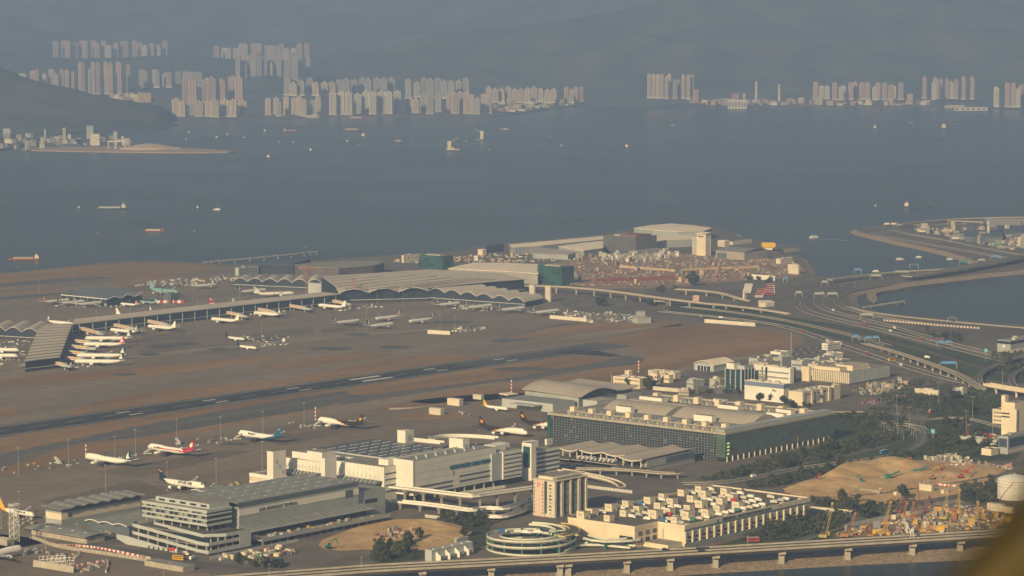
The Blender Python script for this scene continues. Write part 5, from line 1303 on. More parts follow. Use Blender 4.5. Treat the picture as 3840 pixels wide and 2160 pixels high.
k2 = simple('cream_annex', S2(1800,935), 17, S2(2260,0)[0], S2(1600,0)[0], 'cream annex with pale roof joined to the blue-topped block', C_wall, ConcL, 6); 
for q_ in (.0,.30,.62,.86): k2.part('pier', C_wall, lambda b: b.box(k2.lu*q_, k2.lu*(q_+.07), -1.2, 0, 0, 18))
windows(k2, 'u', 8, 1, 12.5, 3, 1.8)
k2.part('shade_wall', G_wall, lambda b: b.box(k2.lu*.37, k2.lu*.62, -.1, .05, 3, 12))
k3 = simple('cream_annex', S2(2285,835), 18, S2(2380,0)[0], S2(2240,0)[0], 'cream end block right of the pale-roofed annex', C_wall, ConcL, 2)
k = Blk('teal_glass_office', S2(885,598), zt(27), S2(1085,0)[0], S2(650,0)[0], 'teal glass office block with white penthouse')
k.part('wall', [Glass_t, ConcD], lambda b: b.box(0,k.lu,0,k.lv,0,27,0,1))
for i in range(4): y = k.lv*i/3.03; k.part('pier', LG_wall, lambda b: b.box(-.7,0,y,y+1.2,0,28))
for i in range(5): x = k.lu*i/4.1; k.part('pier', LG_wall, lambda b: b.box(x,x+1.0,-.7,0,0,28))
for i in range(6): k.part('floor_band', Glass_d, lambda b: (b.box(-.15,0,0,k.lv,2.5+i*4.3,4.2+i*4.3), b.box(0,k.lu,-.15,0,2.5+i*4.3,4.2+i*4.3)))
k.part('penthouse', [W_wall, ConcD], lambda b: b.box(k.lu*.05,k.lu*.5,k.lv*.5,k.lv,27,35,0,1)); k.part('penthouse', [LG_wall, ConcD], lambda b: b.box(k.lu*.3,k.lu,k.lv*.05,k.lv*.5,27,32,0,1))
k.part('pale_wing', Glass_t, lambda b: b.box(k.lu,k.lu*1.36,1,k.lv*.8,0,22))
k = simple('long_white_block', S2(1625,580), 20, S2(1680,0)[0], S2(1000,0)[0], 'long white block with rows of small dark windows behind the teal office', W_wall, ConcD, 7, [('v',22,2,5.5,7,2.2,.65)])
k.part('dark_slot', Glass_d, lambda b: (b.box(-.2,0,k.lv*.55,k.lv*.60,0,19.5), b.box(-.2,0,k.lv*.66,k.lv*.69,0,19.5)))
k.part('glass_end', Glass_g, lambda b: b.box(k.lu,k.lu+6,1,k.lv*.2,0,21))
k = simple('striped_block', S2(2510,640), 16, S3(555,0)[0], S2(1950,0)[0], 'grey-cream block with close vertical fins on both sides', mat('fin_gap',(.10,.10,.10),.6,.1,.2), ConcD, 9)
for i in range(20): y = k.lv*i/20; k.part('fin', C_wall, lambda b: b.box(-.8,0,y,y+k.lv/20*.58,1.5,16.6))
for i in range(24): x = k.lu*i/24; k.part('fin', LG_wall, lambda b: b.box(x,x+k.lu/24*.58,-.8,0,1.5,16.6))
k.part('penthouse', [C_wall, Conc], lambda b: b.box(k.lu*.22,k.lu*.62,k.lv*.15,k.lv*.6,16,23,0,1)); k.part('penthouse', [C_wall, Conc], lambda b: b.box(k.lu*.05,k.lu*.2,k.lv*.3,k.lv,16,21,0,1)); k.part('pale_end_wall', C_wall, lambda b: b.box(-6,-.9,k.lv*1.01,k.lv*1.22,0,20))
simple('white_depot', S2(2190,205), 9, S2(2390,0)[0], S2(2100,0)[0], 'white two-storey depot beside the highway loop', W_wall, ConcL, 3, [('u',7,2,2,3.6,1.6,.5),('v',4,2,2,3.6,1.6,.5)])
simple('low_white_building', S2(1480,335), 7, S2(1610,0)[0], S2(1325,0)[0], 'low white building at the airfield edge', W_wall, ConcL, 2, [('v',5,1,2.5,4,1.8,.6)])
for i, (x, y, h, xu, xv, m, r_) in enumerate(((1130,430,12,1500,1000,LG_wall,Roof_d),(1500,420,13,1680,1380,G_wall,Roof_g),(1290,490,9,1640,1050,Conc,ConcD),(1800,470,12,2000,1640,LG_wall,Roof_g),(2060,420,9,2300,1980,LG_wall,ConcD),(2230,365,8,2420,2130,W_wall,ConcL),(2040,520,15,2300,1890,ConcL,Roof_g),(2430,530,14,2576,2290,LG_wall,ConcL),(2320,470,11,2540,2120,Conc,Roof_g),(1240,660,10,1420,1100,Conc,ConcD),(560,745,12,660,405,Conc,Conc),(480,790,9,650,405,LG_wall,ConcD),(440,880,8,640,360,LG_wall,Conc),(160,770,8,330,60,LG_wall,ConcD),(90,905,7,240,-60,Conc,Conc),(1900,905,14,2080,1860,ConcL,ConcL))):
    simple('works_building', S2(x,y), h, S2(xu,0)[0], S2(xv,0)[0], ['flat-roofed works building with dark solar roof behind the teal office','grey works hall beside the lattice mast','wide low works roof crowded with plant behind the white block','pale works hall left of the striped block','small works hall near the highway verge','white-walled store close to the highway verge','long works hall with light grey roof behind the striped block','pale works block right behind the striped block','works hall with ribbed roof behind the striped block','stepped grey works block right of the teal office','tan stepped building left of the teal office','pale stepped building below the tan one','low pale building with glass front by the dark trees','grey hut building left of the car park','low tan building at the left of the tree row','tan plant block on the pale-roofed annex'][i], m, r_, 6, [('v',6,1,h*.45,3,h*.2,.6)])
# barrel-roofed hangar and cream admin blocks
P0 = g(*S4(1925,445), zt(9)); hg = empty('barrel_hangar', (P0.x,P0.y,Z0), UANG, 'hangar with shallow barrel roof at the airfield edge', 'hangar'); W_ = run_to(P0, V, S4(1615,0)[0]); L_ = run_to(P0, U, S4(2240,0)[0])
part('roof', Roof_w, hg, lambda b: b.ring([[(x, W_*i/14, 9+6*math.sin(math.pi*i/14)) for i in range(15)]+[(x, W_*i/14, 8.4+6*math.sin(math.pi*i/14)) for i in reversed(range(15))] for x in (-2, L_)]))
part('wall', LG_wall, hg, lambda b: b.box(0,L_-1,1,W_-1,0,9)); part('door_opening', Glass_d, hg, lambda b: b.box(-.1,0,W_*.2,W_*.8,0,7)); part('gable', mat('gable_grey',(.3,.33,.32),.6,.1,.1), hg, lambda b: b.ring([[(.0,W_*i/14,9),(.0,W_*i/14,9+5.8*math.sin(math.pi*i/14)),(.4,W_*i/14,9+5.8*math.sin(math.pi*i/14)),(.4,W_*i/14,9)] for i in range(15)]))
for i in range(3): part('door_post', SteelW, hg, lambda b: b.box(-.3,-.1,W_*(.35+.15*i),W_*(.35+.15*i)+.9,0,7))
simple('cream_admin_block', S4(800,655), 13, S4(930,0)[0], S4(400,0)[0], 'cream admin block with round trees at its foot', C_wall, ConcL, 5, [('v',12,2,4,5.5,1.6,.6)])
simple('cream_admin_block', S4(1060,580), 13, S4(1115,0)[0], S4(935,0)[0], 'cream block with square windows right of the round trees', C_wall, ConcL, 3, [('u',2,2,3,5,2,.5),('v',2,2,3,5,2,.5)])
simple('cream_admin_block', S4(1245,600), 10, S4(1310,0)[0], S4(1140,0)[0], 'smaller cream block at the right of the admin group', C_wall, ConcL, 2, [('v',4,1,4,5,2,.6)])
simple('flat_canopy', S4(1330,560), 8, S4(1420,0)[0], S4(930,0)[0], 'wide flat canopy roof beside the cream admin blocks', ConcL, Conc, 2, cat='canopy')
simple('roof_box_block', S4(640,535), 17, S4(690,0)[0], S4(575,0)[0], 'pale plant box on the cream admin block', C_wall, ConcL, 0)
# right-hand edge
k = simple('navy_shed', (3780,1640), 20, 4000, 3745, 'navy and grey shed cut by the right edge of the photo', G_wall, Roof_g, 2)
k.part('navy_panel', N_wall, lambda b: (b.box(k.lu*.02,k.lu*.98,-.3,0,8,18), b.box(-.3,0,k.lv*.1,k.lv*.95,8,18))); k.part('pink_band', Pink, lambda b: b.box(0,k.lu,-.2,0,1.5,4.5))
k = simple('cream_tower', (3812,1538), 37, 3900, 3756, 'tall cream block at the right edge with a dark window strip', C_wall, ConcD, 0)
for i in range(12): k.part('window', Glass_d, lambda b: b.box(k.lu*.04, k.lu*.10, -.12, 0, 3+i*2.8, 4.9+i*2.8))
for z in (4, 27, 31): k.part('window', Glass_d, lambda b: b.box(-.12,0,k.lv*.45,k.lv*.98,z,z+1.6))
k.part('upper_block', [C_wall, ConcD], lambda b: b.box(3,k.lu*.5,k.lv*.2,k.lv*.9,37,45,0,1)); k.part('upper_hut', C_wall, lambda b: b.box(6,14,k.lv*.95,k.lv*1.2,37,52))
simple('windowed_wing', (3763,1540), 17, 3790, 3722, 'cream wing with three rows of square windows at the right', C_wall, ConcD, 0, [('v',6,3,3,4.8,2.4,.5)])
k = simple('grey_station', (3790,1280), 17, 3900, 3740, 'dark grey angular station with white disc at upper right', G_wall, Roof_g, 6); k.part('glass_band', Glass_d, lambda b: (b.box(-.2,0,0,k.lv,12.5,16.5), b.box(0,k.lu,-.2,0,12.5,16.5))); k.part('white_disc', WhiteP, lambda b: b.tube((-.5,k.lv*.5,9),(-.2,k.lv*.5,9),2.2,2.2,12)); k.part('tan_plinth', C_wall, lambda b: b.box(-3,k.lu,-3,0,0,3.4))
simple('flyover_kiosk', S9(1480,290), 8, S9(1560,0)[0], S9(1300,0)[0], 'pale grey pump house beside the flyover wall', LG_wall, ConcL, 1)
k = simple('filling_station', S9(1820,1175), 6, S9(1900,0)[0], S9(1440,0)[0], 'filling station canopy with yellow edge among the trees at right', LG_wall, Conc, 2, cat='filling station'); k.part('yellow_edge', P_yell, lambda b: b.box(0,k.lu,-.4,0,4.8,6.4))
simple('low_kiosk', S9(1040,320), 6, S9(1060,0)[0], S9(620,0)[0], 'low pale terrace with white frames in the trees at right', ConcL, Mint, 4)
simple('brown_roof_hut', S9(1990,1370), 7, S9(2120,0)[0], S9(1815,0)[0], 'tan hut with maroon roof left of the navy shed', C_wall, mat('maroon_roof',(.09,.05,.06),.8,.1,.2), 1)
# storage tank
tc = g(3803, 1868); tk_ = empty('storage_tank', tc, 0, 'large round white storage tank with shallow dome at right', 'tank')
TR, TH = 17.6, 20.5
part('shell', W_wall, tk_, lambda b: b.ring([[(math.cos(2*math.pi*i/40)*TR, math.sin(2*math.pi*i/40)*TR, z) for i in range(40)] for z in (0, TH)]), False)
part('dome', W_wall, tk_, lambda b: b.ring([[(math.cos(2*math.pi*i/40)*r_, math.sin(2*math.pi*i/40)*r_, z) for i in range(40)] for r_, z in ((TR,TH),(TR*.75,TH+2.2),(TR*.4,TH+4),(TR*.05,TH+4.8))]))
for z in (13.5, 16.5, 19.5): part('girder_ring', Conc, tk_, lambda b: b.ring([[(math.cos(2*math.pi*i/40)*r_, math.sin(2*math.pi*i/40)*r_, zz) for r_, zz in ((TR+.02,z),(TR+.5,z),(TR+.5,z+.25),(TR+.02,z+.25))] for i in range(41)], 0, True, False))
def stair(b):
    for i in range(26):
        a0, a1 = math.pi*1.15-i*.035*-1, math.pi*1.15+(i+1)*.035
        b.bar((math.cos(a0)*(TR+.7), math.sin(a0)*(TR+.7), TH*i/26), (math.cos(a1)*(TR+.7), math.sin(a1)*(TR+.7), TH*(i+1)/26), .8, .7)
part('spiral_stair', Conc, tk_, stair); part('pipe', Steel, tk_, lambda b: b.tube((2,-TR-.3,0),(2,-TR-.3,TH),.25,n=5)); part('vent', Conc, tk_, lambda b: b.tube((0,0,TH+4.6),(0,0,TH+6.4),.8,.8,8))
k = simple('pump_house', (3834,1806), 14, 3870, 3828, 'pale block behind the storage tank', C_wall, ConcL, 1)
# small houses at the foot of the bridge
k = simple('stepped_house', R5(880,1075), 10, R5(1500,0)[0], R5(780,0)[0], 'white stepped pump house just behind the bridge', LG_wall, Conc, 0)
for i in range(4): x = k.lu*(.1+.23*i); k.part('bay_wall', W_wall, lambda b: b.ring([[(x,-6,0),(x+.6,-6,0),(x+.6,-6,5),(x,-6,5)],[(x,4,0),(x+.6,4,0),(x+.6,4,11.5),(x,4,11.5)]])); k.part('bay_box', LG_wall, lambda b: b.box(x+4,x+9,-4,0,0,5.4))
simple('grey_hut', R5(1260,900), 9, R5(1430,0)[0], R5(1220,0)[0], 'grey hut left of the spiral ramp', G_wall, Roof_g, 1)
# ------------------------------------------------------------------ sea bridge in the foreground
cl = [(560,2196),(845,2174),(1280,2142),(1400,2132),(2040,2100),(2560,2071),(3200,2034),(3760,2000),(4000,1985)]
br = deck_road('sea_viaduct', pxpath(cl, 18.5, 2), 27, 'long concrete sea viaduct crossing the bottom of the photo', 'bridge', Conc, Conc, par=1.6, girder=3.4, cols=None, zbase=0.0)
for c_ in br.children:
    if c_.name.startswith('road_surface'): c_.data.materials[0] = mat('bridge_asphalt', (.050,.046,.044), .9, .15, .03, space='W')
o0 = br.location
bp = pxpath(cl, 18.5, 2)
for px in (1330, 1842, 2131, 2513, 2683, 2930, 3178, 3420, 3600, 2350, 2100, 1585, 1080):
    # piers where the photo shows them
    best = None
    for a, c in zip(bp[:-1], bp[1:]):
        xa, xc = proj(a)[0], proj(c)[0]
        if min(xa,xc) <= px <= max(xa,xc) and abs(xc-xa) > 1e-3: t = (px-xa)/(xc-xa); best = a.lerp(c, t)
    if best is None: continue
    q = best-o0
    part('pier', Conc, br, lambda b: (b.box(q.x-2.6, q.x+2.6, q.y-3.4, q.y+3.4, -10, 12.4), b.box(q.x-3.6, q.x+3.6, q.y-8, q.y+8, 12.4, 15.2)))
    part('pier_step', ConcD, br, lambda b: b.box(q.x-4.4, q.x-2.6, q.y-2.5, q.y+2.5, -8, 6))
gq = g(*S1(860,1250), 18.6); e = empty('sign_gantry', (gq.x, gq.y, 18.6), 0, 'grey sign gantry with dark screen on the sea viaduct', 'gantry')
for y in (-12.5, 12.5):
    for x in (-1.6, 1.6): part('leg', SteelW, e, lambda b: b.tube((x,y,0),(x*.5,y,8.2),.35,n=5))
part('beam', SteelW, e, lambda b: b.box(-.9,.9,-13,13,7.8,9.4)); part('screen', BlackP, e, lambda b: b.box(-1.2,-.9,-11,1,8.4,12)); part('sign_row', SteelW, e, lambda b: (b.box(-1.1,-.9,3,5,6.6,8), b.box(-1.1,-.9,6,8,6.6,8), b.box(-1.1,-.9,-2,0,6.6,8)))
for i, (x, y, m, lab) in enumerate(((R7(1990,1222)+(BlackP,'black car on the far lanes of the sea viaduct')), (R8(300,1222)+(BlackP,'dark coach on the near lanes of the sea viaduct')), (R7(2540,1240)+(BlackP,'dark van at the middle of the sea viaduct')))):
    q = g(x, y, 18.6)
    if i == 1: place('busK', mk_bus(BlackP, 1, GreyP), (q.x, q.y, 18.6), math.radians(10), lab, 'coach')
    else: place('carK%d' % i, mk_car(m), (q.x, q.y, 18.6), math.radians(10), lab, 'car', None, 1.6)
for k in range(7):
    q = bp[int((k+.5)*len(bp)/7)]; place('lampS', mk_lamp(11), (q.x, q.y, 18.6), 1.6, 'twin-arm lamp post on the sea viaduct median', 'lamp post', 'lamp posts on the sea viaduct')

# ------------------------------------------------------------------ roads
def road(name, pts, w, dz=.35, m=None, n=2, edge=True, col=None):
    P = pxpath(pts, Z0+dz, n)
    N = []
    for i in range(len(P)):
        d = P[min(i+1,len(P)-1)]-P[max(i-1,0)]; d.z = 0; d.normalize(); N.append(Vector((-d.y, d.x, 0)))
    b = MB(); b.ring([[p-n_*w/2, p+n_*w/2] for p, n_ in zip(P, N)], 0, False, False)
    o = tag(b.build(name, m or M_road), kind='structure')
    if edge:
        for s_ in (-1, 1):
            b = MB(); b.ring([[p+n_*s_*(w/2-.1), p+n_*s_*(w/2+.25), p+n_*s_*(w/2+.25)+Vector((0,0,.8)), p+n_*s_*(w/2-.1)+Vector((0,0,.8))] for p, n_ in zip(P, N)])
            k = b.build('kerb_barrier', col or Conc, o)
        b = MB(); b.ring([[p-n_*.15+Vector((0,0,.05)), p+n_*.15+Vector((0,0,.05))] for p, n_ in zip(P, N)], 0, False, False); b.build('lane_line', M_white, o)
    return o
M_hw = mat('highway_asphalt', (.105,.096,.088), .9, .15, .03, space='W')
a6 = A6
sheet('green_verge', [(2500,1140),(2760,1150),(2960,1190),(3200,1225),(3400,1275),(3640,1345),(3900,1390),(3900,1440),(3700,1430),(3500,1370),(3200,1285),(3000,1235),(2700,1205),(2520,1175)], M_green, .15, 1)
sheet('green_verge', [(3520,1290),(3640,1300),(3780,1330),(3860,1370),(3800,1400),(3640,1365),(3540,1325)], M_green, .2, 1)
sheet('green_verge', [(3300,1215),(3480,1245),(3620,1285),(3520,1280),(3350,1245)], M_green, .2, 1)
sheet('highway_ground', [(2420,1090),(2760,1085),(2960,1080),(3020,1060),(3200,1050),(3500,1015),(3840,985),(3900,1000),(3500,1040),(3240,1082),(3180,1100),(3190,1145),(3320,1178),(3860,1222),(3860,1300),(3500,1240),(3200,1190),(3000,1170),(2700,1150),(2450,1130)], ground_mat('highway_soil', ((.10,.085,.065),(.17,.14,.105)), .02,.07,2), .12, 1)
road('highway', [(2480,1168),(2700,1190),(2900,1215),(3007,1242),(3130,1288),(3260,1332),(3400,1376),(3520,1412),(3640,1440)], 15, .36, M_hw)
road('highway', [(2560,1150),(2760,1172),(2960,1204),(3100,1236),(3240,1270),(3330,1296)], 12, .40, M_hw)
road('highway', [(3860,975),(3700,992),(3560,1010),(3400,1034),(3260,1052),(3130,1074),(3045,1098),(3003,1124),(2996,1146),(3020,1166),(3090,1188),(3220,1218),(3380,1256),(3500,1286),(3640,1322),(3760,1352),(3900,1388)], 17, .44, M_hw)
road('highway', [(3400,1045),(3260,1066),(3150,1086),(3085,1108),(3064,1130),(3074,1150),(3120,1170),(3230,1196),(3400,1240),(3560,1288),(3700,1322),(3900,1366)], 14, .38, M_hw)
road('highway', [(3480,1040),(3300,1072),(3190,1090),(3148,1110),(3138,1132),(3160,1152),(3240,1176),(3360,1200),(3480,1216)], 12, .42, M_hw)
road('coast_road', [(3180,1150),(3230,1166),(3330,1182),(3440,1194),(3600,1210),(3900,1236)], 9, .5, Conc)
road('railway', [(2960,1205),(3100,1228),(3260,1262),(3420,1302),(3560,1344),(3660,1372),(3800,1410)], 12, .33, mat('rail_ballast',(.12,.085,.07),.95,.25,.2,space='W'), 2, False)
road('island_road', [(3900,836),(3640,838),(3480,842),(3360,852),(3270,866),(3240,872),(3300,886),(3480,916),(3640,945),(3740,962),(3820,976),(3900,980)], 16, .4, M_hw)
road('island_road', [(3340,862),(3400,878),(3540,900),(3680,930),(3800,952),(3900,966)], 10, .44, M_hw)
sheet('island_ground', [(3210,862),(3250,852),(3390,834),(3540,826),(4040,809),(4040,988),(3840,990),(3690,978),(3520,932),(3330,893)], M_yard, .08, 1)
road('service_road', [(3600,1880),(3400,1905),(3200,1960),(3060,2010),(2900,2060)], 8, .3)
road('approach_road', [(2560,1815),(2700,1812),(2840,1790),(2980,1758),(3140,1738),(3280,1722),(3380,1700),(3450,1668),(3472,1634),(3460,1606),(3380,1590),(3300,1580)], 13, .34)
road('approach_road', [(3470,1625),(3440,1580),(3560,1565),(3660,1575),(3740,1600),(3900,1630)], 9, .36)
road('approach_road', [(3200,1562),(3340,1546),(3460,1518),(3540,1490),(3580,1458)], 9, .38)
road('approach_road', [(2400,1485),(2600,1500),(2900,1536),(3080,1548),(3240,1545)], 9, .3)
road('site_track', [(100,1985),(220,2000),(330,2038),(480,2064),(640,2092),(760,2110),(940,2132)], 11, .3, M_road, 2, False)
# raised approach roads
HC = mat('flyover_concrete', (.40,.35,.28), .85, .12, .1)
deck_road('flyover', pxpath([S6(240,850), S6(850,868), S6(1500,925), S6(2050,1000), S6(2540,1070), (2640,1138), (2760,1152)], [zt(11)]*5+[zt(8),zt(2)], 2), 13, 'concrete flyover running from the terminal front to the highway', 'flyover', HC, HC, cols=42, colw=2.4)
deck_road('flyover', pxpath([(2460,1128),(2560,1132),(2700,1143),(2850,1160),(2960,1178)], [zt(6)]*4+[zt(1)], 2), 12, 'lower flyover beside the painted billboard', 'flyover', HC, HC, cols=40, colw=2.2)
deck_road('flyover', pxpath([S7(130,905), S7(550,928), S7(850,968), S7(1060,1040), S7(1250,1085)], [zt(9),zt(9),zt(8),zt(5),zt(1)], 2), 10, 'short flyover bending right of the construction site', 'flyover', HC, HC, cols=42, colw=2.2)
deck_road('flyover', pxpath([(3240,1288),(3330,1312),(3420,1340),(3510,1372),(3590,1402),(3650,1438),(3685,1462)], [zt(2),zt(5),zt(8),zt(9),zt(9),zt(7),zt(1)], 2), 11, 'curving flyover on single columns in front of the blue sign gantries', 'flyover', HC, HC, cols=34, colw=2.4)
deck_road('flyover', pxpath([(3684,1455),(3665,1420),(3680,1394),(3740,1368),(3800,1345),(3860,1330)], [zt(3),zt(5),zt(6),zt(6),zt(6),zt(6)], 2), 10, 'slip flyover curling away at the right of the interchange', 'flyover', HC, HC, cols=36, colw=2.2)
deck_road('flyover', pxpath([(3700,1445),(3760,1456),(3850,1470),(3950,1486)], zt(9), 1), 12, 'pale flyover leaving the right edge over the dark gap', 'flyover', HC, C_wall, par=3.5, cols=40, colw=2.2)
deck_road('flyover', pxpath([(3805,1450),(3790,1425),(3800,1400),(3835,1385),(3900,1370)], zt(4), 2), 9, 'winding slip road between dark trees at the right edge', 'flyover', HC, HC, lanes=False)
deck_road('sea_flyover', pxpath([S8(-100,985), S8(300,935), S8(780,885), S8(1190,862), S8(1500,845)], zt(7), 2), 14, 'flat road bridge along the far side of the causeway', 'bridge', HC, HC, cols=40, colw=2.2)
deck_road('sea_flyover', pxpath([S8(960,935), S8(1400,880), S8(1990,780), S8(2300,725), S8(2620,650)], zt(9), 2), 26, 'wide road bridge joining the causeway to the port island', 'bridge', HC, HC, cols=44, colw=3)
deck_road('sea_flyover', pxpath([S8(860,225), S8(1400,165), S8(1900,140), S8(2700,128)], zt(9), 2), 14, 'long low viaduct along the far edge of the port island', 'bridge', HC, HC, cols=46, colw=2.4)
deck_road('sea_flyover', pxpath([S8(1040,215), S8(1200,275), S8(1400,340)], [zt(6),zt(6),zt(2)], 1), 12, 'short ramp sloping down on the port island', 'ramp', HC, HC, cols=40)
deck_road('sea_flyover', pxpath([S8(1400,175), S8(1700,185), S8(2020,195)], zt(6), 1), 12, 'second viaduct ending at the dark portal on the port island', 'bridge', HC, HC, cols=40)
# sign gantries
GS = [(S8(230,905),14,((.1,.9),),Cyan,'blue-signed gantry at the bridge bend over the far lanes'),(S8(450,990),22,((.1,.9),),LG_wall,'grey-backed gantry over the causeway lanes'),(S8(790,935),26,((.05,.95),),LG_wall,'widest grey-backed gantry on the causeway'),(S8(995,835),17,((.15,.85),),D_wall,'dark screen gantry over the water on the causeway'),(S8(1680,790),20,((.15,.9),),Green_p,'green-signed gantry on the wide road bridge'),(S8(2110,720),20,((.2,.9),),Cyan,'blue-signed gantry where the bridge meets the port island'),(S8(1930,770),16,((.1,.9),),LG_wall,'grey-backed gantry left of the island gantry'),
 (a6(850,790),12,((.1,.9),),LG_wall,'small gantry at the left of the highway curve'),(a6(1045,710),12,((.1,.9),),LG_wall,'gantry at the top of the highway curve'),(a6(990,800),18,((.05,.95),),LG_wall,'gantry over the inner lanes of the curve, left one'),(a6(1090,800),18,((.05,.95),),LG_wall,'gantry over the inner lanes of the curve, right one'),(a6(1340,960),21,((.03,.97),),LG_wall,'wide grey gantry where the coast road begins'),(a6(1280,1125),10,((.1,.9),),Cyan,'blue sign gantry nearest the white depot'),(a6(1375,1135),22,((.06,.45),(.55,.94)),Cyan,'double blue sign gantry over the highway'),(a6(1920,1170),22,((.05,.45),(.55,.95)),Cyan,'large double blue gantry in the middle of the interchange'),(a6(1940,1330),24,((.1,.5),(.5,.95)),Cyan,'blue gantry beside the curving flyover'),(a6(2000,985),14,((.1,.9),),D_wall,'dark screen gantry on the coast road'),(a6(760,680),7,((.05,.95),),Cyan,'small blue sign beside the bus park'),(S8(640,265),30,((.05,.42),(.55,.95)),C_wall,'pale double gantry at the tip of the port island'),(S8(1110,370),20,((.1,.8),),C_wall,'pale gantry inside the port island, left one'),(S8(1560,470),22,((.1,.8),),C_wall,'pale gantry inside the port island, middle one'),(S8(2140,560),18,((.1,.8),),Green_p,'green-signed gantry on the port island')]
for (x, y), w, sg, m, lab in GS:
    q = g(x, y, zt(.5)); e = mk_gantry(w, sg, G_wall if m is LG_wall else m, 8)(); e.location = (q.x, q.y, zt(.4)); tag(e, lab, 'gantry', 'road sign gantries')
for (x, y), lab in ((S9(945,1300),'tall pole with pale blue sign beside the curved road'), (S3(2000,480),'blue direction sign on a pole left of the dark grove')):
    q = g(x, y); e = empty('pole_sign', q, UANG, lab, 'sign'); part('pole', Steel, e, lambda b: b.tube((0,0,0),(0,0,17),.3,.2,6)); part('sign_panel', mat('pale_blue_sign',(.12,.40,.60),.5,.05,.3), e, lambda b: b.box(-.3,.3,-2.6,2.6,15,20)); part('arrow', WhiteP, e, lambda b: b.box(-.4,-.3,-1.4,1.2,17.2,17.8))
# billboard with the painted picture
q = g(*S7(440,1140)); e = empty('billboard', q, math.radians(12), 'upright billboard with a pink portrait picture beside the flyover', 'billboard')
bm = bpy.data.materials.new('poster_print'); bm.use_nodes = True; nt = bm.node_tree; bb = nt.nodes['Principled BSDF']; tc_ = nt.nodes.new('ShaderNodeTexCoord'); nz = nt.nodes.new('ShaderNodeTexNoise'); nz.inputs['Scale'].default_value = .22; rp = nt.nodes.new('ShaderNodeValToRGB'); nt.links.new(tc_.outputs['Object'], nz.inputs['Vector']); nt.links.new(nz.outputs[0], rp.inputs[0]); rp.color_ramp.elements[0].color = (.55,.22,.16,1); rp.color_ramp.elements[0].position = .42; rp.color_ramp.elements[1].color = (.75,.52,.42,1); rp.color_ramp.elements[1].position = .56; nt.links.new(rp.outputs[0], bb.inputs['Base Color'])
part('picture', bm, e, lambda b: b.box(-5,5,-.4,.4,3,16)); part('frame', SteelW, e, lambda b: (b.box(-5.3,-5,-.5,.5,0,16.3), b.box(5,5.3,-.5,.5,0,16.3), b.box(-5,5,-.5,.5,16,16.3)))
# vehicles on the roads
VC = [('carW',WhiteP,'white'),('carG',GreyP,'grey'),('carB',BlackP,'black'),('carR',Red,'red'),('carU',Blue,'blue')]
def cars_on(pts, n, dz, label, group, off=3.5):
    P = pxpath(pts, Z0+dz, 1)
    seg = [(P[i+1]-P[i]).length for i in range(len(P)-1)]; T = sum(seg)
    for k in range(n):
        s_ = T*(k+rnd.uniform(.2,.8))/n; i = 0
        while i < len(seg)-1 and s_ > seg[i]: s_ -= seg[i]; i += 1
        d = (P[i+1]-P[i]).normalized(); q = P[i]+d*s_+Vector((-d.y,d.x,0))*off*rnd.choice((-1,1)); a = math.atan2(d.y,d.x)
        if rnd.random() < .25: place('truckW', mk_truck(WhiteP,WhiteP), q, a, 'white lorry driving '+label, 'lorry', 'lorries '+group)
        elif rnd.random() < .12: place('busR', mk_bus(Red,2), q, a, 'red double-deck bus driving '+label, 'bus', 'buses '+group)
        else: kk, m, nm = VC[rnd.choices(range(5),(5,3,3,1,1))[0]]; place(kk, mk_car(m), q, a, nm+' car driving '+label, 'car', nm+' cars '+group, 1.15)
cars_on([(2560,1181),(2900,1215),(3130,1288),(3400,1376)], 13, .4, 'on the near highway past the brown field', 'on the near highway')
cars_on([(3700,992),(3400,1034),(3130,1074),(3003,1124),(3020,1166),(3220,1218),(3500,1286)], 14, .5, 'round the outer curve of the highway', 'on the outer curve')
cars_on([(3260,1066),(3085,1108),(3074,1150),(3230,1196),(3560,1288)], 7, .45, 'round the inner curve of the highway', 'on the inner curve')
cars_on([(2700,1812),(2980,1758),(3280,1722),(3450,1668)], 4, .4, 'along the tree-lined curved road', 'on the curved road')
for (x, y), a, key, fn, lab, cat in ((A9(1190,590),UANG,'busR',mk_bus(Red,2),'red double-deck bus on the tree-lined curved road','bus'),(A9(1515,520),UANG,'busU',mk_bus(Blue,2),'blue double-deck bus on the curved road','bus'),(S9(890,700),UANG+.5,'busR',mk_bus(Red,2),'red double-deck bus among the trees at right','bus'),(S9(1600,950),UANG-.4,'busB',mk_bus(GreyP,1),'grey coach turning among the trees at right','coach'),(R2(760,1275),math.radians(-25),'busY',mk_bus(P_yell,2,P_yell),'yellow double-deck bus at the podium foot','bus'),(R2(690,1150),math.radians(-25),'truckR',mk_truck(Red,Red),'red lorry on the podium ramp','lorry'),(R2(860,1205),math.radians(-20),'truckW',mk_truck(WhiteP,WhiteP),'white lorry beside the yellow bus','lorry'),(R2(980,1270),math.radians(60),'truckW',mk_truck(WhiteP,WhiteP),'white lorry facing out at the podium corner','lorry'),(R8(1065,1080),math.radians(10),'busR',mk_bus(Red,2),'red double-deck bus in the trees before the forwarding centre','bus'),(S3(1880,850),math.radians(40),'busR',mk_bus(Red,2),'red double-deck bus where the flyover lands','bus'),(S3(580,445),math.radians(40),'busY',mk_bus(P_yell,1,P_yell),'yellow coach on the near highway','coach'),(S3(1120,405),math.radians(-30),'truckW',mk_truck(WhiteP,WhiteP),'white lorry on the curving flyover','lorry')):
    z = zt(.45) if 'flyover' not in lab or 'lands' in lab else zt(9.1); z = zt(6) if 'podium ramp' in lab else z
    q = g(x, y+3, z); place(key, fn, (q.x, q.y, z), a, lab, cat)
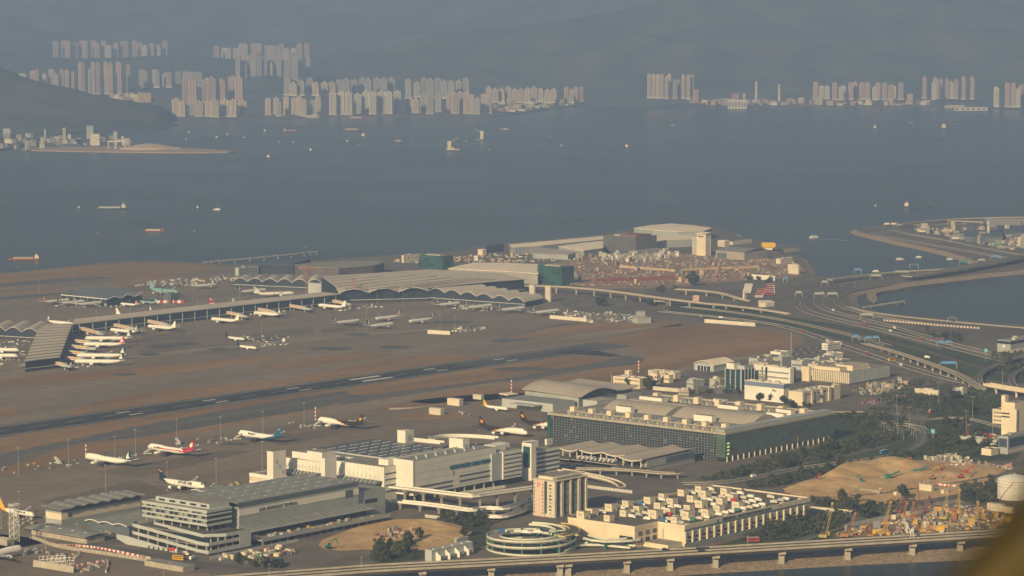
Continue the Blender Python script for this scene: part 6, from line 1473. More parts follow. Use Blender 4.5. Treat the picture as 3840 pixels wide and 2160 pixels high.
# bus park
for i in range(9):
    q = g(S7(1560,0)[0]+3*(i%2), 860+.24845*(860+i*16)); place(('busR','busW')[i%2], mk_bus(Red if i%2 == 0 else WhiteP,1), q, math.radians(4), 'coach in the right stack of the bus park', 'coach', 'right stack of parked coaches', 1.15)
for i in range(9):
    q = g(S7(1440-i*6,0)[0], 860+.24845*(925+i*13)); place(('busW','busR')[i%2], mk_bus(WhiteP,1), q, math.radians(4), 'coach in the middle stack of the bus park', 'coach', 'middle stack of parked coaches', 1.15)
for i in range(9):
    q = g(S7(1240-i*4,0)[0], 860+.24845*(850+i*14)); place('busW', mk_bus(WhiteP,1), q, math.radians(4), 'pale coach in the left stack of the bus park', 'coach', 'left stack of parked coaches', 1.15)
# ------------------------------------------------------------------ passenger terminal
Gl = mat('terminal_glazing', (.026,.036,.050), .6, .25, .03, spec=.2)
Glb = mat('terminal_glazing_lower', (.045,.052,.060), .6, .2, .03)
RoofT = mat('terminal_roof', (.52,.45,.36), .75, .08, .01)
def vroof(e, name, f0, f1, b0, b1, n, rise, m, fade=0.0, thick=.8, wall=None, seams=0):
    # vaulted sheet: front eaves f0->f1, back eaves b0->b1 (places); n arcs along the front
    O = Vector(e.location); N = n*8
    def pt(s, t):
        p = f0.lerp(f1, s).lerp(b0.lerp(b1, s), t); ph = (s*n) % 1.0 if s < 1 else 1.0
        return Vector((p.x-O.x, p.y-O.y, p.z-O.z-rise*(1-math.sin(math.pi*ph))*max(0, 1-t*fade)))
    rows = [[pt(i/N, t/5) for i in range(N+1)] + [pt(i/N, t/5)-Vector((0,0,thick)) for i in reversed(range(N+1))] for t in range(6)]
    part(name, m, e, lambda b: b.ring(rows))
    part('eaves_trim', SteelW, e, lambda b: b.ring([[pt(i/N,0)+Vector((0,0,.15)), pt(i/N,0)-Vector((0,0,thick+.3)), pt(i/N,.012)-Vector((0,0,thick+.3)), pt(i/N,.012)+Vector((0,0,.15))] for i in range(N+1)]))
    for k in range(1, seams): s = k/seams; part('roof_seam', mat('seam_grey',(.20,.18,.16),.8,.1,.1), e, lambda b: b.ring([[pt(s,t/5)+Vector((-.5,0,.1)), pt(s,t/5)+Vector((.5,0,.1)), pt(s,t/5)+Vector((.5,0,.7)), pt(s,t/5)+Vector((-.5,0,.7))] for t in range(6)]))
    if wall:
        part('glass_wall', wall, e, lambda b: b.ring([[Vector((pt(i/N,.03).x, pt(i/N,.03).y, 0)), pt(i/N,.03)-Vector((0,0,thick*.6))] for i in range(N+1)], 0, False, False))
        part('glass_wall', wall, e, lambda b: b.ring([[Vector((q.x,q.y,0)), q-Vector((0,0,.4))] for q in (pt(1,.03), pt(1,.97), pt(0,.97), pt(0,.03))], 0, False, False))
        part('apron_level', Glb, e, lambda b: b.ring([[Vector((pt(i/N,.015).x, pt(i/N,.015).y, 0)), Vector((pt(i/N,.015).x, pt(i/N,.015).y, 4.4))] for i in range(0, N+1, 8)], 0, False, False))
        part('ledge', SteelW, e, lambda b: b.ring([[Vector((pt(i/N,.01).x, pt(i/N,.01).y, z)) for z in (5.0, 5.7)] for i in range(0, N+1, 8)], 0, False, False))
    return pt
tm = empty('passenger_terminal', g(1450, 1120), 0, 'wide passenger terminal under one rippled tan roof with scalloped front', 'terminal')
vroof(tm, 'roof', g(1270,1084,zt(25)), g(1608,1076,zt(25)), g(1205,1036,zt(25)), g(1610,1010,zt(25)), 3, 7.0, RoofT, 5.0, wall=Gl)
vroof(tm, 'roof', g(1608,1076,zt(25)), g(1968,1044,zt(25)), g(1610,1010,zt(25)), g(1880,1024,zt(25)), 1, 1.0, RoofT, 1.0, wall=Gl)
wg = empty('terminal_wing', g(1790, 1140), 0, 'south wing of the terminal with six scalloped roof arcs', 'terminal')
vroof(wg, 'roof', g(1608,1076,zt(24)), g(1968,1118,zt(16)), g(1790,1062,zt(22)), g(2040,1104,zt(15)), 6, 6.5, RoofT, 0, wall=Gl)
wn_ = empty('terminal_wing', g(1040, 1080), 0, 'north wing of the terminal with six arcs behind the concourse', 'terminal')
vroof(wn_, 'roof', g(873,1040,zt(18)), g(1208,1047,zt(22)), g(898,1030,zt(18)), g(1215,1030,zt(22)), 6, 6.5, RoofT, 0, wall=Gl)
# roof seams across the main hall, running with the vaults
zs = zt(25.2)
for k, (x, y, x2) in enumerate(((1215,1048,1330),(1230,1056,1440),(1245,1065,1560),(1265,1075,1640),(1290,1084,1700),(1350,1088,1760),(1420,1086,1800),(1500,1082,1830),(1580,1078,1860))):
    P = g(x, y, zs); Q = P+U*run_to(P, U, x2); O = Vector(tm.location); part('roof_seam', mat('seam_grey',(.20,.18,.16),.8,.1,.1), tm, lambda b: b.bar(P-O, Q-O, 1.1, .8))
cn = empty('terminal_concourse', g(700, 1190), 0, 'long straight concourse with flat tan roof joining pier and main hall', 'terminal')
vroof(cn, 'roof', g(273,1214,zt(17)), g(1280,1101,zt(19)), g(275,1196,zt(17)), g(1208,1094,zt(19)), 1, .4, RoofT, 0, wall=Gl)
for k in range(22):
    s_ = (k+.5)/22; p = g(273,1214,zt(17)).lerp(g(1280,1101,zt(19)), s_); part('wall_fin', Steel, cn, lambda b: b.box(p.x-cn.location.x-.4, p.x-cn.location.x+.4, p.y-cn.location.y-.6, p.y-cn.location.y, 0, 15))
pr = empty('terminal_pier', g(180, 1300), 0, 'near left pier with dark glass flank and ribbed tan roof', 'terminal')
vroof(pr, 'roof', g(93,1353,zt(17)), g(224,1337,zt(17)), g(150,1216,zt(17)), g(272,1212,zt(17)), 1, .3, RoofT, 0, wall=Gl)
for k in range(12):
    a = g(93,1353,zt(17.4)).lerp(g(150,1216,zt(17.4)), (k+.5)/12); c = g(224,1337,zt(17.4)).lerp(g(272,1212,zt(17.4)), (k+.5)/12); O = Vector(pr.location); part('roof_rib', mat('seam_grey',(.20,.18,.16),.8,.1,.1), pr, lambda b: b.bar(a-O, c-O, .9, 1.2))
pl = empty('terminal_pier', g(40, 1260), 0, 'left pier arm with three scalloped arcs at the photo edge', 'terminal')
vroof(pl, 'roof', g(-100,1216,zt(21)), g(142,1232,zt(20)), g(-60,1198,zt(21)), g(190,1205,zt(20)), 4, 6.5, RoofT, 0, wall=Gl)
# jet bridges
JB = [(S5,1225,850,1480,905),(S5,1740,800,1990,840),(S5,2240,740,2490,780),(T1,95,1085,340,1125),(T1,570,1035,820,1075),(T1,1030,980,1290,1015),(T1,1650,905,1900,940),(S5,1140,1040,1330,1045),(S5,1075,1120,1290,1130),(S5,1035,1205,1255,1215),(S5,985,1295,1220,1305),(S5,735,1345,970,1390)]
jl = ['tan jet bridge, first along the concourse from the pier','tan jet bridge, second along the concourse','tan jet bridge, third along the concourse','tan jet bridge, fourth along the concourse','tan jet bridge, fifth along the concourse','tan jet bridge, sixth along the concourse','tan jet bridge nearest the main terminal roof','tan jet bridge, farthest on the left pier','tan jet bridge, second farthest on the left pier','tan jet bridge, middle one on the left pier','tan jet bridge, second nearest on the left pier','tan jet bridge at the near end of the left pier']
for (r_, xa, ya, xb, yb), lab in zip(JB, jl):
    a = g(*r_(xa, ya), zt(8)); c = g(*r_(xb, yb+10), zt(7)); d = c-a; L = d.length; d.normalize()
    e = empty('jet_bridge', (a.x, a.y, Z0), math.atan2(d.y, d.x), lab, 'jet bridge', 'jet bridges')
    part('tunnel', C_wall, e, lambda b: b.ring([[(0,-3.2,6.2),(0,3.2,6.2),(0,3.2,10.4),(0,-3.2,10.4)],[(L,-3.2,5),(L,3.2,5),(L,3.2,9),(L,-3.2,9)]]))
    part('red_stripe', mat('poster_red',(.45,.12,.07),.6,.1,.2), e, lambda b: b.ring([[(.5,y,8),(.5,y+.12,8),(.5,y+.12,9),(.5,y,9)] if x == 0 else [(L-1,y,6.7),(L-1,y+.12,6.7),(L-1,y+.12,7.6),(L-1,y,7.6)] for x in (0,1) for y in (-3.35,)]))
    part('rotunda', LG_wall, e, lambda b: b.tube((L+2,0,4.6),(L+2,0,9.6),3.8,3.8,10)); part('leg', Steel, e, lambda b: (b.tube((L+2,0,0),(L+2,0,5),.8,n=6), b.tube((L*.4,0,0),(L*.4,0,5.6),.6,n=6)))
    part('cab', LG_wall, e, lambda b: b.box(L+4,L+18,-2,2,4.6,7.8)); part('cab_wheel', Tyre, e, lambda b: b.box(L+15,L+16.5,-1.8,1.8,0,4.6))
# far curved concourse
k = Blk('far_concourse', (400,1121), zt(13), 536, 229, 'far satellite concourse with dark roof and one wavy white edge', 'terminal')
k.part('wall', Gl, lambda b: b.box(2,k.lu,2,k.lv,0,12))
wz_ = lambda t: 13+5.5*math.sin(t*math.pi*2.6)**2*(.5+.5*t)
k.part('roof', mat('slate_roof',(.10,.12,.135),.6,.12,.02), lambda b: b.ring([[(k.lu*i/30,0,wz_(i/30)),(k.lu*i/30,k.lv,wz_(i/30)+3),(k.lu*i/30,k.lv,wz_(i/30)+2),(k.lu*i/30,0,wz_(i/30)-.9)] for i in range(31)]))
k.part('eaves_trim', SteelW, lambda b: (b.ring([[(k.lu*i/30,-.5,wz_(i/30)+.3),(k.lu*i/30,0,wz_(i/30)+.3),(k.lu*i/30,0,wz_(i/30)-1.2),(k.lu*i/30,-.5,wz_(i/30)-1.2)] for i in range(31)]), b.box(-.5,0,0,k.lv,12,13.4)))
for i in range(6): y = k.lv*(.1+.15*i); k.part('strut', Steel, lambda b: b.tube((-9,y,0),(0,y,12),.5,n=4))
# second terminal, glass offices and the exhibition halls
def slab(name, top, h, label, wm, rm, cat='building', hump=0):
    q = px_poly(top, zt(h)); c = q[0]; e = empty(name, (c.x,c.y,Z0), 0, label, cat); P = [(p.x-c.x,p.y-c.y) for p in q]
    part('wall', wm, e, lambda b: b.prism(P, 0, h-.6)); cx = sum(p[0] for p in P)/len(P); cy_ = sum(p[1] for p in P)/len(P)
    part('roof', rm, e, lambda b: b.prism([(cx+(x-cx)*1.015, cy_+(y-cy_)*1.015) for x, y in P], h-.6, h+.5)); return e
slab('second_terminal', [(1682,1007),(1720,997),(1777,986),(1880,986),(2015,991),(2017,1026),(1900,1018)], 20, 'second terminal with bright cream roof behind the main hall', mat('pale_grey_wall',(.34,.33,.30),.7,.1,.05), Roof_w)
def glassblk(top, h, xu, xv, lab, m, rows=7, fin=0):
    k = Blk('glass_office', top, zt(h), xu, xv, lab); k.part('wall', [m, ConcD], lambda b: b.box(0,k.lu,0,k.lv,0,h,0,1))
    for i in range(rows): k.part('floor_band', D_wall, lambda b: (b.box(-.3,0,0,k.lv,h*(i+.6)/rows,h*(i+.6)/rows+.5), b.box(0,k.lu,-.3,0,h*(i+.6)/rows,h*(i+.6)/rows+.5)))
    for i in range(rows*2):
        y = k.lv*rnd.uniform(.02,.85); z = h*rnd.randrange(rows)/rows+1.5; k.part('pane', Glass_d if i % 2 else Glass_t, lambda b: b.box(-.4,-.3,y,y+k.lv*.13,z,z+2.4))
    k.part('roof_house', Conc, lambda b: b.box(k.lu*.2,k.lu*.8,k.lv*.2,k.lv*.8,h,h+3)); k.part('parapet', m, lambda b: (b.box(0,k.lu,0,.5,h,h+1.5), b.box(0,.5,.5,k.lv,h,h+1.5)))
    return k
glassblk((2107,1004), 32, 2153, 2015, 'green glass office at the corner of the second terminal', Glass_g)
glassblk((1661,964), 24, 1700, 1570, 'green glass office behind the main terminal roof', Glass_g, 5)
k = glassblk((2383,892), 34, 2463, 2262, 'dark slatted tower block beyond the construction site', D_wall, 4)
for i in range(34): y = k.lv*i/34; k.part('slat', mat('brown_slat',(.15,.135,.13),.7,.1,.1), lambda b: b.box(-.9,0,y,y+1.2,4,34))
for i in range(22): x = k.lu*i/22; k.part('slat', mat('brown_slat',(.15,.135,.13),.7,.1,.1), lambda b: b.box(x,x+1.2,-.9,0,4,34))
k.part('podium', Conc, lambda b: b.box(-14,k.lu,-14,-1,0,9)); k.part('scaffold', Rust, lambda b: b.box(k.lu*.2,k.lu*.9,k.lv*.1,k.lv*.6,34,38))
ex = [([(1911,917),(2080,902),(2259,886),(2262,898),(2030,921),(1930,928)],16,'long cream exhibition roof at the water edge'),([(2095,924),(2180,912),(2262,904),(2262,930),(2190,940)],15,'second cream exhibition roof left of the dark tower block'),([(2378,855),(2440,845),(2519,839),(2600,846),(2668,855),(2640,866),(2540,868),(2450,864)],20,'largest cream exhibition roof behind the hotel'),([(2463,883),(2540,880),(2620,886),(2600,896),(2500,900),(2463,906)],16,'cream hall roof right of the dark tower block'),([(1990,930),(2060,932),(2170,944),(2130,956),(2000,950)],10,'grey exhibition forecourt hall')]
for t, h, lab in ex: slab('exhibition_hall', t, h, lab, G_wall, Roof_w if 'grey' not in lab else Roof_t)
slab('car_park_block', [(1105,993),(1180,985),(1300,978),(1412,978),(1440,984),(1400,996),(1270,1006),(1130,1000)], 20, 'dark slatted car park block behind the terminal roof', mat('brown_slats',(.12,.10,.095),.8,.25,.12), ConcD)
slab('dark_glass_block', [(945,990),(1020,980),(1165,972),(1100,988),(1100,992)], 18, 'dark glass block at the water edge behind the north wing', Gl, Roof_d)
simple('gridded_block', T1(300,430), 14, T1(600,0)[0], T1(250,0)[0], 'pale gridded block at the end of the north wing', LG_wall, Conc, 2, [('u',10,4,2,3,1.7,.55)])
simple('tan_block', T2(860,240), 14, T2(1110,0)[0], T2(830,0)[0], 'tan block with dark dots left of the green glass office', C_wall, Conc, 2, [('u',4,1,8,4,2,.3)])
simple('blue_fascia_shed', T2(2110,95), 14, T2(2370,0)[0], T2(2080,0)[0], 'navy shed with white roof edge beside the exhibition halls', N_wall, LG_wall, 0)
simple('brick_villa', T2(2050,150), 11, T2(2110,0)[0], T2(1980,0)[0], 'small tan house left of the navy shed', C_wall, ConcL, 0)
# hotel
k = Blk('hotel_tower', (2646,879), zt(44), 2664, 2613, 'tall cream hotel slab with curved crown near the water', 'hotel')
k.part('wall', C_wall, lambda b: b.box(0,max(9,k.lu),0,k.lv,0,44)); k.part('room_wing', [G_wall, Conc], lambda b: b.box(2,14,k.lv,k.lv+13,0,38,0,1))
for i in range(9): k.part('balcony_band', ConcL, lambda b: b.box(1.4,2,k.lv,k.lv+12.5,3+i*4,4.4+i*4))
k.part('crown', Roof_w, lambda b: b.ring([[(-3+x*1.0,-2+0*x,44.2+x*.12),(-3+x,k.lv+3,44.2+x*.12),(-3+x,k.lv+3,45.4+x*.12),(-3+x,-2,45.4+x*.12)] for x in (0,6,12,18)]))
k.part('edge_strip', W_wall, lambda b: b.box(max(9,k.lu),max(9,k.lu)+1.5,-.3,1,0,44)); text('Marriott', 5.0, mat('maroon',(.18,.03,.03),.5,0), k.o, (-.2, k.lv*.86, 38), (math.pi/2,0,-math.pi/2), sx=k.lv*.7/17, depth=.3, bold=True)
k = Blk('freight_shed', (2792,944), zt(17), 2880, 2684, 'long grey shed with low gable beside the hotel'); k.part('wall', mat('ribbed_grey',(.36,.31,.27),.7,.1,.1), lambda b: b.box(0,k.lu,0,k.lv,0,16)); k.part('roof', Roof_g, lambda b: b.ring([[(-1,y,16),(k.lu*.5,y,21),(k.lu+1,y,16),(k.lu*.5,y,20.2)] for y in (-1,k.lv+1)])); k.part('door', Glass_t, lambda b: b.box(-.2,0,k.lv*.62,k.lv*.95,0,12))
for i in range(18): k.part('rib', Conc, lambda b: b.box(-.35,0,k.lv*i/18,k.lv*i/18+.8,0,16))
simple('ferry_office', S7(880,180), 12, S7(950,0)[0], S7(770,0)[0], 'pale ferry office at the pier head', C_wall, Roof_w, 1, [('v',6,2,2,4.5,2.4,.5)]); simple('ferry_shed', S7(1000,195), 6, S7(1290,0)[0], S7(950,0)[0], 'long thin pier shed beside the ferry office', ConcL, Roof_w, 0)
q = g(*S7(1535,330)); e = empty('yellow_hopper', q, 0, 'big yellow hopper on a white stand at the shore', 'hopper'); part('hopper', P_yell, e, lambda b: b.ring([[(-s_,-8,z),(s_,-8,z),(s_,8,z),(-s_,8,z)] for s_, z in ((11,8),(14,10),(14,17),(12,18))])); part('stand', W_wall, e, lambda b: b.box(-8,8,-6,6,3,8)); part('leg', SteelW, e, lambda b: (b.tube((-7,0,0),(-5,0,4),.9,n=5), b.tube((7,0,0),(5,0,4),.9,n=5)))
simple('green_roof_shed', S7(1990,545), 17, S7(2012,0)[0], S7(1830,0)[0], 'cream shed with pale green roof at the shore corner', ConcL, mat('pale_green_roof',(.36,.44,.30),.7,.1,.1), 2); simple('green_roof_shed', S7(1720,450), 10, S7(1900,0)[0], S7(1650,0)[0], 'lower shed with pale green roof behind the corner one', ConcL, mat('pale_green_roof',(.36,.44,.30),.7,.1,.1), 1)
simple('white_long_shed', S7(1630,712), 8, S7(1640,0)[0], S7(1280,0)[0], 'long white shed above the bus park', W_wall, ConcL, 0); simple('sentry_tower', S7(1175,965), 12, S7(1205,0)[0], S7(1145,0)[0], 'small pale tower beside the bus park', ConcL, ConcL, 0)
slab('pavilion', [S7(1380,1075),S7(1560,1070),S7(1630,1100),S7(1500,1112),S7(1390,1112)], 7, 'pavilion with oval cream roof below the bus park', ConcL, Roof_w)
for x, y, lab in ((S6(340,850)+('pale square pylon left of the flyover',)),(S6(580,870)+('pale square pylon right of the flyover start',))): k = simple('pylon', (x+19,y), 26, x+24, x, lab, ConcL, ConcL, 0)
slab('fire_station', [S6(1900,1320),S6(2090,1318),S6(2180,1330),S6(1980,1345)], 9, 'airfield watch house with wide flat roof', LG_wall, Roof_t); slab('fire_station', [S6(1950,1235),S6(2050,1228),S6(2090,1240),S6(1970,1246)], 16, 'upper watch cabin above the airfield watch house', LG_wall, Roof_t)
for a, c, lab in ((S6(650,1345),S6(1205,1395),'long pale blast wall at the edge of the remote apron'),(A5(650,1068),A5(820,1078),'pale blast wall on the open apron'),(A6(165,985),A6(548,1015),'pale blast wall beside the brown field'),(R1(500,1300),R1(1110,1400),'grey blast wall at the bottom left apron')):
    P, Q = g(*a), g(*c); e = empty('blast_wall', P, 0, lab, 'wall', 'blast walls'); d = Q-P; part('deflector', ConcL if 'grey' not in lab else Conc, e, lambda b: b.ring([[o_+Vector((0,-2,0)), o_+Vector((0,.4,0)), o_+Vector((0,2.2,5.6)), o_+Vector((0,1.6,5.6))] for o_ in (Vector((0,0,0)), d)]))
    for i in range(9): o_ = d*(i/8); part('buttress', Conc, e, lambda b: b.box(o_.x-.3,o_.x+.3,o_.y+.5,o_.y+3,0,4))
# building works beyond the terminal
sheet('works_ground', [(2010,1010),(2120,975),(2300,955),(2460,945),(2640,955),(2840,965),(2960,975),(3020,1010),(3020,1030),(2940,1045),(2700,1060),(2520,1080),(2300,1085),(2160,1078)], ground_mat('works_soil', ((.22,.145,.105),(.38,.27,.195)), .03,.12,1), .2, 1)
def clutter(name, pts, n, lo, hi, mats, label, z=Z0, tall=.12, rod=0.0):
    P = px_poly(pts, z); xs = [p.x for p in P]; ys = [p.y for p in P]; b = MB(); c = 0; t = 0; k = len(P)
    while c < n and t < n*40:
        t += 1; x = rnd.uniform(min(xs),max(xs)); y = rnd.uniform(min(ys),max(ys)); ins = False; j = k-1
        for i in range(k):
            if (P[i].y > y) != (P[j].y > y) and x < (P[j].x-P[i].x)*(y-P[i].y)/(P[j].y-P[i].y)+P[i].x: ins = not ins
            j = i
        if not ins: continue
        c += 1; w = rnd.uniform(lo,hi); d = rnd.uniform(lo,hi)*.6; h = rnd.uniform(lo,hi)*.4*(3 if rnd.random() < tall else 1); a = rnd.uniform(0,3.14); ca, sa = math.cos(a), math.sin(a)
        q = [(x+ca*w*i-sa*d*j_, y+sa*w*i+ca*d*j_) for i, j_ in ((-.5,-.5),(.5,-.5),(.5,.5),(-.5,.5))]
        b.prism(q, z-.1, z+h, rnd.randrange(len(mats)))
        if rnd.random() < rod: b.tube((x,y,z),(x+rnd.uniform(-1,1),y,z+rnd.uniform(4,11)),.18,n=3,m=rnd.randrange(len(mats)))
    o = b.build(name, mats); o['kind'] = 'stuff'; o['label'] = label; return o
PinkG = mat('formwork_pink',(.33,.20,.155),.9,.25,.1); TanB = mat('timber_tan',(.46,.34,.22),.9,.2,.1)
clutter('site_materials', [(2020,1060),(2140,985),(2300,962),(2460,950),(2640,960),(2840,970),(2950,980),(3010,1012),(2940,1040),(2700,1055),(2480,1070),(2200,1072)], 900, 1.8, 8, [PinkG, TanB, ConcD, ConcD, Conc, Rust, Roof_g, PinkG], 'heaps of formwork and materials over the reddish building site', rod=.15)
clutter('site_materials', [(2250,960),(2480,945),(2560,960),(2420,985),(2260,985)], 160, 2.5, 9, [ConcL, Conc, ConcD, Steel], 'grey columns and slabs rising on the building site', tall=.6)
clutter('site_materials', [(1440,980),(1700,965),(1900,945),(2100,948),(2230,955),(2200,975),(1980,985),(1720,985),(1560,990)], 190, 2.5, 10, [Conc, ConcL, PinkG, ConcD, G_wall, TanB], 'low sheds and stores along the back of the terminal')
clutter('ground_equipment', [(500,1075),(560,1052),(700,1045),(900,1040),(860,1060),(700,1072)], 130, 2, 7, [Conc, LG_wall, ConcD, Steel, ConcL], 'service vehicles and stores behind the north wing')
for P, Q, lab in ((S6(1340,810),S6(2540,760),'maroon hoarding along the front of the building site'),(S6(1700,590),S6(2540,655),'cream haul wall curving through the building site'),(S7(250,640),S7(1400,595),'cream haul wall across the middle of the building site')):
    a, c = g(*P), g(*Q); e = empty('site_hoarding', a, 0, lab, 'hoarding'); d = c-a; m = Rust if 'maroon' in lab else TanB
    for i in range(14): o_, p_ = d*(i/14), d*((i+.96)/14); part('panel', m, e, lambda b: b.bar(o_+Vector((0,0,4)), p_+Vector((0,0,4)), .8, 8 if 'maroon' in lab else 5))
# tower cranes and mobile cranes at the terminal
place('tcrane', mk_tower_crane(44), g(*T1(1325,800)), math.radians(-8), 'orange tower crane with level jib left of the main roof', 'crane'); e = mk_tower_crane(36)(); e.location = g(*T1(2027,925)); e.rotation_euler = (0,0,math.radians(88)); tag(e, 'orange tower crane seen end-on before the terminal front', 'crane')
for (x, y), L, t_, a_, lab in ((T1(450,915),60,62,.2,'blue mobile crane boom leaning right behind the concourse'),(S5(2360,420),52,58,.2,'blue mobile crane boom near the turquoise airliner')): e = mk_crane(N_wall, L, t_)(); e.location = g(x,y); e.rotation_euler = (0,0,a_); tag(e, lab, 'crane')
k = simple('scaffold_cube', A4(1290,770), 16, A4(1350,0)[0], A4(1235,0)[0], 'dark scaffolded block beside the turquoise airliner', D_wall, ConcD, 0); k = simple('scaffold_cube', T1(240,890), 12, T1(310,0)[0], T1(200,0)[0], 'small scaffolded frame behind the concourse', G_wall, ConcD, 0)
k = simple('white_screen', T1(1545,665), 24, T1(1560,0)[0], T1(1350,0)[0], 'grey works screen under the orange crane jib', LG_wall, Roof_g, 0)
e = empty('hoarding_row', g(*S5(2360,470)), 0, 'red and white hoarding behind the concourse', 'hoarding')
for i in range(8): part('panel', Red if i % 2 else WhiteP, e, lambda b: b.box(i*6,i*6+5.8,-.3,.3,0,5))
# seawall line offshore and dolphins, pier in the bay
for pts, z, lab, n in (([A4(1540,530),A4(2000,490),A4(2390,450)],7,'long thin service jetty on dolphins offshore of the airfield',11),([A6(1370,870),A6(1500,850),A6(1670,825)],4,'thin jetty on dolphins in the sheltered bay',5)):
    P = pxpath(pts, z, 1); e = empty('jetty', (P[0].x,P[0].y,0), 0, lab, 'jetty'); part('deck', ConcL, e, lambda b: b.ring([[Vector((p.x-P[0].x,p.y-P[0].y-3,z-.8)),Vector((p.x-P[0].x,p.y-P[0].y+3,z-.8)),Vector((p.x-P[0].x,p.y-P[0].y+3,z+.8)),Vector((p.x-P[0].x,p.y-P[0].y-3,z+.8))] for p in P]))
    for i in range(n): t = i/(n-1)*(len(P)-1); j = min(int(t), len(P)-2); q = P[j].lerp(P[j+1], t-j)-P[0]; part('dolphin', ConcD, e, lambda b: b.tube((q.x,q.y,-6),(q.x,q.y,z+2),2.4,2.4,8))
b = MB(); q = [g(x,y,2) for x, y in chaikin([S8(400,1190),S8(500,1160),S8(700,1120),S8(940,1105),S8(880,1120),S8(640,1150),S8(520,1190),S8(550,1230),S8(560,1290),S8(500,1300),S8(420,1250)],1)]; b.prism([(p.x,p.y) for p in q], -2, 3); tag(b.build('rock_breakwater', M_rock), kind='structure')
# ------------------------------------------------------------------ far town: residential towers across the water
TW = [mat('tower_cream',(.62,.50,.36),.8,.06,.02), mat('tower_pink',(.55,.40,.32),.8,.06,.02), mat('tower_grey',(.42,.40,.36),.8,.06,.02), mat('tower_white',(.66,.60,.50),.8,.06,.02)]
TWG = mat('tower_window_band',(.16,.15,.15),.5,.1,.05)
def mk_tower(h, w, m, wings):
    def f():
        e = empty('residential_tower'); a = w*.5
        for i in range(wings):
            x = -a+w*(i+.5)/wings; part('wing', [m, ConcD], e, lambda b: b.box(x-w/wings*.40, x+w/wings*.40, -w*.18-(i%2)*3, w*.22, 0, h-(i%2)*4, 0, 1))
        part('core', TWG, e, lambda b: b.box(-a*.92, a*.92, -w*.06, w*.18, 0, h-3))
        for i in range(wings): x = -a+w*(i+.5)/wings; part('window_strip', TWG, e, lambda b: b.box(x-w/wings*.10, x+w/wings*.10, -w*.18-(i%2)*3-.3, -w*.18-(i%2)*3, 4, h-5))
        part('roof_house', m, e, lambda b: b.box(-w*.12, w*.12, -w*.05, w*.15, h-3, h+6)); part('podium', ConcL, e, lambda b: b.box(-a*1.1, a*1.1, -w*.3, w*.3, 0, 7)); return e
    return f
CL = [ # cluster words, x0, x1, top, base, D, count, material, wings
 ('waterfront group at the far left of the town', 632, 922, 375, 452, 13050, 7, 0, 3),
 ('tall slabs right behind the far-left waterfront group', 675, 915, 290, 385, 14300, 5, 1, 6),
 ('waterfront group left of the bright pairs', 990, 1200, 365, 445, 13150, 7, 0, 3),
 ('bright paired towers on the waterfront', 1235, 1500, 347, 434, 13300, 7, 3, 3),
 ('bluish towers right of the bright pairs', 1515, 1655, 356, 436, 13400, 4, 2, 4),
 ('mixed waterfront towers before the low headland', 1670, 1845, 348, 434, 13350, 6, 0, 3),
 ('second row behind the waterfront towers', 1520, 1760, 296, 360, 14600, 7, 2, 4),
 ('low rows stepping down at the headland', 1820, 2090, 330, 378, 14300, 8, 0, 4),
 ('pair of blocks alone past the headland', 2115, 2190, 330, 375, 14400, 3, 1, 3),
 ('cream cluster at the centre right shore', 2430, 2602, 282, 362, 14200, 8, 0, 3),
 ('pinkish slabs in the right middle', 3060, 3390, 312, 366, 14500, 12, 1, 3),
 ('grey slabs standing high at the right', 3470, 3670, 292, 364, 14700, 9, 1, 2),
 ('slabs at the right photo edge', 3725, 3900, 312, 392, 14000, 7, 1, 3),
 ('hazy towers on the left upper slope', 290, 480, 235, 345, 15300, 8, 1, 4),
 ('hazy towers beside the left headland', 60, 280, 262, 330, 15800, 9, 1, 3),
 ('hazy tall row above the left slabs', 510, 760, 265, 320, 15600, 8, 2, 3),
 ('faint highest row at upper left', 195, 620, 155, 224, 19500, 14, 1, 3),
 ('faint high row at upper centre', 800, 1155, 165, 235, 18500, 12, 1, 3),
 ('hazy hillside rows at upper centre', 880, 1160, 210, 320, 16200, 10, 2, 4),
 ('hazy mid rows behind the bright pairs', 1060, 1480, 295, 350, 15000, 11, 2, 4),
]
for ci, (lab, x0, x1, yt, yb, D, n, mi, wg_) in enumerate(CL):
    n = int(n*1.35+.5)
    w = (x1-x0)/n*D/FPX*.93; base = gd((x0+x1)/2, yb, D).z; zb = max(1.5, base-12); hh = gd((x0+x1)/2, yt, D).z-zb
    vs = [mk_tower(hh*k_, w, TW[(mi+j_) % 4 if j_ == 2 else mi], wg_) for j_, k_ in enumerate((1, .9, .78))]
    for i in range(n):
        P = gd(x0+(x1-x0)*(i+.5)/n, yb, D); j_ = rnd.choices((0,1,2),(6,3,2))[0]; d_ = rnd.uniform(-60,160)
        place('tw%d_%d' % (ci, j_), vs[j_], (P.x, D+d_, zb), rnd.uniform(-.25,.25), (ORD[i]+' tower from the left in the '+lab) if n > 1 else lab, 'tower block', lab)
for i, (x, y, h, w, D, lab) in enumerate(((2765,371,44,88,14000,'pale framed station hall on the right shore'),(1170,452,12,60,13000,'low shore shed at the left of the town'),(3640,402,16,150,13800,'row of low white blocks on the right shore'),(3580,392,14,90,14100,'low cream blocks left of the white row'))):
    P = gd(x, y, D); e = empty('shore_building', (P.x, D, 3), 0, lab, 'building'); part('wall', [ConcL, Roof_t], e, lambda b: b.box(-w/2,w/2,-12,12,0,h,0,1)); 
    for k in range(6): part('bay', TWG, e, lambda b: b.box(-w/2+w*(k+.2)/6,-w/2+w*(k+.7)/6,-12.3,-12,h*.2,h*.75))
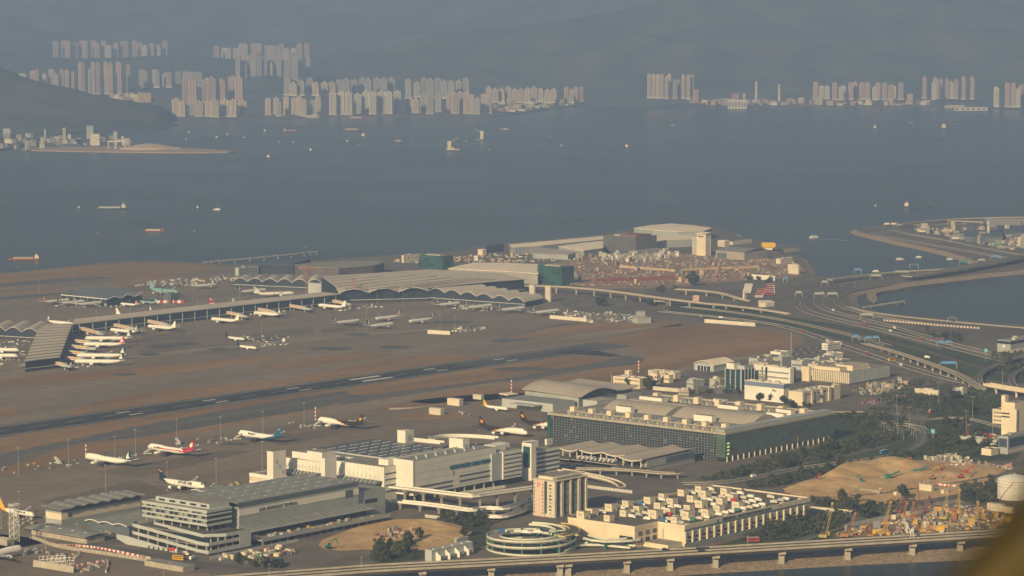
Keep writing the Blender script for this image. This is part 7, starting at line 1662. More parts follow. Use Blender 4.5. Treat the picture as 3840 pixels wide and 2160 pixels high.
for i, (x, yt, yb, D) in enumerate(((2836,305,355,14500),(2922,316,355,14500))): P = gd(x, yb, D); h = gd(x, yt, D).z-P.z; e = empty('chimney_stack', (P.x, D, P.z), 0, ['taller chimney stack on the right shore','shorter chimney stack on the right shore'][i], 'chimney'); part('shaft', ConcL, e, lambda b: b.tube((0,0,-30),(0,0,h),7,5,10)); part('band', Red, e, lambda b: b.tube((0,0,h*.7),(0,0,h*.76),6.4,6.2,10))
clutter('shore_sheds', [(2600,388),(2900,386),(3200,388),(3500,390),(3500,396),(3200,396),(2900,395),(2600,395)], 120, 14, 60, [ConcL, Conc, PinkG, TanB], 'low hazy sheds along the right shore', z=4)
clutter('shore_sheds', [(1840,395),(1950,382),(2150,384),(2150,394),(2000,412),(1870,430)], 90, 14, 50, [ConcL, PinkG, Conc, ConcD], 'low hazy yards on the headland', z=4)
clutter('shore_sheds', [(400,366),(500,364),(600,378),(560,388),(420,376)], 26, 20, 60, [ConcL, TanB], 'pale sheds on the left headland', z=60)
clutter('shore_works', [(-80,505),(100,508),(260,520),(460,520),(500,545),(260,552),(60,566),(-80,570)], 70, 10, 46, [Conc, ConcD, ConcL, G_wall], 'hazy dockyard sheds at the left shore', z=4, tall=.3)
# gantry frames on the spit
for i, (x0, x1, y) in enumerate(((406,432,556),(437,468,554))):
    a, c = g(x0,y), g(x1,y); e = empty('gantry_crane', (a.x,a.y,3), 0, ['smaller pale gantry crane on the sand spit','larger pale gantry crane on the sand spit'][i], 'crane'); L = (c-a).length
    for x in (0, L): part('leg', C_wall, e, lambda b: b.box(x-1.5,x+1.5,-2,2,0,26))
    part('beam', C_wall, e, lambda b: b.box(-3,L+3,-2,2,24,29))
e = empty('sand_heap', g(560,560,3), 0, 'low brown heap on the sand spit', 'sand heap'); part('mound', TanB, e, lambda b: b.ring([[(math.cos(2*math.pi*i/24)*r_*1.6, math.sin(2*math.pi*i/24)*r_, z+rnd.uniform(-.6,.6)) for i in range(24)] for r_, z in ((70,0),(48,9),(24,17),(4,20))]), True)
part('crest', TanB, e, lambda b: b.ring([[(60+math.cos(2*math.pi*i/16)*r_*1.8, math.sin(2*math.pi*i/16)*r_, z) for i in range(16)] for r_, z in ((40,0),(24,7),(3,11))]), True)
# ------------------------------------------------------------------ boats
HullD = mat('dark_hull',(.05,.06,.07),.6,.15,.1); HullR = mat('red_hull',(.19,.07,.06),.6,.15,.1)
def mk_ship(L, hull, house, cargo=None, aft=True):
    def f():
        e = empty('ship'); w = L*.09
        part('hull', hull, e, lambda b: b.ring([[(x,-w*k,0-.5),(x,w*k,-.5),(x,w*k*1.05,L*.05+s_),(x,-w*k*1.05,L*.05+s_)] for x, k, s_ in ((-L*.5,.75,.5),(-L*.3,1,0),(L*.3,1,0),(L*.44,.6,1),(L*.5,.08,2))]))
        hx = -L*.38 if aft else L*.05
        part('wheelhouse', house, e, lambda b: (b.box(hx-L*.06,hx+L*.07,-w*.8,w*.8,L*.05,L*.13), b.box(hx-L*.03,hx+L*.05,-w*.6,w*.6,L*.13,L*.17)))
        part('mast', Steel, e, lambda b: b.tube((hx,0,L*.17),(hx,0,L*.24),L*.006,n=4))
        if cargo: part('cargo', cargo, e, lambda b: b.box(-L*.26,L*.36,-w*.85,w*.85,L*.05,L*.095))
        return e
    return f
def mk_ferry(L):
    def f():
        e = empty('ferry'); w = L*.13
        part('hull', WhiteP, e, lambda b: b.ring([[(x,-w*k,-.4),(x,w*k,-.4),(x,w*k*1.1,L*.08),(x,-w*k*1.1,L*.08)] for x, k in ((-L*.5,.9),(L*.2,1),(L*.42,.6),(L*.52,.06))]))
        part('cabin', WhiteP, e, lambda b: (b.box(-L*.42,L*.3,-w*.85,w*.85,L*.08,L*.15), b.box(-L*.3,L*.18,-w*.7,w*.7,L*.15,L*.21))); part('window_band', Glass_d, e, lambda b: (b.box(-L*.4,L*.28,-w*.87,-w*.85,L*.105,L*.13), b.box(-L*.28,L*.16,-w*.72,-w*.7,L*.17,L*.195)))
        part('mast', Steel, e, lambda b: b.tube((-L*.05,0,L*.21),(-L*.1,0,L*.32),L*.012,n=4)); return e
    return f
BO = [ # photo x, y, length, kind, label
 (277,782,50,'d','small dark coaster left of the grey barge'),(416,786,125,'b','long grey barge ship under the left sea'),(738,781,44,'w','small white workboat left of the dark patch'),(813,787,28,'f','small white launch beside the white workboat'),(580,868,85,'r','cream-cargo ship with red bow on the left sea'),(730,869,26,'w','tiny workboat right of the cream-cargo ship'),(376,876,24,'d','tiny dark boat left of the cream-cargo ship'),(93,975,118,'s','sand barge near the left edge'),(60,1004,20,'d','small dark boat below the sand barge'),
 (1147,929,22,'w','small boat off the jetty end'),(3055,892,42,'F','white catamaran ferry heading for the port island'),(2764,888,34,'F','ferry at the pier behind the hotel'),(3285,774,40,'w','white crane boat on the right sea'),(3440,778,110,'d','long dark barge beside the white crane boat'),(3375,973,32,'f','largest white yacht in the sheltered basin'),(3444,965,24,'f','small white yacht behind the largest one'),(3562,973,26,'f','white yacht at the right of the basin'),(3283,1018,26,'f','white yacht below the blue gantry'),
 (1168,567,60,'w','dark ship below the sand spit end'),(976,594,80,'d','dark barge pair right of the spit'),(1702,566,80,'c','barge with cream deck crane in mid channel'),(1836,563,26,'w','small boat right of the crane barge'),(1895,488,50,'c','cream-decked ship off the bright towers'),(2320,555,80,'d','long dark coaster in the right channel'),(2103,549,40,'w','small cream boat in the right channel'),(2521,472,30,'c','tall cream boat below the cream cluster'),(2444,533,18,'w','tiny white boat in the channel centre'),(3310,484,80,'d','dark coaster with two pale houses at right'),(3580,484,110,'d','longest dark coaster at the far right'),(3418,461,26,'c','small pale boat above the dark coasters'),(3590,468,26,'w','small pale boat above the longest coaster'),(1338,446,70,'r','red and white ferry at the town shore'),(1320,489,70,'r','reddish barge off the town shore'),(1395,515,90,'d','long barge below the bright towers'),(1300,532,40,'w','two-house boat below the bright towers'),(1345,545,24,'w','small boat below the long barge'),(1490,531,40,'c','pale boat in mid channel'),(1545,521,24,'w','tiny boat above the pale one'),(1790,526,24,'c','tiny cream boat near the crane barge'),(1750,532,30,'w','small dark-hulled boat near the crane barge'),(2064,516,26,'w','small white boat in the open channel'),(700,525,40,'w','moored boat right of the spit, first'),(790,520,60,'d','moored barge right of the spit, second'),(850,508,40,'w','moored boat right of the spit, third'),(900,520,44,'d','moored barge right of the spit, fourth'),(690,500,50,'d','moored barge beyond the spit'),(1015,496,60,'d','moored barge left of the town shore'),(1090,493,60,'s','tan barge off the town shore'),(1045,535,34,'w','moored white boat off the spit'),(1100,535,26,'w','small moored boat off the spit end'),(2708,508,18,'w','tiny white boat at centre right'),(3010,450,18,'w','tiny pale boat below the chimneys'),(2035,790,14,'w','tiny boat alone on the middle sea')]
KD = {'d':(HullD,C_wall,None,True),'b':(HullD,ConcL,LG_wall,True),'w':(HullD,WhiteP,None,False),'r':(HullR,HullR,C_wall,True),'s':(Rust,C_wall,TanB,True),'c':(HullD,C_wall,C_wall,False)}
for x, y, L, k_, lab in BO:
    P = g(x, y, 0); L *= 531/(y+20)
    e = (mk_ferry(L) if k_ in 'fF' else mk_ship(L, *KD[k_]))(); e.location = P; e.rotation_euler = (0,0, math.radians(2)+(math.pi if rnd.random() < .5 else 0)+rnd.uniform(-.12,.12) + (.5 if 'catamaran' in lab else 0)); tag(e, lab, 'boat', 'boats on the water')
    if k_ == 'c' and 'crane' in lab: part('deck_crane', C_wall, e, lambda b: (b.box(10,22,-5,5,4,34), b.bar((10,0,30),(-14,0,44),1.5,1.5)))
e = empty('boat_wake', g(3068,897,.2), 0, 'pale wake trailing behind the white catamaran ferry', 'wake'); part('foam', mat('foam',(.45,.48,.47),.9,.2,.1), e, lambda b: b.ring([[(0,-2,.1),(0,2,.1)],[(22,-14,.1),(22,-6,.1)],[(60,-44,.1),(60,-34,.1)]],0,False,False))
# ------------------------------------------------------------------ trees and undergrowth
TG = [
 ([A9(120,735),A9(400,640),A9(800,535),A9(1150,455),A9(1480,405),A9(1680,345),A9(1720,400),A9(1450,480),A9(1100,570),A9(700,655),A9(400,715)],46,'tree in the dark belt between the glass cargo building and the curved road','belt along the glass cargo building'),
 ([A9(470,790),A9(820,690),A9(1120,630),A9(1480,585),A9(1760,520),A9(1800,545),A9(1500,610),A9(1150,665),A9(1000,705),A9(650,790)],28,'tree between the curved road and the tan earth heaps','belt below the curved road'),
 ([A9(1850,345),A9(2050,270),A9(2230,330),A9(2360,470),A9(2230,555),A9(1860,540)],34,'tree in the dark grove left of the navy shed','grove left of the navy shed'),
 ([A9(1160,230),A9(1500,225),A9(1700,270),A9(1660,350),A9(1400,360),A9(1180,290)],24,'tree in the grove pierced by lamp masts','grove with lamp masts'),
 ([A9(1500,60),A9(1800,90),A9(2100,110),A9(2380,140),A9(2320,240),A9(1950,230),A9(1700,170),A9(1460,150)],26,'tree on the slopes below the interchange at right','slopes below the interchange'),
 ([R8(850,1080),R8(1120,930),R8(1600,800),R8(2080,720),R8(2480,770),R8(2330,900),R8(1900,1010),R8(1250,1085)],30,'tree in front of the forwarding centre by the bridge','trees before the forwarding centre'),
 ([A9(960,880),A9(1300,880),A9(1470,935),A9(1440,1005),A9(1200,985),A9(1010,940)],14,'tree at the right end of the forwarding centre','trees right of the forwarding centre'),
 ([S1(1640,460),S1(2120,480),S1(2120,760),S1(1850,780),S1(1560,700)],16,'tree left of the round white tank','trees left of the white tank'),
 ([R5(960,600),R5(1120,510),R5(1600,530),R5(1790,690),R5(1680,750),R5(1300,700)],15,'tree under the cream corner ramps','trees under the corner ramps'),
 ([R5(20,980),R5(250,960),R5(600,950),R5(660,1190),R5(400,1230),R5(20,1240)],20,'tree between the tan heap and the bridge','trees behind the bridge at centre left'),
 ([R2(1250,1330),R2(1700,1300),R2(2380,1360),R2(2380,1420),R2(1500,1420)],9,'tree beside the site containers at lower left','trees beside the site containers'),
 ([A6(1810,1050),A6(2000,1060),A6(2160,1100),A6(2140,1150),A6(1900,1110)],11,'tree in the clump left of the grey station','clump left of the grey station'),
 ([A6(2330,1220),A6(2560,1180),A6(2560,1440),A6(2440,1430),A6(2340,1300)],14,'tree inside the slip-road loops at right','trees inside the slip-road loops'),
 ([S2(640,880),S2(900,860),S2(900,1010),S2(100,1010),S2(100,960)],9,'tree left of the blue-topped block','trees left of the blue-topped block'),
 ([S2(1600,1110),S2(2050,1080),S2(2250,1010),S2(2240,1090),S2(2050,1190),S2(1650,1190)],9,'tree right of the blue-topped block','trees right of the blue-topped block'),
 ([S6(1800,1090),S6(2200,1080),S6(2530,1130),S6(2530,1180),S6(1850,1160)],8,'tree beneath the terminal flyover','trees beneath the terminal flyover'),
 ([S6(2000,880),S6(2540,880),S6(2540,960),S6(2050,950)],7,'tree between flyover and building site','trees between flyover and site'),
 ([S7(1130,740),S7(1270,740),S7(1680,790),S7(1680,820),S7(1130,830)],6,'tree beside the white shed above the bus park','trees above the bus park'),
]
for pts, n, lab, grp in TG: belt(pts, n, lab, grp)
for pts, n, s0, s1 in [(TG[0][0],620,1.6,3.4),(TG[1][0],420,1.4,3.2),(TG[2][0],520,1.6,3.4),(TG[3][0],320,1.6,3.2),(TG[4][0],420,1.5,3.2),(TG[5][0],380,1.4,3.0),(TG[6][0],140,1.4,2.8),(TG[7][0],220,1.4,2.8),(TG[8][0],150,1.4,2.8),(TG[9][0],200,1.4,2.8),(TG[12][0],180,1.4,2.8),
    ([S3(700,780),S3(1100,740),S3(1700,900),S3(1900,1250),S3(1300,1300),S3(700,1250),S3(200,1200),S3(600,1100)],460,1.3,2.8),([S9(1450,280),S9(2100,250),S9(2200,600),S9(1900,760),S9(1400,640)],300,1.5,3.0),([S1(150,820),S1(480,740),S1(900,700),S1(1300,760),S1(700,900),S1(250,980)],130,1.2,2.6)]:
    shrubs('undergrowth', pts, n, s0, s1)
for (x, y), s_, lab in ((S4(945,800),2.6,'largest round tree before the cream admin block'),(S4(650,780),1.5,'left of two round trees at the cream admin block'),(S4(760,785),1.3,'right of two round trees at the cream admin block'),(S2(1160,1060),1.2,'left small tree against the white wall of the blue-topped block'),(S2(1330,1070),1.1,'middle small tree against the white wall'),(S2(1530,1095),1.2,'right small tree against the white wall'),(S7(395,850),3.4,'big round tree standing in the building site'),(S6(1425,1160),2.8,'big round tree under the terminal flyover'),(S1(200,985),2.2,'dark tree left of the piling yard'),(S1(770,690),1.6,'tree between the heaps and the piling yard'),(S9(1335,480),2.2,'pointed tree before the pale pump house'),(R5(1370,860),1.3,'lone tree left of the spiral ramp'),(R5(700,900),1.1,'lone tree on the tan heap')):
    tree(tuple(g(x,y)), s_, 0 if s_ > 2 else 4, lab, None)
sheet('wooded_ground', [(2760,1820),(2900,1770),(3080,1728),(3280,1690),(3420,1640),(3480,1560),(3560,1500),(3700,1490),(3840,1520),(3860,1720),(3640,1735),(3420,1722),(3200,1745),(3020,1775),(2900,1815)], M_green, .14, 1)
sheet('wooded_ground', [(2950,1560),(3150,1545),(3340,1550),(3440,1600),(3380,1660),(3200,1690),(3040,1710),(3100,1640),(3140,1590)], M_green, .14, 1)
sheet('wooded_ground', [(2560,2080),(2780,2020),(3000,1960),(3200,1930),(3200,1990),(3000,2045),(2760,2080),(2560,2110)], M_green, .16, 1)
sheet('wooded_ground', [(1620,1960),(1760,1930),(1860,1990),(1820,2060),(1500,2110),(1380,2110),(1400,2040),(1560,2020)], M_green, .12, 1)

# ------------------------------------------------------------------ earth heaps
def heaps(name, pts, hmax, cell, peaks, label, m):
    P = px_poly(chaikin(pts,1)); xs = [p.x for p in P]; ys = [p.y for p in P]; x0, y0 = min(xs), min(ys); nx, ny = int((max(xs)-x0)/cell)+2, int((max(ys)-y0)/cell)+2; k = len(P)
    pk = [(g(a,b_), h, r_) for a, b_, h, r_ in peaks]
    def hgt(x, y):
        ins = False; dm = 1e9
        for i in range(k):
            a, c = P[i], P[i-1]
            if (a.y > y) != (c.y > y) and x < (c.x-a.x)*(y-a.y)/(c.y-a.y)+a.x: ins = not ins
            vx, vy = c.x-a.x, c.y-a.y; t = max(0,min(1,((x-a.x)*vx+(y-a.y)*vy)/(vx*vx+vy*vy+1e-9))); dm = min(dm, math.hypot(x-a.x-vx*t, y-a.y-vy*t))
        if not ins: return None
        e = min(1, dm/14); e = e*e*(3-2*e); h = hmax*.12
        for q, hh, r_ in pk: h += hh*math.exp(-(((x-q.x)**2+(y-q.y)**2)/(r_*r_)))
        return Z0+.25+e*(h*(1+.16*fbm(x/14,y/13,3))+.5*fbm(x/5,y/6,7))
    b = MB(); idx = {}
    H = [[hgt(x0+i*cell, y0+j*cell) for i in range(nx)] for j in range(ny)]
    for j in range(ny):
        for i in range(nx):
            if H[j][i] is not None: idx[(i,j)] = len(b.v); b.v.append((x0+i*cell, y0+j*cell, H[j][i]))
    for j in range(ny-1):
        for i in range(nx-1):
            q = [(i,j),(i+1,j),(i+1,j+1),(i,j+1)]
            if all(t in idx for t in q): b.f.append(tuple(idx[t] for t in q)); b.m.append(0)
    o = b.build(name, m, None, True); return tag(o, label, 'earth heap')
heaps('earth_heap', [A9(700,800),A9(900,740),A9(1050,690),A9(1140,655),A9(1280,615),A9(1450,590),A9(1700,580),A9(1950,570),A9(2200,600),A9(2480,640),A9(2400,690),A9(2200,720),A9(2000,760),A9(1700,800),A9(1400,840),A9(1100,860),A9(850,850)], 8, 4.5, [(*A9(1130,690),6,26),(*A9(1260,665),5,24),(*A9(1400,650),6,30),(*A9(1560,635),5,24),(*A9(1680,625),6,28),(*A9(960,770),3.5,26),(*A9(1780,700),4,18),(*A9(1180,760),4,22),(*A9(1340,735),3,20),(*A9(2050,690),3,18),(*A9(1900,660),3,20)], 'broad tan earth heaps between the trees and the white tank', M_soil)
heaps('earth_heap', [R5(0,900),R5(200,780),R5(440,620),R5(720,590),R5(930,640),R5(1300,690),R5(1450,740),R5(1300,870),R5(900,960),R5(600,900),R5(300,940),R5(60,980)], 6, 3.5, [(*R5(520,700),4,18),(*R5(860,680),4.5,18),(*R5(700,760),2.5,16),(*R5(1200,760),2,16)], 'tan earth heap below the cream corner ramps', M_soil)
sheet('bare_site', [(1180,2035),(1300,1990),(1420,1950),(1620,1945),(1780,1985),(1740,2035),(1560,2070),(1400,2060),(1230,2068)], M_soil, .2, 1)
sheet('bare_site', [A9(1060,860),A9(1400,840),A9(1750,800),A9(2100,745),A9(2350,700),A9(2400,760),A9(2000,850),A9(1600,900),A9(1330,925),A9(1200,880)], M_soil, .2, 1)
sheet('yard_dirt', [A9(1050,1160),A9(1300,1080),A9(1600,1000),A9(1900,930),A9(2200,920),A9(2500,960),A9(2480,1080),A9(2000,1120),A9(1500,1150)], ground_mat('yard_dirt_ground', ((.20,.14,.08),(.33,.23,.13)), .03,.12,1), .22, 1)
clutter('scrap_steel', [R5(20,830),R5(300,780),R5(480,770),R5(600,800),R5(400,890),R5(60,890)], 90, 1.5, 6, [Rust, ConcD, Rust, Conc], 'rusty steel heaped on the tan site')
clutter('piling_gear', [A9(1060,1150),A9(1300,1090),A9(1560,1030),A9(1850,950),A9(2150,930),A9(2460,990),A9(2420,1085),A9(2000,1120),A9(1500,1150)], 330, 1.6, 7, [Yellow, Orange, Rust, TanB, ConcD, Yellow, GreyP, ConcL], 'yellow and orange piling gear filling the yard behind the bridge', rod=.25)
clutter('stored_blocks', [S1(1000,80),S1(1420,50),S1(1800,110),S1(1760,160),S1(1300,140)], 170, 2, 5, [Conc, ConcD, ConcL], 'rows of grey precast blocks beyond the earth heaps', tall=.4)
clutter('stored_blocks', [S1(1700,160),S1(2400,200),S1(2420,250),S1(1850,200)], 80, 2, 5, [Conc, ConcD, ConcL, PinkG], 'grey stores near the navy shed')
clutter('bicycle_park', [S3(80,1110),S3(280,1050),S3(640,990),S3(830,1010),S3(600,1060),S3(260,1120)], 220, 1, 3.2, [mat('magenta_paint',(.28,.06,.14),.6,.2,.4), mat('mauve_paint',(.22,.13,.18),.6,.2,.4), Tyre, GreyP], 'purple-toned mass of parked trolleys at right')
clutter('yard_stores', [S3(0,900),S3(300,800),S3(700,740),S3(900,800),S3(500,960),S3(100,980)], 120, 2, 6, [ConcL, TanB, G_wall, Conc, ConcD, D_wall], 'stores and vehicles in the yard below the striped block')
clutter('yard_stores', [S9(1380,1130),S9(1500,1080),S9(2100,1100),S9(2110,1280),S9(1750,1290)], 90, 1.5, 5, [ConcL, PinkG, ConcD, WhiteP, Red], 'small stores round the filling station')
clutter('port_stores', [S8(900,260),S8(1400,300),S8(1900,300),S8(2570,300),S8(2570,600),S8(2200,560),S8(1700,430),S8(1200,340)], 200, 4, 18, [Conc, ConcD, D_wall, TanB, Roof_g, ConcL], 'buildings and canopies of the port island')
for pts, lab in (([S8(1750,310),S8(2280,300),S8(2280,400),S8(1760,390)],'dark canopy hall at the middle of the port island'),([S8(2200,240),S8(2570,250),S8(2570,330),S8(2250,330)],'dark canopy hall at the right of the port island'),([S8(2030,150),S8(2570,150),S8(2570,250),S8(2100,250)],'grey passenger hall at the back of the port island')): slab('port_hall', pts, 12, lab, D_wall, Roof_d if 'grey' not in lab else Roof_t)
P = g(*S8(2082,420)); e = empty('control_tower', P, 0, 'slim pale control tower on the port island', 'tower'); part('shaft', ConcL, e, lambda b: b.tube((0,0,0),(0,0,30),3.2,2.6,10)); part('cabin', LG_wall, e, lambda b: b.tube((0,0,30),(0,0,37),4.6,5.2,10)); part('mast', Steel, e, lambda b: b.tube((0,0,37),(0,0,44),.4,n=4))
for pts, n, lab in (([T2(1320,960),T2(2000,990),T2(2500,1060),T2(2300,1090),T2(1500,1030)],110,'service vehicles in front of the terminal wing'),([S6(870,1245),S6(1500,1250),S6(2000,1300),S6(1900,1400),S6(1300,1420),S6(900,1340)],190,'baggage trolleys and vehicles on the staging lot'),([T1(1700,1000),T1(2300,990),T1(2500,1010),T1(1800,1080)],50,'service vehicles below the main terminal'),([A4(1840,1090),A4(2200,1090),A4(2180,1160),A4(1960,1170)],46,'service vehicles beside the two small airliners'),([A5(860,1030),A5(1100,1020),A5(1050,1050),A5(800,1060)],36,'vehicles on the remote apron'),([S5(1150,900),S5(2500,820),S5(2500,870),S5(1700,940),S5(1150,960)],60,'vehicles under the concourse gates'),([S5(1000,1400),S5(1500,1400),S5(1500,1440),S5(300,1449),S5(300,1400)],60,'vehicles at the pier head'),([S5(-20,920),S5(520,950),S5(480,1100),S5(300,1340),S5(-20,1440)],120,'vehicles and bridges at the left pier gates'),([S5(700,500),S5(1900,480),S5(2300,480),S5(1700,540),S5(900,540)],50,'vehicles under the far concourse'),([T1(20,1110),T1(1300,1010),T1(1500,1040),T1(400,1140)],60,'vehicles along the concourse middle')):
    clutter('ground_equipment', pts, n, 1.6, 5.5, [WhiteP, GreyP, ConcL, ConcD, LG_wall, ConcD, D_wall], lab)
# ------------------------------------------------------------------ cargo dollies and stores on the freight aprons
def dolly_zone(pts, n, lab, grp):
    P = px_poly(pts); 
    for k in range(n):
        a, b_ = rnd.random(), rnd.random(); q = P[0].lerp(P[1], a).lerp(P[3].lerp(P[2], a), b_); c = rnd.choices(range(5),(1,5,4,4,5))[0]
        place('dolly%d' % c, mk_dolly(cargo_cols[c]), q, UANG+rnd.choice((0,1.57))+rnd.uniform(-.1,.1), lab, 'cargo dolly', grp)
for pts, n, lab in (([A7(0,640),A7(600,560),A7(620,630),A7(40,690)],16,'cargo dolly left of the green-tailed freighter'),([A7(1480,420),A7(1780,400),A7(1790,450),A7(1520,465)],9,'cargo dolly between the red-tailed and blue-tailed freighters'),([A7(2170,300),A7(2420,285),A7(2430,340),A7(2200,360)],9,'cargo dolly right of the blue-tailed freighter'),([R2(1160,150),R2(1830,120),R2(1830,200),R2(1180,215)],12,'cargo dolly beyond the grey annex roofs'),([R1(340,1050),R1(820,1050),R1(820,1120),R1(360,1180)],11,'cargo dolly in the upper rows of the lower left apron'),([R1(740,1150),R1(1220,1100),R1(1240,1180),R1(800,1210)],11,'cargo dolly in the middle rows of the lower left apron'),([R1(1060,1340),R1(1620,1230),R1(1640,1360),R1(1130,1430)],14,'cargo dolly in the bottom rows of the lower left apron'),([R1(80,640),R1(500,570),R1(640,640),R1(300,720)],14,'cargo dolly beside the yellow-tailed freighter'),([A7(720,850),A7(900,800),A7(910,820),A7(740,865)],7,'cargo dolly behind the striped shed'),([A8(870,205),A8(980,205),A8(990,235),A8(880,235)],6,'cargo dolly on the far express apron'),([R1(1450,780),R1(1850,760),R1(1880,830),R1(1500,830)],9,'cargo dolly under the loading canopy')): dolly_zone(pts, n, lab, lab.replace('cargo dolly','cargo dollies'))
cc = [('contR',Rust),('contG',Green_p),('contW',ConcL),('contC',C_wall),('contB',Blue)]; cn_ = ['rust-red','green','white','cream','blue']
for k in range(46):
    a, b_ = rnd.random(), rnd.random(); P = px_poly([R2(1260,1260),R2(2300,1090),R2(2560,1180),R2(1700,1360)]); q = P[0].lerp(P[1], a).lerp(P[3].lerp(P[2], a), b_); c = rnd.choices(range(5),(2,.6,5,6,.5))[0]
    place(cc[c][0], mk_container(cc[c][1]), q, rnd.choice((UANG, UANG+1.57))+rnd.uniform(-.15,.15), cn_[c]+' site container on the plot below the grey terminal', 'container', cn_[c]+' site containers')
for (x, y), w, c, lab in ((S1(1110,560),2.6,'contW','long white site cabin below the earth heaps'),(S1(1380,600),1.6,'contW','white container right of the long site cabin'),(S1(2160,870),3.0,'contW','white hoarding box at the right of the piling yard'),(S1(2330,895),2.4,'contC','yellowish box beside the white hoarding box'),(S1(660,625),1.4,'contC','small container left of the site trees'),(S1(425,555),1.0,'contW','small white cabin at the foot of the earth heaps'),(A8(860,160),3.4,'contC','long cream store on the far express apron'),(A8(1035,115),2.4,'contW','pale store right of the long cream one'),(A8(720,230),3.2,'contW','grey-white store on the grass island')):
    place(c, mk_container(dict(cc)[c]), g(x,y), UANG-math.pi/2 if w > 2 else UANG, lab, 'container', None, w)
slab('open_shelter', [A8(1190,72),A8(1270,64),A8(1335,74),A8(1255,84)], 8, 'small pale flat-roofed shelter on the far express apron', Glass_d, Roof_w, 'shelter')
# ------------------------------------------------------------------ masts, striped markers, stairs
for i, (x, y) in enumerate(((140,690),(518,628),(868,600),(1023,545),(1335,465),(1664,445),(1985,400),(2295,335),(797,830),(1263,805),(1632,775),(1980,640),(345,1240),(585,1300),(145,1040),(10,1090))):
    place('mast30', mk_mast(31), g(*A7(x,y)), 0, 'tall lamp mast number '+ORD[i]+' on the cargo apron' if False else ['lamp mast at the left end of the freighter row','lamp mast left of the green-tailed freighter','lamp mast behind the green-tailed freighter','lamp mast between green and red tails','lamp mast behind the red-tailed freighter','lamp mast right of the red-tailed freighter','lamp mast at the blue-tailed freighter','lamp mast right of the blue-tailed freighter','lamp mast behind the striped shed','lamp mast beside the navy-tailed freighter','lamp mast on the apron right of the navy-tailed freighter','lamp mast at the corner of the raised truck deck','lamp mast before the low shed','lamp mast beside the red and white barriers','lamp mast at the lattice tower','lamp mast at the left photo edge'][i], 'lamp mast', 'apron lamp masts')
for i, (x, y) in enumerate(((1045,570),(1655,835),(520,1030),(310,1150),(295,800),(1540,1100),(2015,1100),(2190,230))):
    place('mast26', mk_lamp(29), g(*S9(x,y)), 0, ['twin-head mast in the upper grove','twin-head mast at the right clearing','twin-head mast above the road bend','twin-head mast nearest the glass cargo building','twin-head mast behind the road bend','twin-head mast at the filling station','twin-head mast before the cream tower','twin-head mast beside the pale flyover'][i], 'lamp mast', 'road lamp masts')
for i, (x, y) in enumerate(((300,760),(1265,850),(1460,800),(2400,830),(1810,870),(1980,830),(1240,960),(1490,880),(560,700),(1975,1110),(730,1010),(980,930))):
    place('mast22', mk_mast(24), g(*A4(x,y)), 0, 'slender lamp mast on the passenger apron', 'lamp mast', 'passenger apron lamp masts')
for i, (x, y) in enumerate(((190,960),(470,850),(270,840),(855,1050),(745,1040),(815,800),(1070,800))): place('mast22', mk_mast(24), g(*A5(x,y)), 0, 'slender lamp mast near the terminal front', 'lamp mast', 'terminal front lamp masts')
for k in range(15): q = g(*S9(20+k*45, 1020+ (k%5)*40)); place('lampS', mk_lamp(11), (q.x,q.y,Z0), 0, 'short lamp post in the masted grove', 'lamp post', 'lamp posts in the grove')
for i, P in enumerate((A7(650,562),A7(2382,272),A8(1284,62),S4(785,545))): place('stripe', mk_stripe_mast, g(*P), 0, ['red and white striped marker behind the green-tailed freighter','striped marker near the brown freighter nose','striped marker on the far express apron','striped marker behind the cream admin block'][i], 'marker mast', 'striped marker masts')
for i, (P, a) in enumerate(((A7(1120,530),.4),(A7(1800,420),.4),(A7(2400,320),.4),(A7(1340,455),2.2),(A7(430,600),2.4))): place('stairs', mk_stairs, g(*P), a, ['boarding stairs at the red-tailed freighter nose','boarding stairs at the blue-tailed freighter nose','boarding stairs at the brown freighter nose','white loader stairs behind the red-tailed freighter','white loader stairs left of the green-tailed freighter'][i], 'boarding stairs', 'boarding stairs', 1.3)
q = g(*S2(1635,420)); e = empty('lattice_mast', q, 0, 'thin lattice mast behind the long white block', 'mast'); part('frame', Steel, e, lambda b: [b.tube((x,y,0),(0,0,40),.3,.12,4) for x, y in ((-1.5,-1.5),(1.5,-1.5),(0,1.6))]); part('ring', Steel, e, lambda b: [b.tube((-1.2+z*.03,-1.2,z),(1.2-z*.03,-1.2,z),.2,n=3) for z in range(4,38,4)])
# ------------------------------------------------------------------ plant on the sites
EX = [(S1(760,190),'exO',Orange,.3,'orange excavator on the crest of the tan heaps'),(S1(130,470),'exG',Green_p,2.0,'green excavator on the lower track of the heaps'),(S1(1620,390),'exR',Red,.2,'red excavator with raised boom at the right of the heaps'),(S1(1700,330),'exR',Red,.4,'second red excavator beside the raised boom'),(S1(1320,300),'exR',Red,1.4,'red excavator by the dark spoil'),(A9(1020,745),'exR',Red,1.2,'small red excavator on the left heap'),(A7(2480,1250),'exG',Green_p,.6,'teal excavator on the heap below the grey terminal'),(S1(1170,330),'exY',Yellow,.1,'yellow bulldozer digger among the heaps'),(S1(1190,410),'exO',Orange,.2,'orange dumper on the lower track')]
for (x, y), key, m, a, lab in EX: place(key, mk_excavator(m), Vector(g(x,y))+Vector((0,0,1.5)), a, lab, 'excavator', 'excavators on the earth heaps', 1.35)
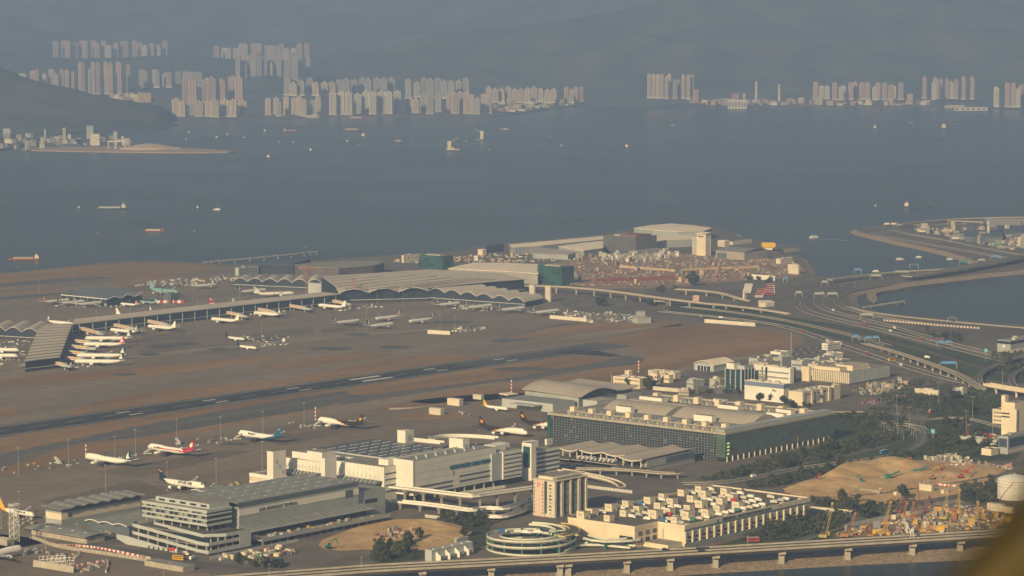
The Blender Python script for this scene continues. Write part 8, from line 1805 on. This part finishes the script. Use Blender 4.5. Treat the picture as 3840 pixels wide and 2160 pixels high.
for i, (x, y, a) in enumerate(((590,385,.5),(1010,310,.5))): P = Vector(g(*S1(x,y))); e = empty('screening_plant', P+Vector((0,0,1)), a, ['green screening plant on the heap track, lower one','green screening plant on the heap track, upper one'][i], 'screening plant'); part('conveyor', Green_p, e, lambda b: b.bar((-8,0,1.5),(9,0,6.5),2.6,1.2)); part('hopper', Green_p, e, lambda b: b.box(-9,-3,-1.8,1.8,1,4.5)); part('engine', GreyP, e, lambda b: b.box(-15,-9.5,-1.4,1.4,.6,3)); part('track', Tyre, e, lambda b: b.box(-10,2,-1.9,1.9,0,.9))
CR = [(S1(430,1235),31,76,Yellow,0,'tall yellow piling rig with white-lettered mast'),(R8(2140,1045),33,80,mat('olive_yellow',(.42,.34,.08),.6,.15,.3),0,'olive lattice piling rig nearest the trees'),(A9(1235,1160),23,72,Orange,0,'orange rig with red and white boom'),(S1(990,985),29,96,Rust,0,'rusty twin boom crane behind the yard fence'),(S1(1040,900),15,66,Rust,0,'short rusty boom with white jib'),(S1(690,900),14,80,Rust,0,'dark rusty boom at the yard fence'),(S1(730,960),13,72,Orange,0,'short orange boom beside the rusty one'),(S1(1375,1010),26,88,mat('olive_yellow',(.42,.34,.08),.6,.15,.3),0,'thin olive boom in the middle of the yard'),(S1(1570,985),27,90,Yellow,0,'thin upright boom right of the yard middle'),(S1(1855,1010),16,90,Yellow,0,'short upright boom at the right of the yard'),(S1(880,1000),15,88,Orange,0,'short orange boom left of the yard middle'),(S1(1300,890),8,40,Yellow,0,'squat yellow machine in the yard')]
for (x, y), L, t_, m, a, lab in CR: e = mk_crane(m, L, t_)(); e.location = g(x,y); e.rotation_euler = (0,0,a+rnd.uniform(-.3,.3)); tag(e, lab, 'piling rig', 'piling rigs in the yard')
for i, (x, y) in enumerate(((1310,1170),(350,1230),(1270,890),(2330,1040))): e = empty('winch_box', g(*S1(x,y)), 0, ['bright yellow winch box beside the bridge','yellow winch box at the foot of the tall rig','yellow drum at the back of the yard','small yellow tank at the right of the yard'][i], 'winch'); part('body', P_yell, e, lambda b: b.box(-4,4,-2,2,.4,4)); part('drum', Yellow, e, lambda b: b.tube((-4,0,4.5),(4,0,4.5),1.2,n=8)); part('skid', Tyre, e, lambda b: b.box(-4.4,4.4,-2.2,2.2,0,.4))
for k in range(16): kk, m, nm = VC[k % 3]; q = g(*S1(1550+k*36+(k//8)*60, 800+ (k%8)*8+(k//8)*20)); place(kk, mk_car(m), q, UANG+1.4, nm+' car parked at the back of the piling yard', 'car', nm+' cars parked behind the piling yard', 1.1)
for k in range(44): kk, m, nm = VC[k % 4]; q = g(*S2(1660+ (k%22)*30, 300-(k%22)*3+(k//22)*70)); place(kk, mk_car(m), q, UANG, nm+' car in the lot beside the white depot', 'car', nm+' cars beside the white depot', 1.2)
# ------------------------------------------------------------------ fences and barriers
def fence(pts, h, lab, m, n, gap=.0, cat='fence', th=.4, pm=None):
    P = pxpath(pts, Z0, 2); e = empty('fence', P[0], 0, lab, cat); seg = [(P[i+1]-P[i]).length for i in range(len(P)-1)]; T = sum(seg)
    def at(s):
        i = 0
        while i < len(seg)-1 and s > seg[i]: s -= seg[i]; i += 1
        return P[i].lerp(P[i+1], s/max(seg[i],1e-6))-P[0]
    for k in range(n): a, c = at(T*k/n), at(T*(k+1-gap)/n); part('panel', m if not pm or k % 2 else pm, e, lambda b: b.bar(a+Vector((0,0,h/2)), c+Vector((0,0,h/2)), th, h))
    return e
fence([R1(450,880),R1(620,935),R1(800,1010),R1(1100,1065),R1(1700,1150),R1(2400,1260)], 3.6, 'tan noise wall curving along the lower left apron', Conc, 40, .08)
fence([R2(1240,1285),R2(1850,1160),R2(2576,1010)], 3.0, 'white palisade fence at the foot of the grey terminal', LG_wall, 60, .45)
fence([R7(810,280),R7(1500,365)], 3.2, 'white fence on the slope behind the office tower', W_wall, 34, .4)
fence([R5(1300,225),R5(2000,120)], 3.4, 'white palisade below the lettered terminal', W_wall, 36, .45)
fence([R5(780,565),R5(1000,590)], 3.2, 'short white fence at the heap edge', W_wall, 16, .4)
fence([S1(-20,1100),S1(600,980),S1(1200,880),S1(1500,790)], 4.0, 'grey panel fence along the back of the piling yard', G_wall, 44, .15)
fence([S1(0,600),S1(130,575),S1(400,610)], 3.5, 'grey block wall below the earth heaps', Conc, 24, .25)
fence([A6(1520,975),A6(1850,1005),A6(2250,1035)], 3.0, 'red and white barrier line beside the coast road', PinkG, 60, .3, pm=WhiteP)
fence([A8(360,195),A8(540,190),A8(880,140)], 2.4, 'pale wall beside the far express apron', Conc, 20, .05)
fence([S4(1000,815),S4(1590,865)], 5.0, 'long pale wall before the tree row', ConcL, 30, .03)
fence([R8(1930,600),R8(2560,660)], 3.0, 'pale wall right of the forwarding centre', ConcL, 24, .05)
def mk_barrier(m):
    def f():
        e = empty('road_barrier'); part('body', m, e, lambda b: b.ring([[(-1.4,-.6,0),(1.4,-.6,0),(1.4,.6,0),(-1.4,.6,0)],[(-1.3,-.3,1.5),(1.3,-.3,1.5),(1.3,.3,1.5),(-1.3,.3,1.5)]])); part('lifting_bar', Steel, e, lambda b: b.box(-.5,.5,-.1,.1,1.5,1.7)); return e
    return f
for pts, n, lab in (([R1(900,995),R1(1300,1010),R1(1700,1075),R1(2250,1190)],52,'beside the tan noise wall'),([R1(1130,1310),R1(1600,1225),R1(1640,1250),R1(1600,1390)],26,'on the bottom left apron'),([S1(1180,200),S1(1660,180)],20,'behind the earth heaps'),([S1(900,480),S1(1130,440)],12,'on the heap track'),([S1(1270,480),S1(1520,500)],12,'below the dark spoil')):
    P = pxpath(pts, Z0+.3, 1)
    for k in range(n):
        t = k/(n-1)*(len(P)-1); i = min(int(t), len(P)-2); q = P[i].lerp(P[i+1], t-i); d = P[i+1]-P[i]
        place(('barR','barW')[k % 2], mk_barrier(Red if k % 2 == 0 else WhiteP), q, math.atan2(d.y,d.x), ('red' if k % 2 == 0 else 'white')+' water-filled barrier '+lab, 'barrier', ('red' if k % 2 == 0 else 'white')+' barriers '+lab, 1.25)
for (x, y), lab in ((R1(790,1290),'lattice frame stand on the bottom left apron, left one'),(R1(920,1320),'lattice frame stand on the bottom left apron, right one')):
    e = empty('lattice_stand', g(x,y), .2, lab, 'stand')
    def st(b):
        for k in range(7): b.tube((-12+k*4,0,0),(-12+k*4,0,9),.25,n=4)
        for z in (3,6,9): b.tube((-12,0,z),(12,0,z),.25,n=4)
        for k in range(6): b.tube((-12+k*4,0,0),(-8+k*4,0,9),.18,n=3)
    part('frame', SteelW, e, st); part('foot', Conc, e, lambda b: b.box(-12.5,12.5,-1,1,-.1,.4))
# ------------------------------------------------------------------ out-of-focus brace of the lookout where the picture was taken
def eyept(px, py, d): return EYE + RGT*((px-1920)/FPX*d) - UPV*((py-1080)/FPX*d) + FWD*d
lk = empty('lookout_railing', (0,0,CZ-1.75), 0, 'blurred olive-brown railing brace at the lower right corner', 'railing')
Ol = mat('olive_brown_paint', (.036,.028,.011), .6, .15, 3.0); Ol2 = mat('pale_olive_paint', (.11,.085,.035), .6, .15, 3.0)  # the thin tube is a paler olive than the brace
O = Vector((0,0,CZ-1.75))
for a, c, r_, m, nm in ((eyept(4010,1960,3.0), eyept(3610,2420,3.0), .060, Ol, 'brace'), (eyept(3990,1985,2.93), eyept(3520,2395,2.93), .011, Ol2, 'cable')):
    d = (c-a).normalized(); part(nm, m, lk, lambda b: b.tube(a-d*.5-O, c+d*((c.z-(CZ-1.6))/-d.z)-O, r_, n=14), True)
part('post', Ol, lk, lambda b: b.tube(eyept(4010,1990,3.0)-d*.5-O, eyept(4010,1990,3.0)-d*.5-O+Vector((0,0,-1.9)), .05, n=10), True)
b = MB(); b.box(-2.5,2.5,-2,3.6,CZ-1.95,CZ-1.75); tag(b.build('lookout_floor', Conc), kind='structure')
# ------------------------------------------------------------------ look-alikes that stand side by side are told apart by their order
bpy.context.view_layer.update()
same = {}
for o in sc.objects:
    if o.parent is None and 'label' in o and o.get('kind') is None: same.setdefault(o['label'], []).append(o)
for lab, L in same.items():
    if 2 <= len(L) <= len(ORD) and len(lab.split()) <= 12 and L[0].get('category') != 'tree':
        for i, o in enumerate(sorted(L, key=lambda q: proj(q.matrix_world.translation)[0])): o['label'] = lab+', '+ORD[i]+' from the left'
for o in sc.objects:
    if '_used' in o: del o['_used']
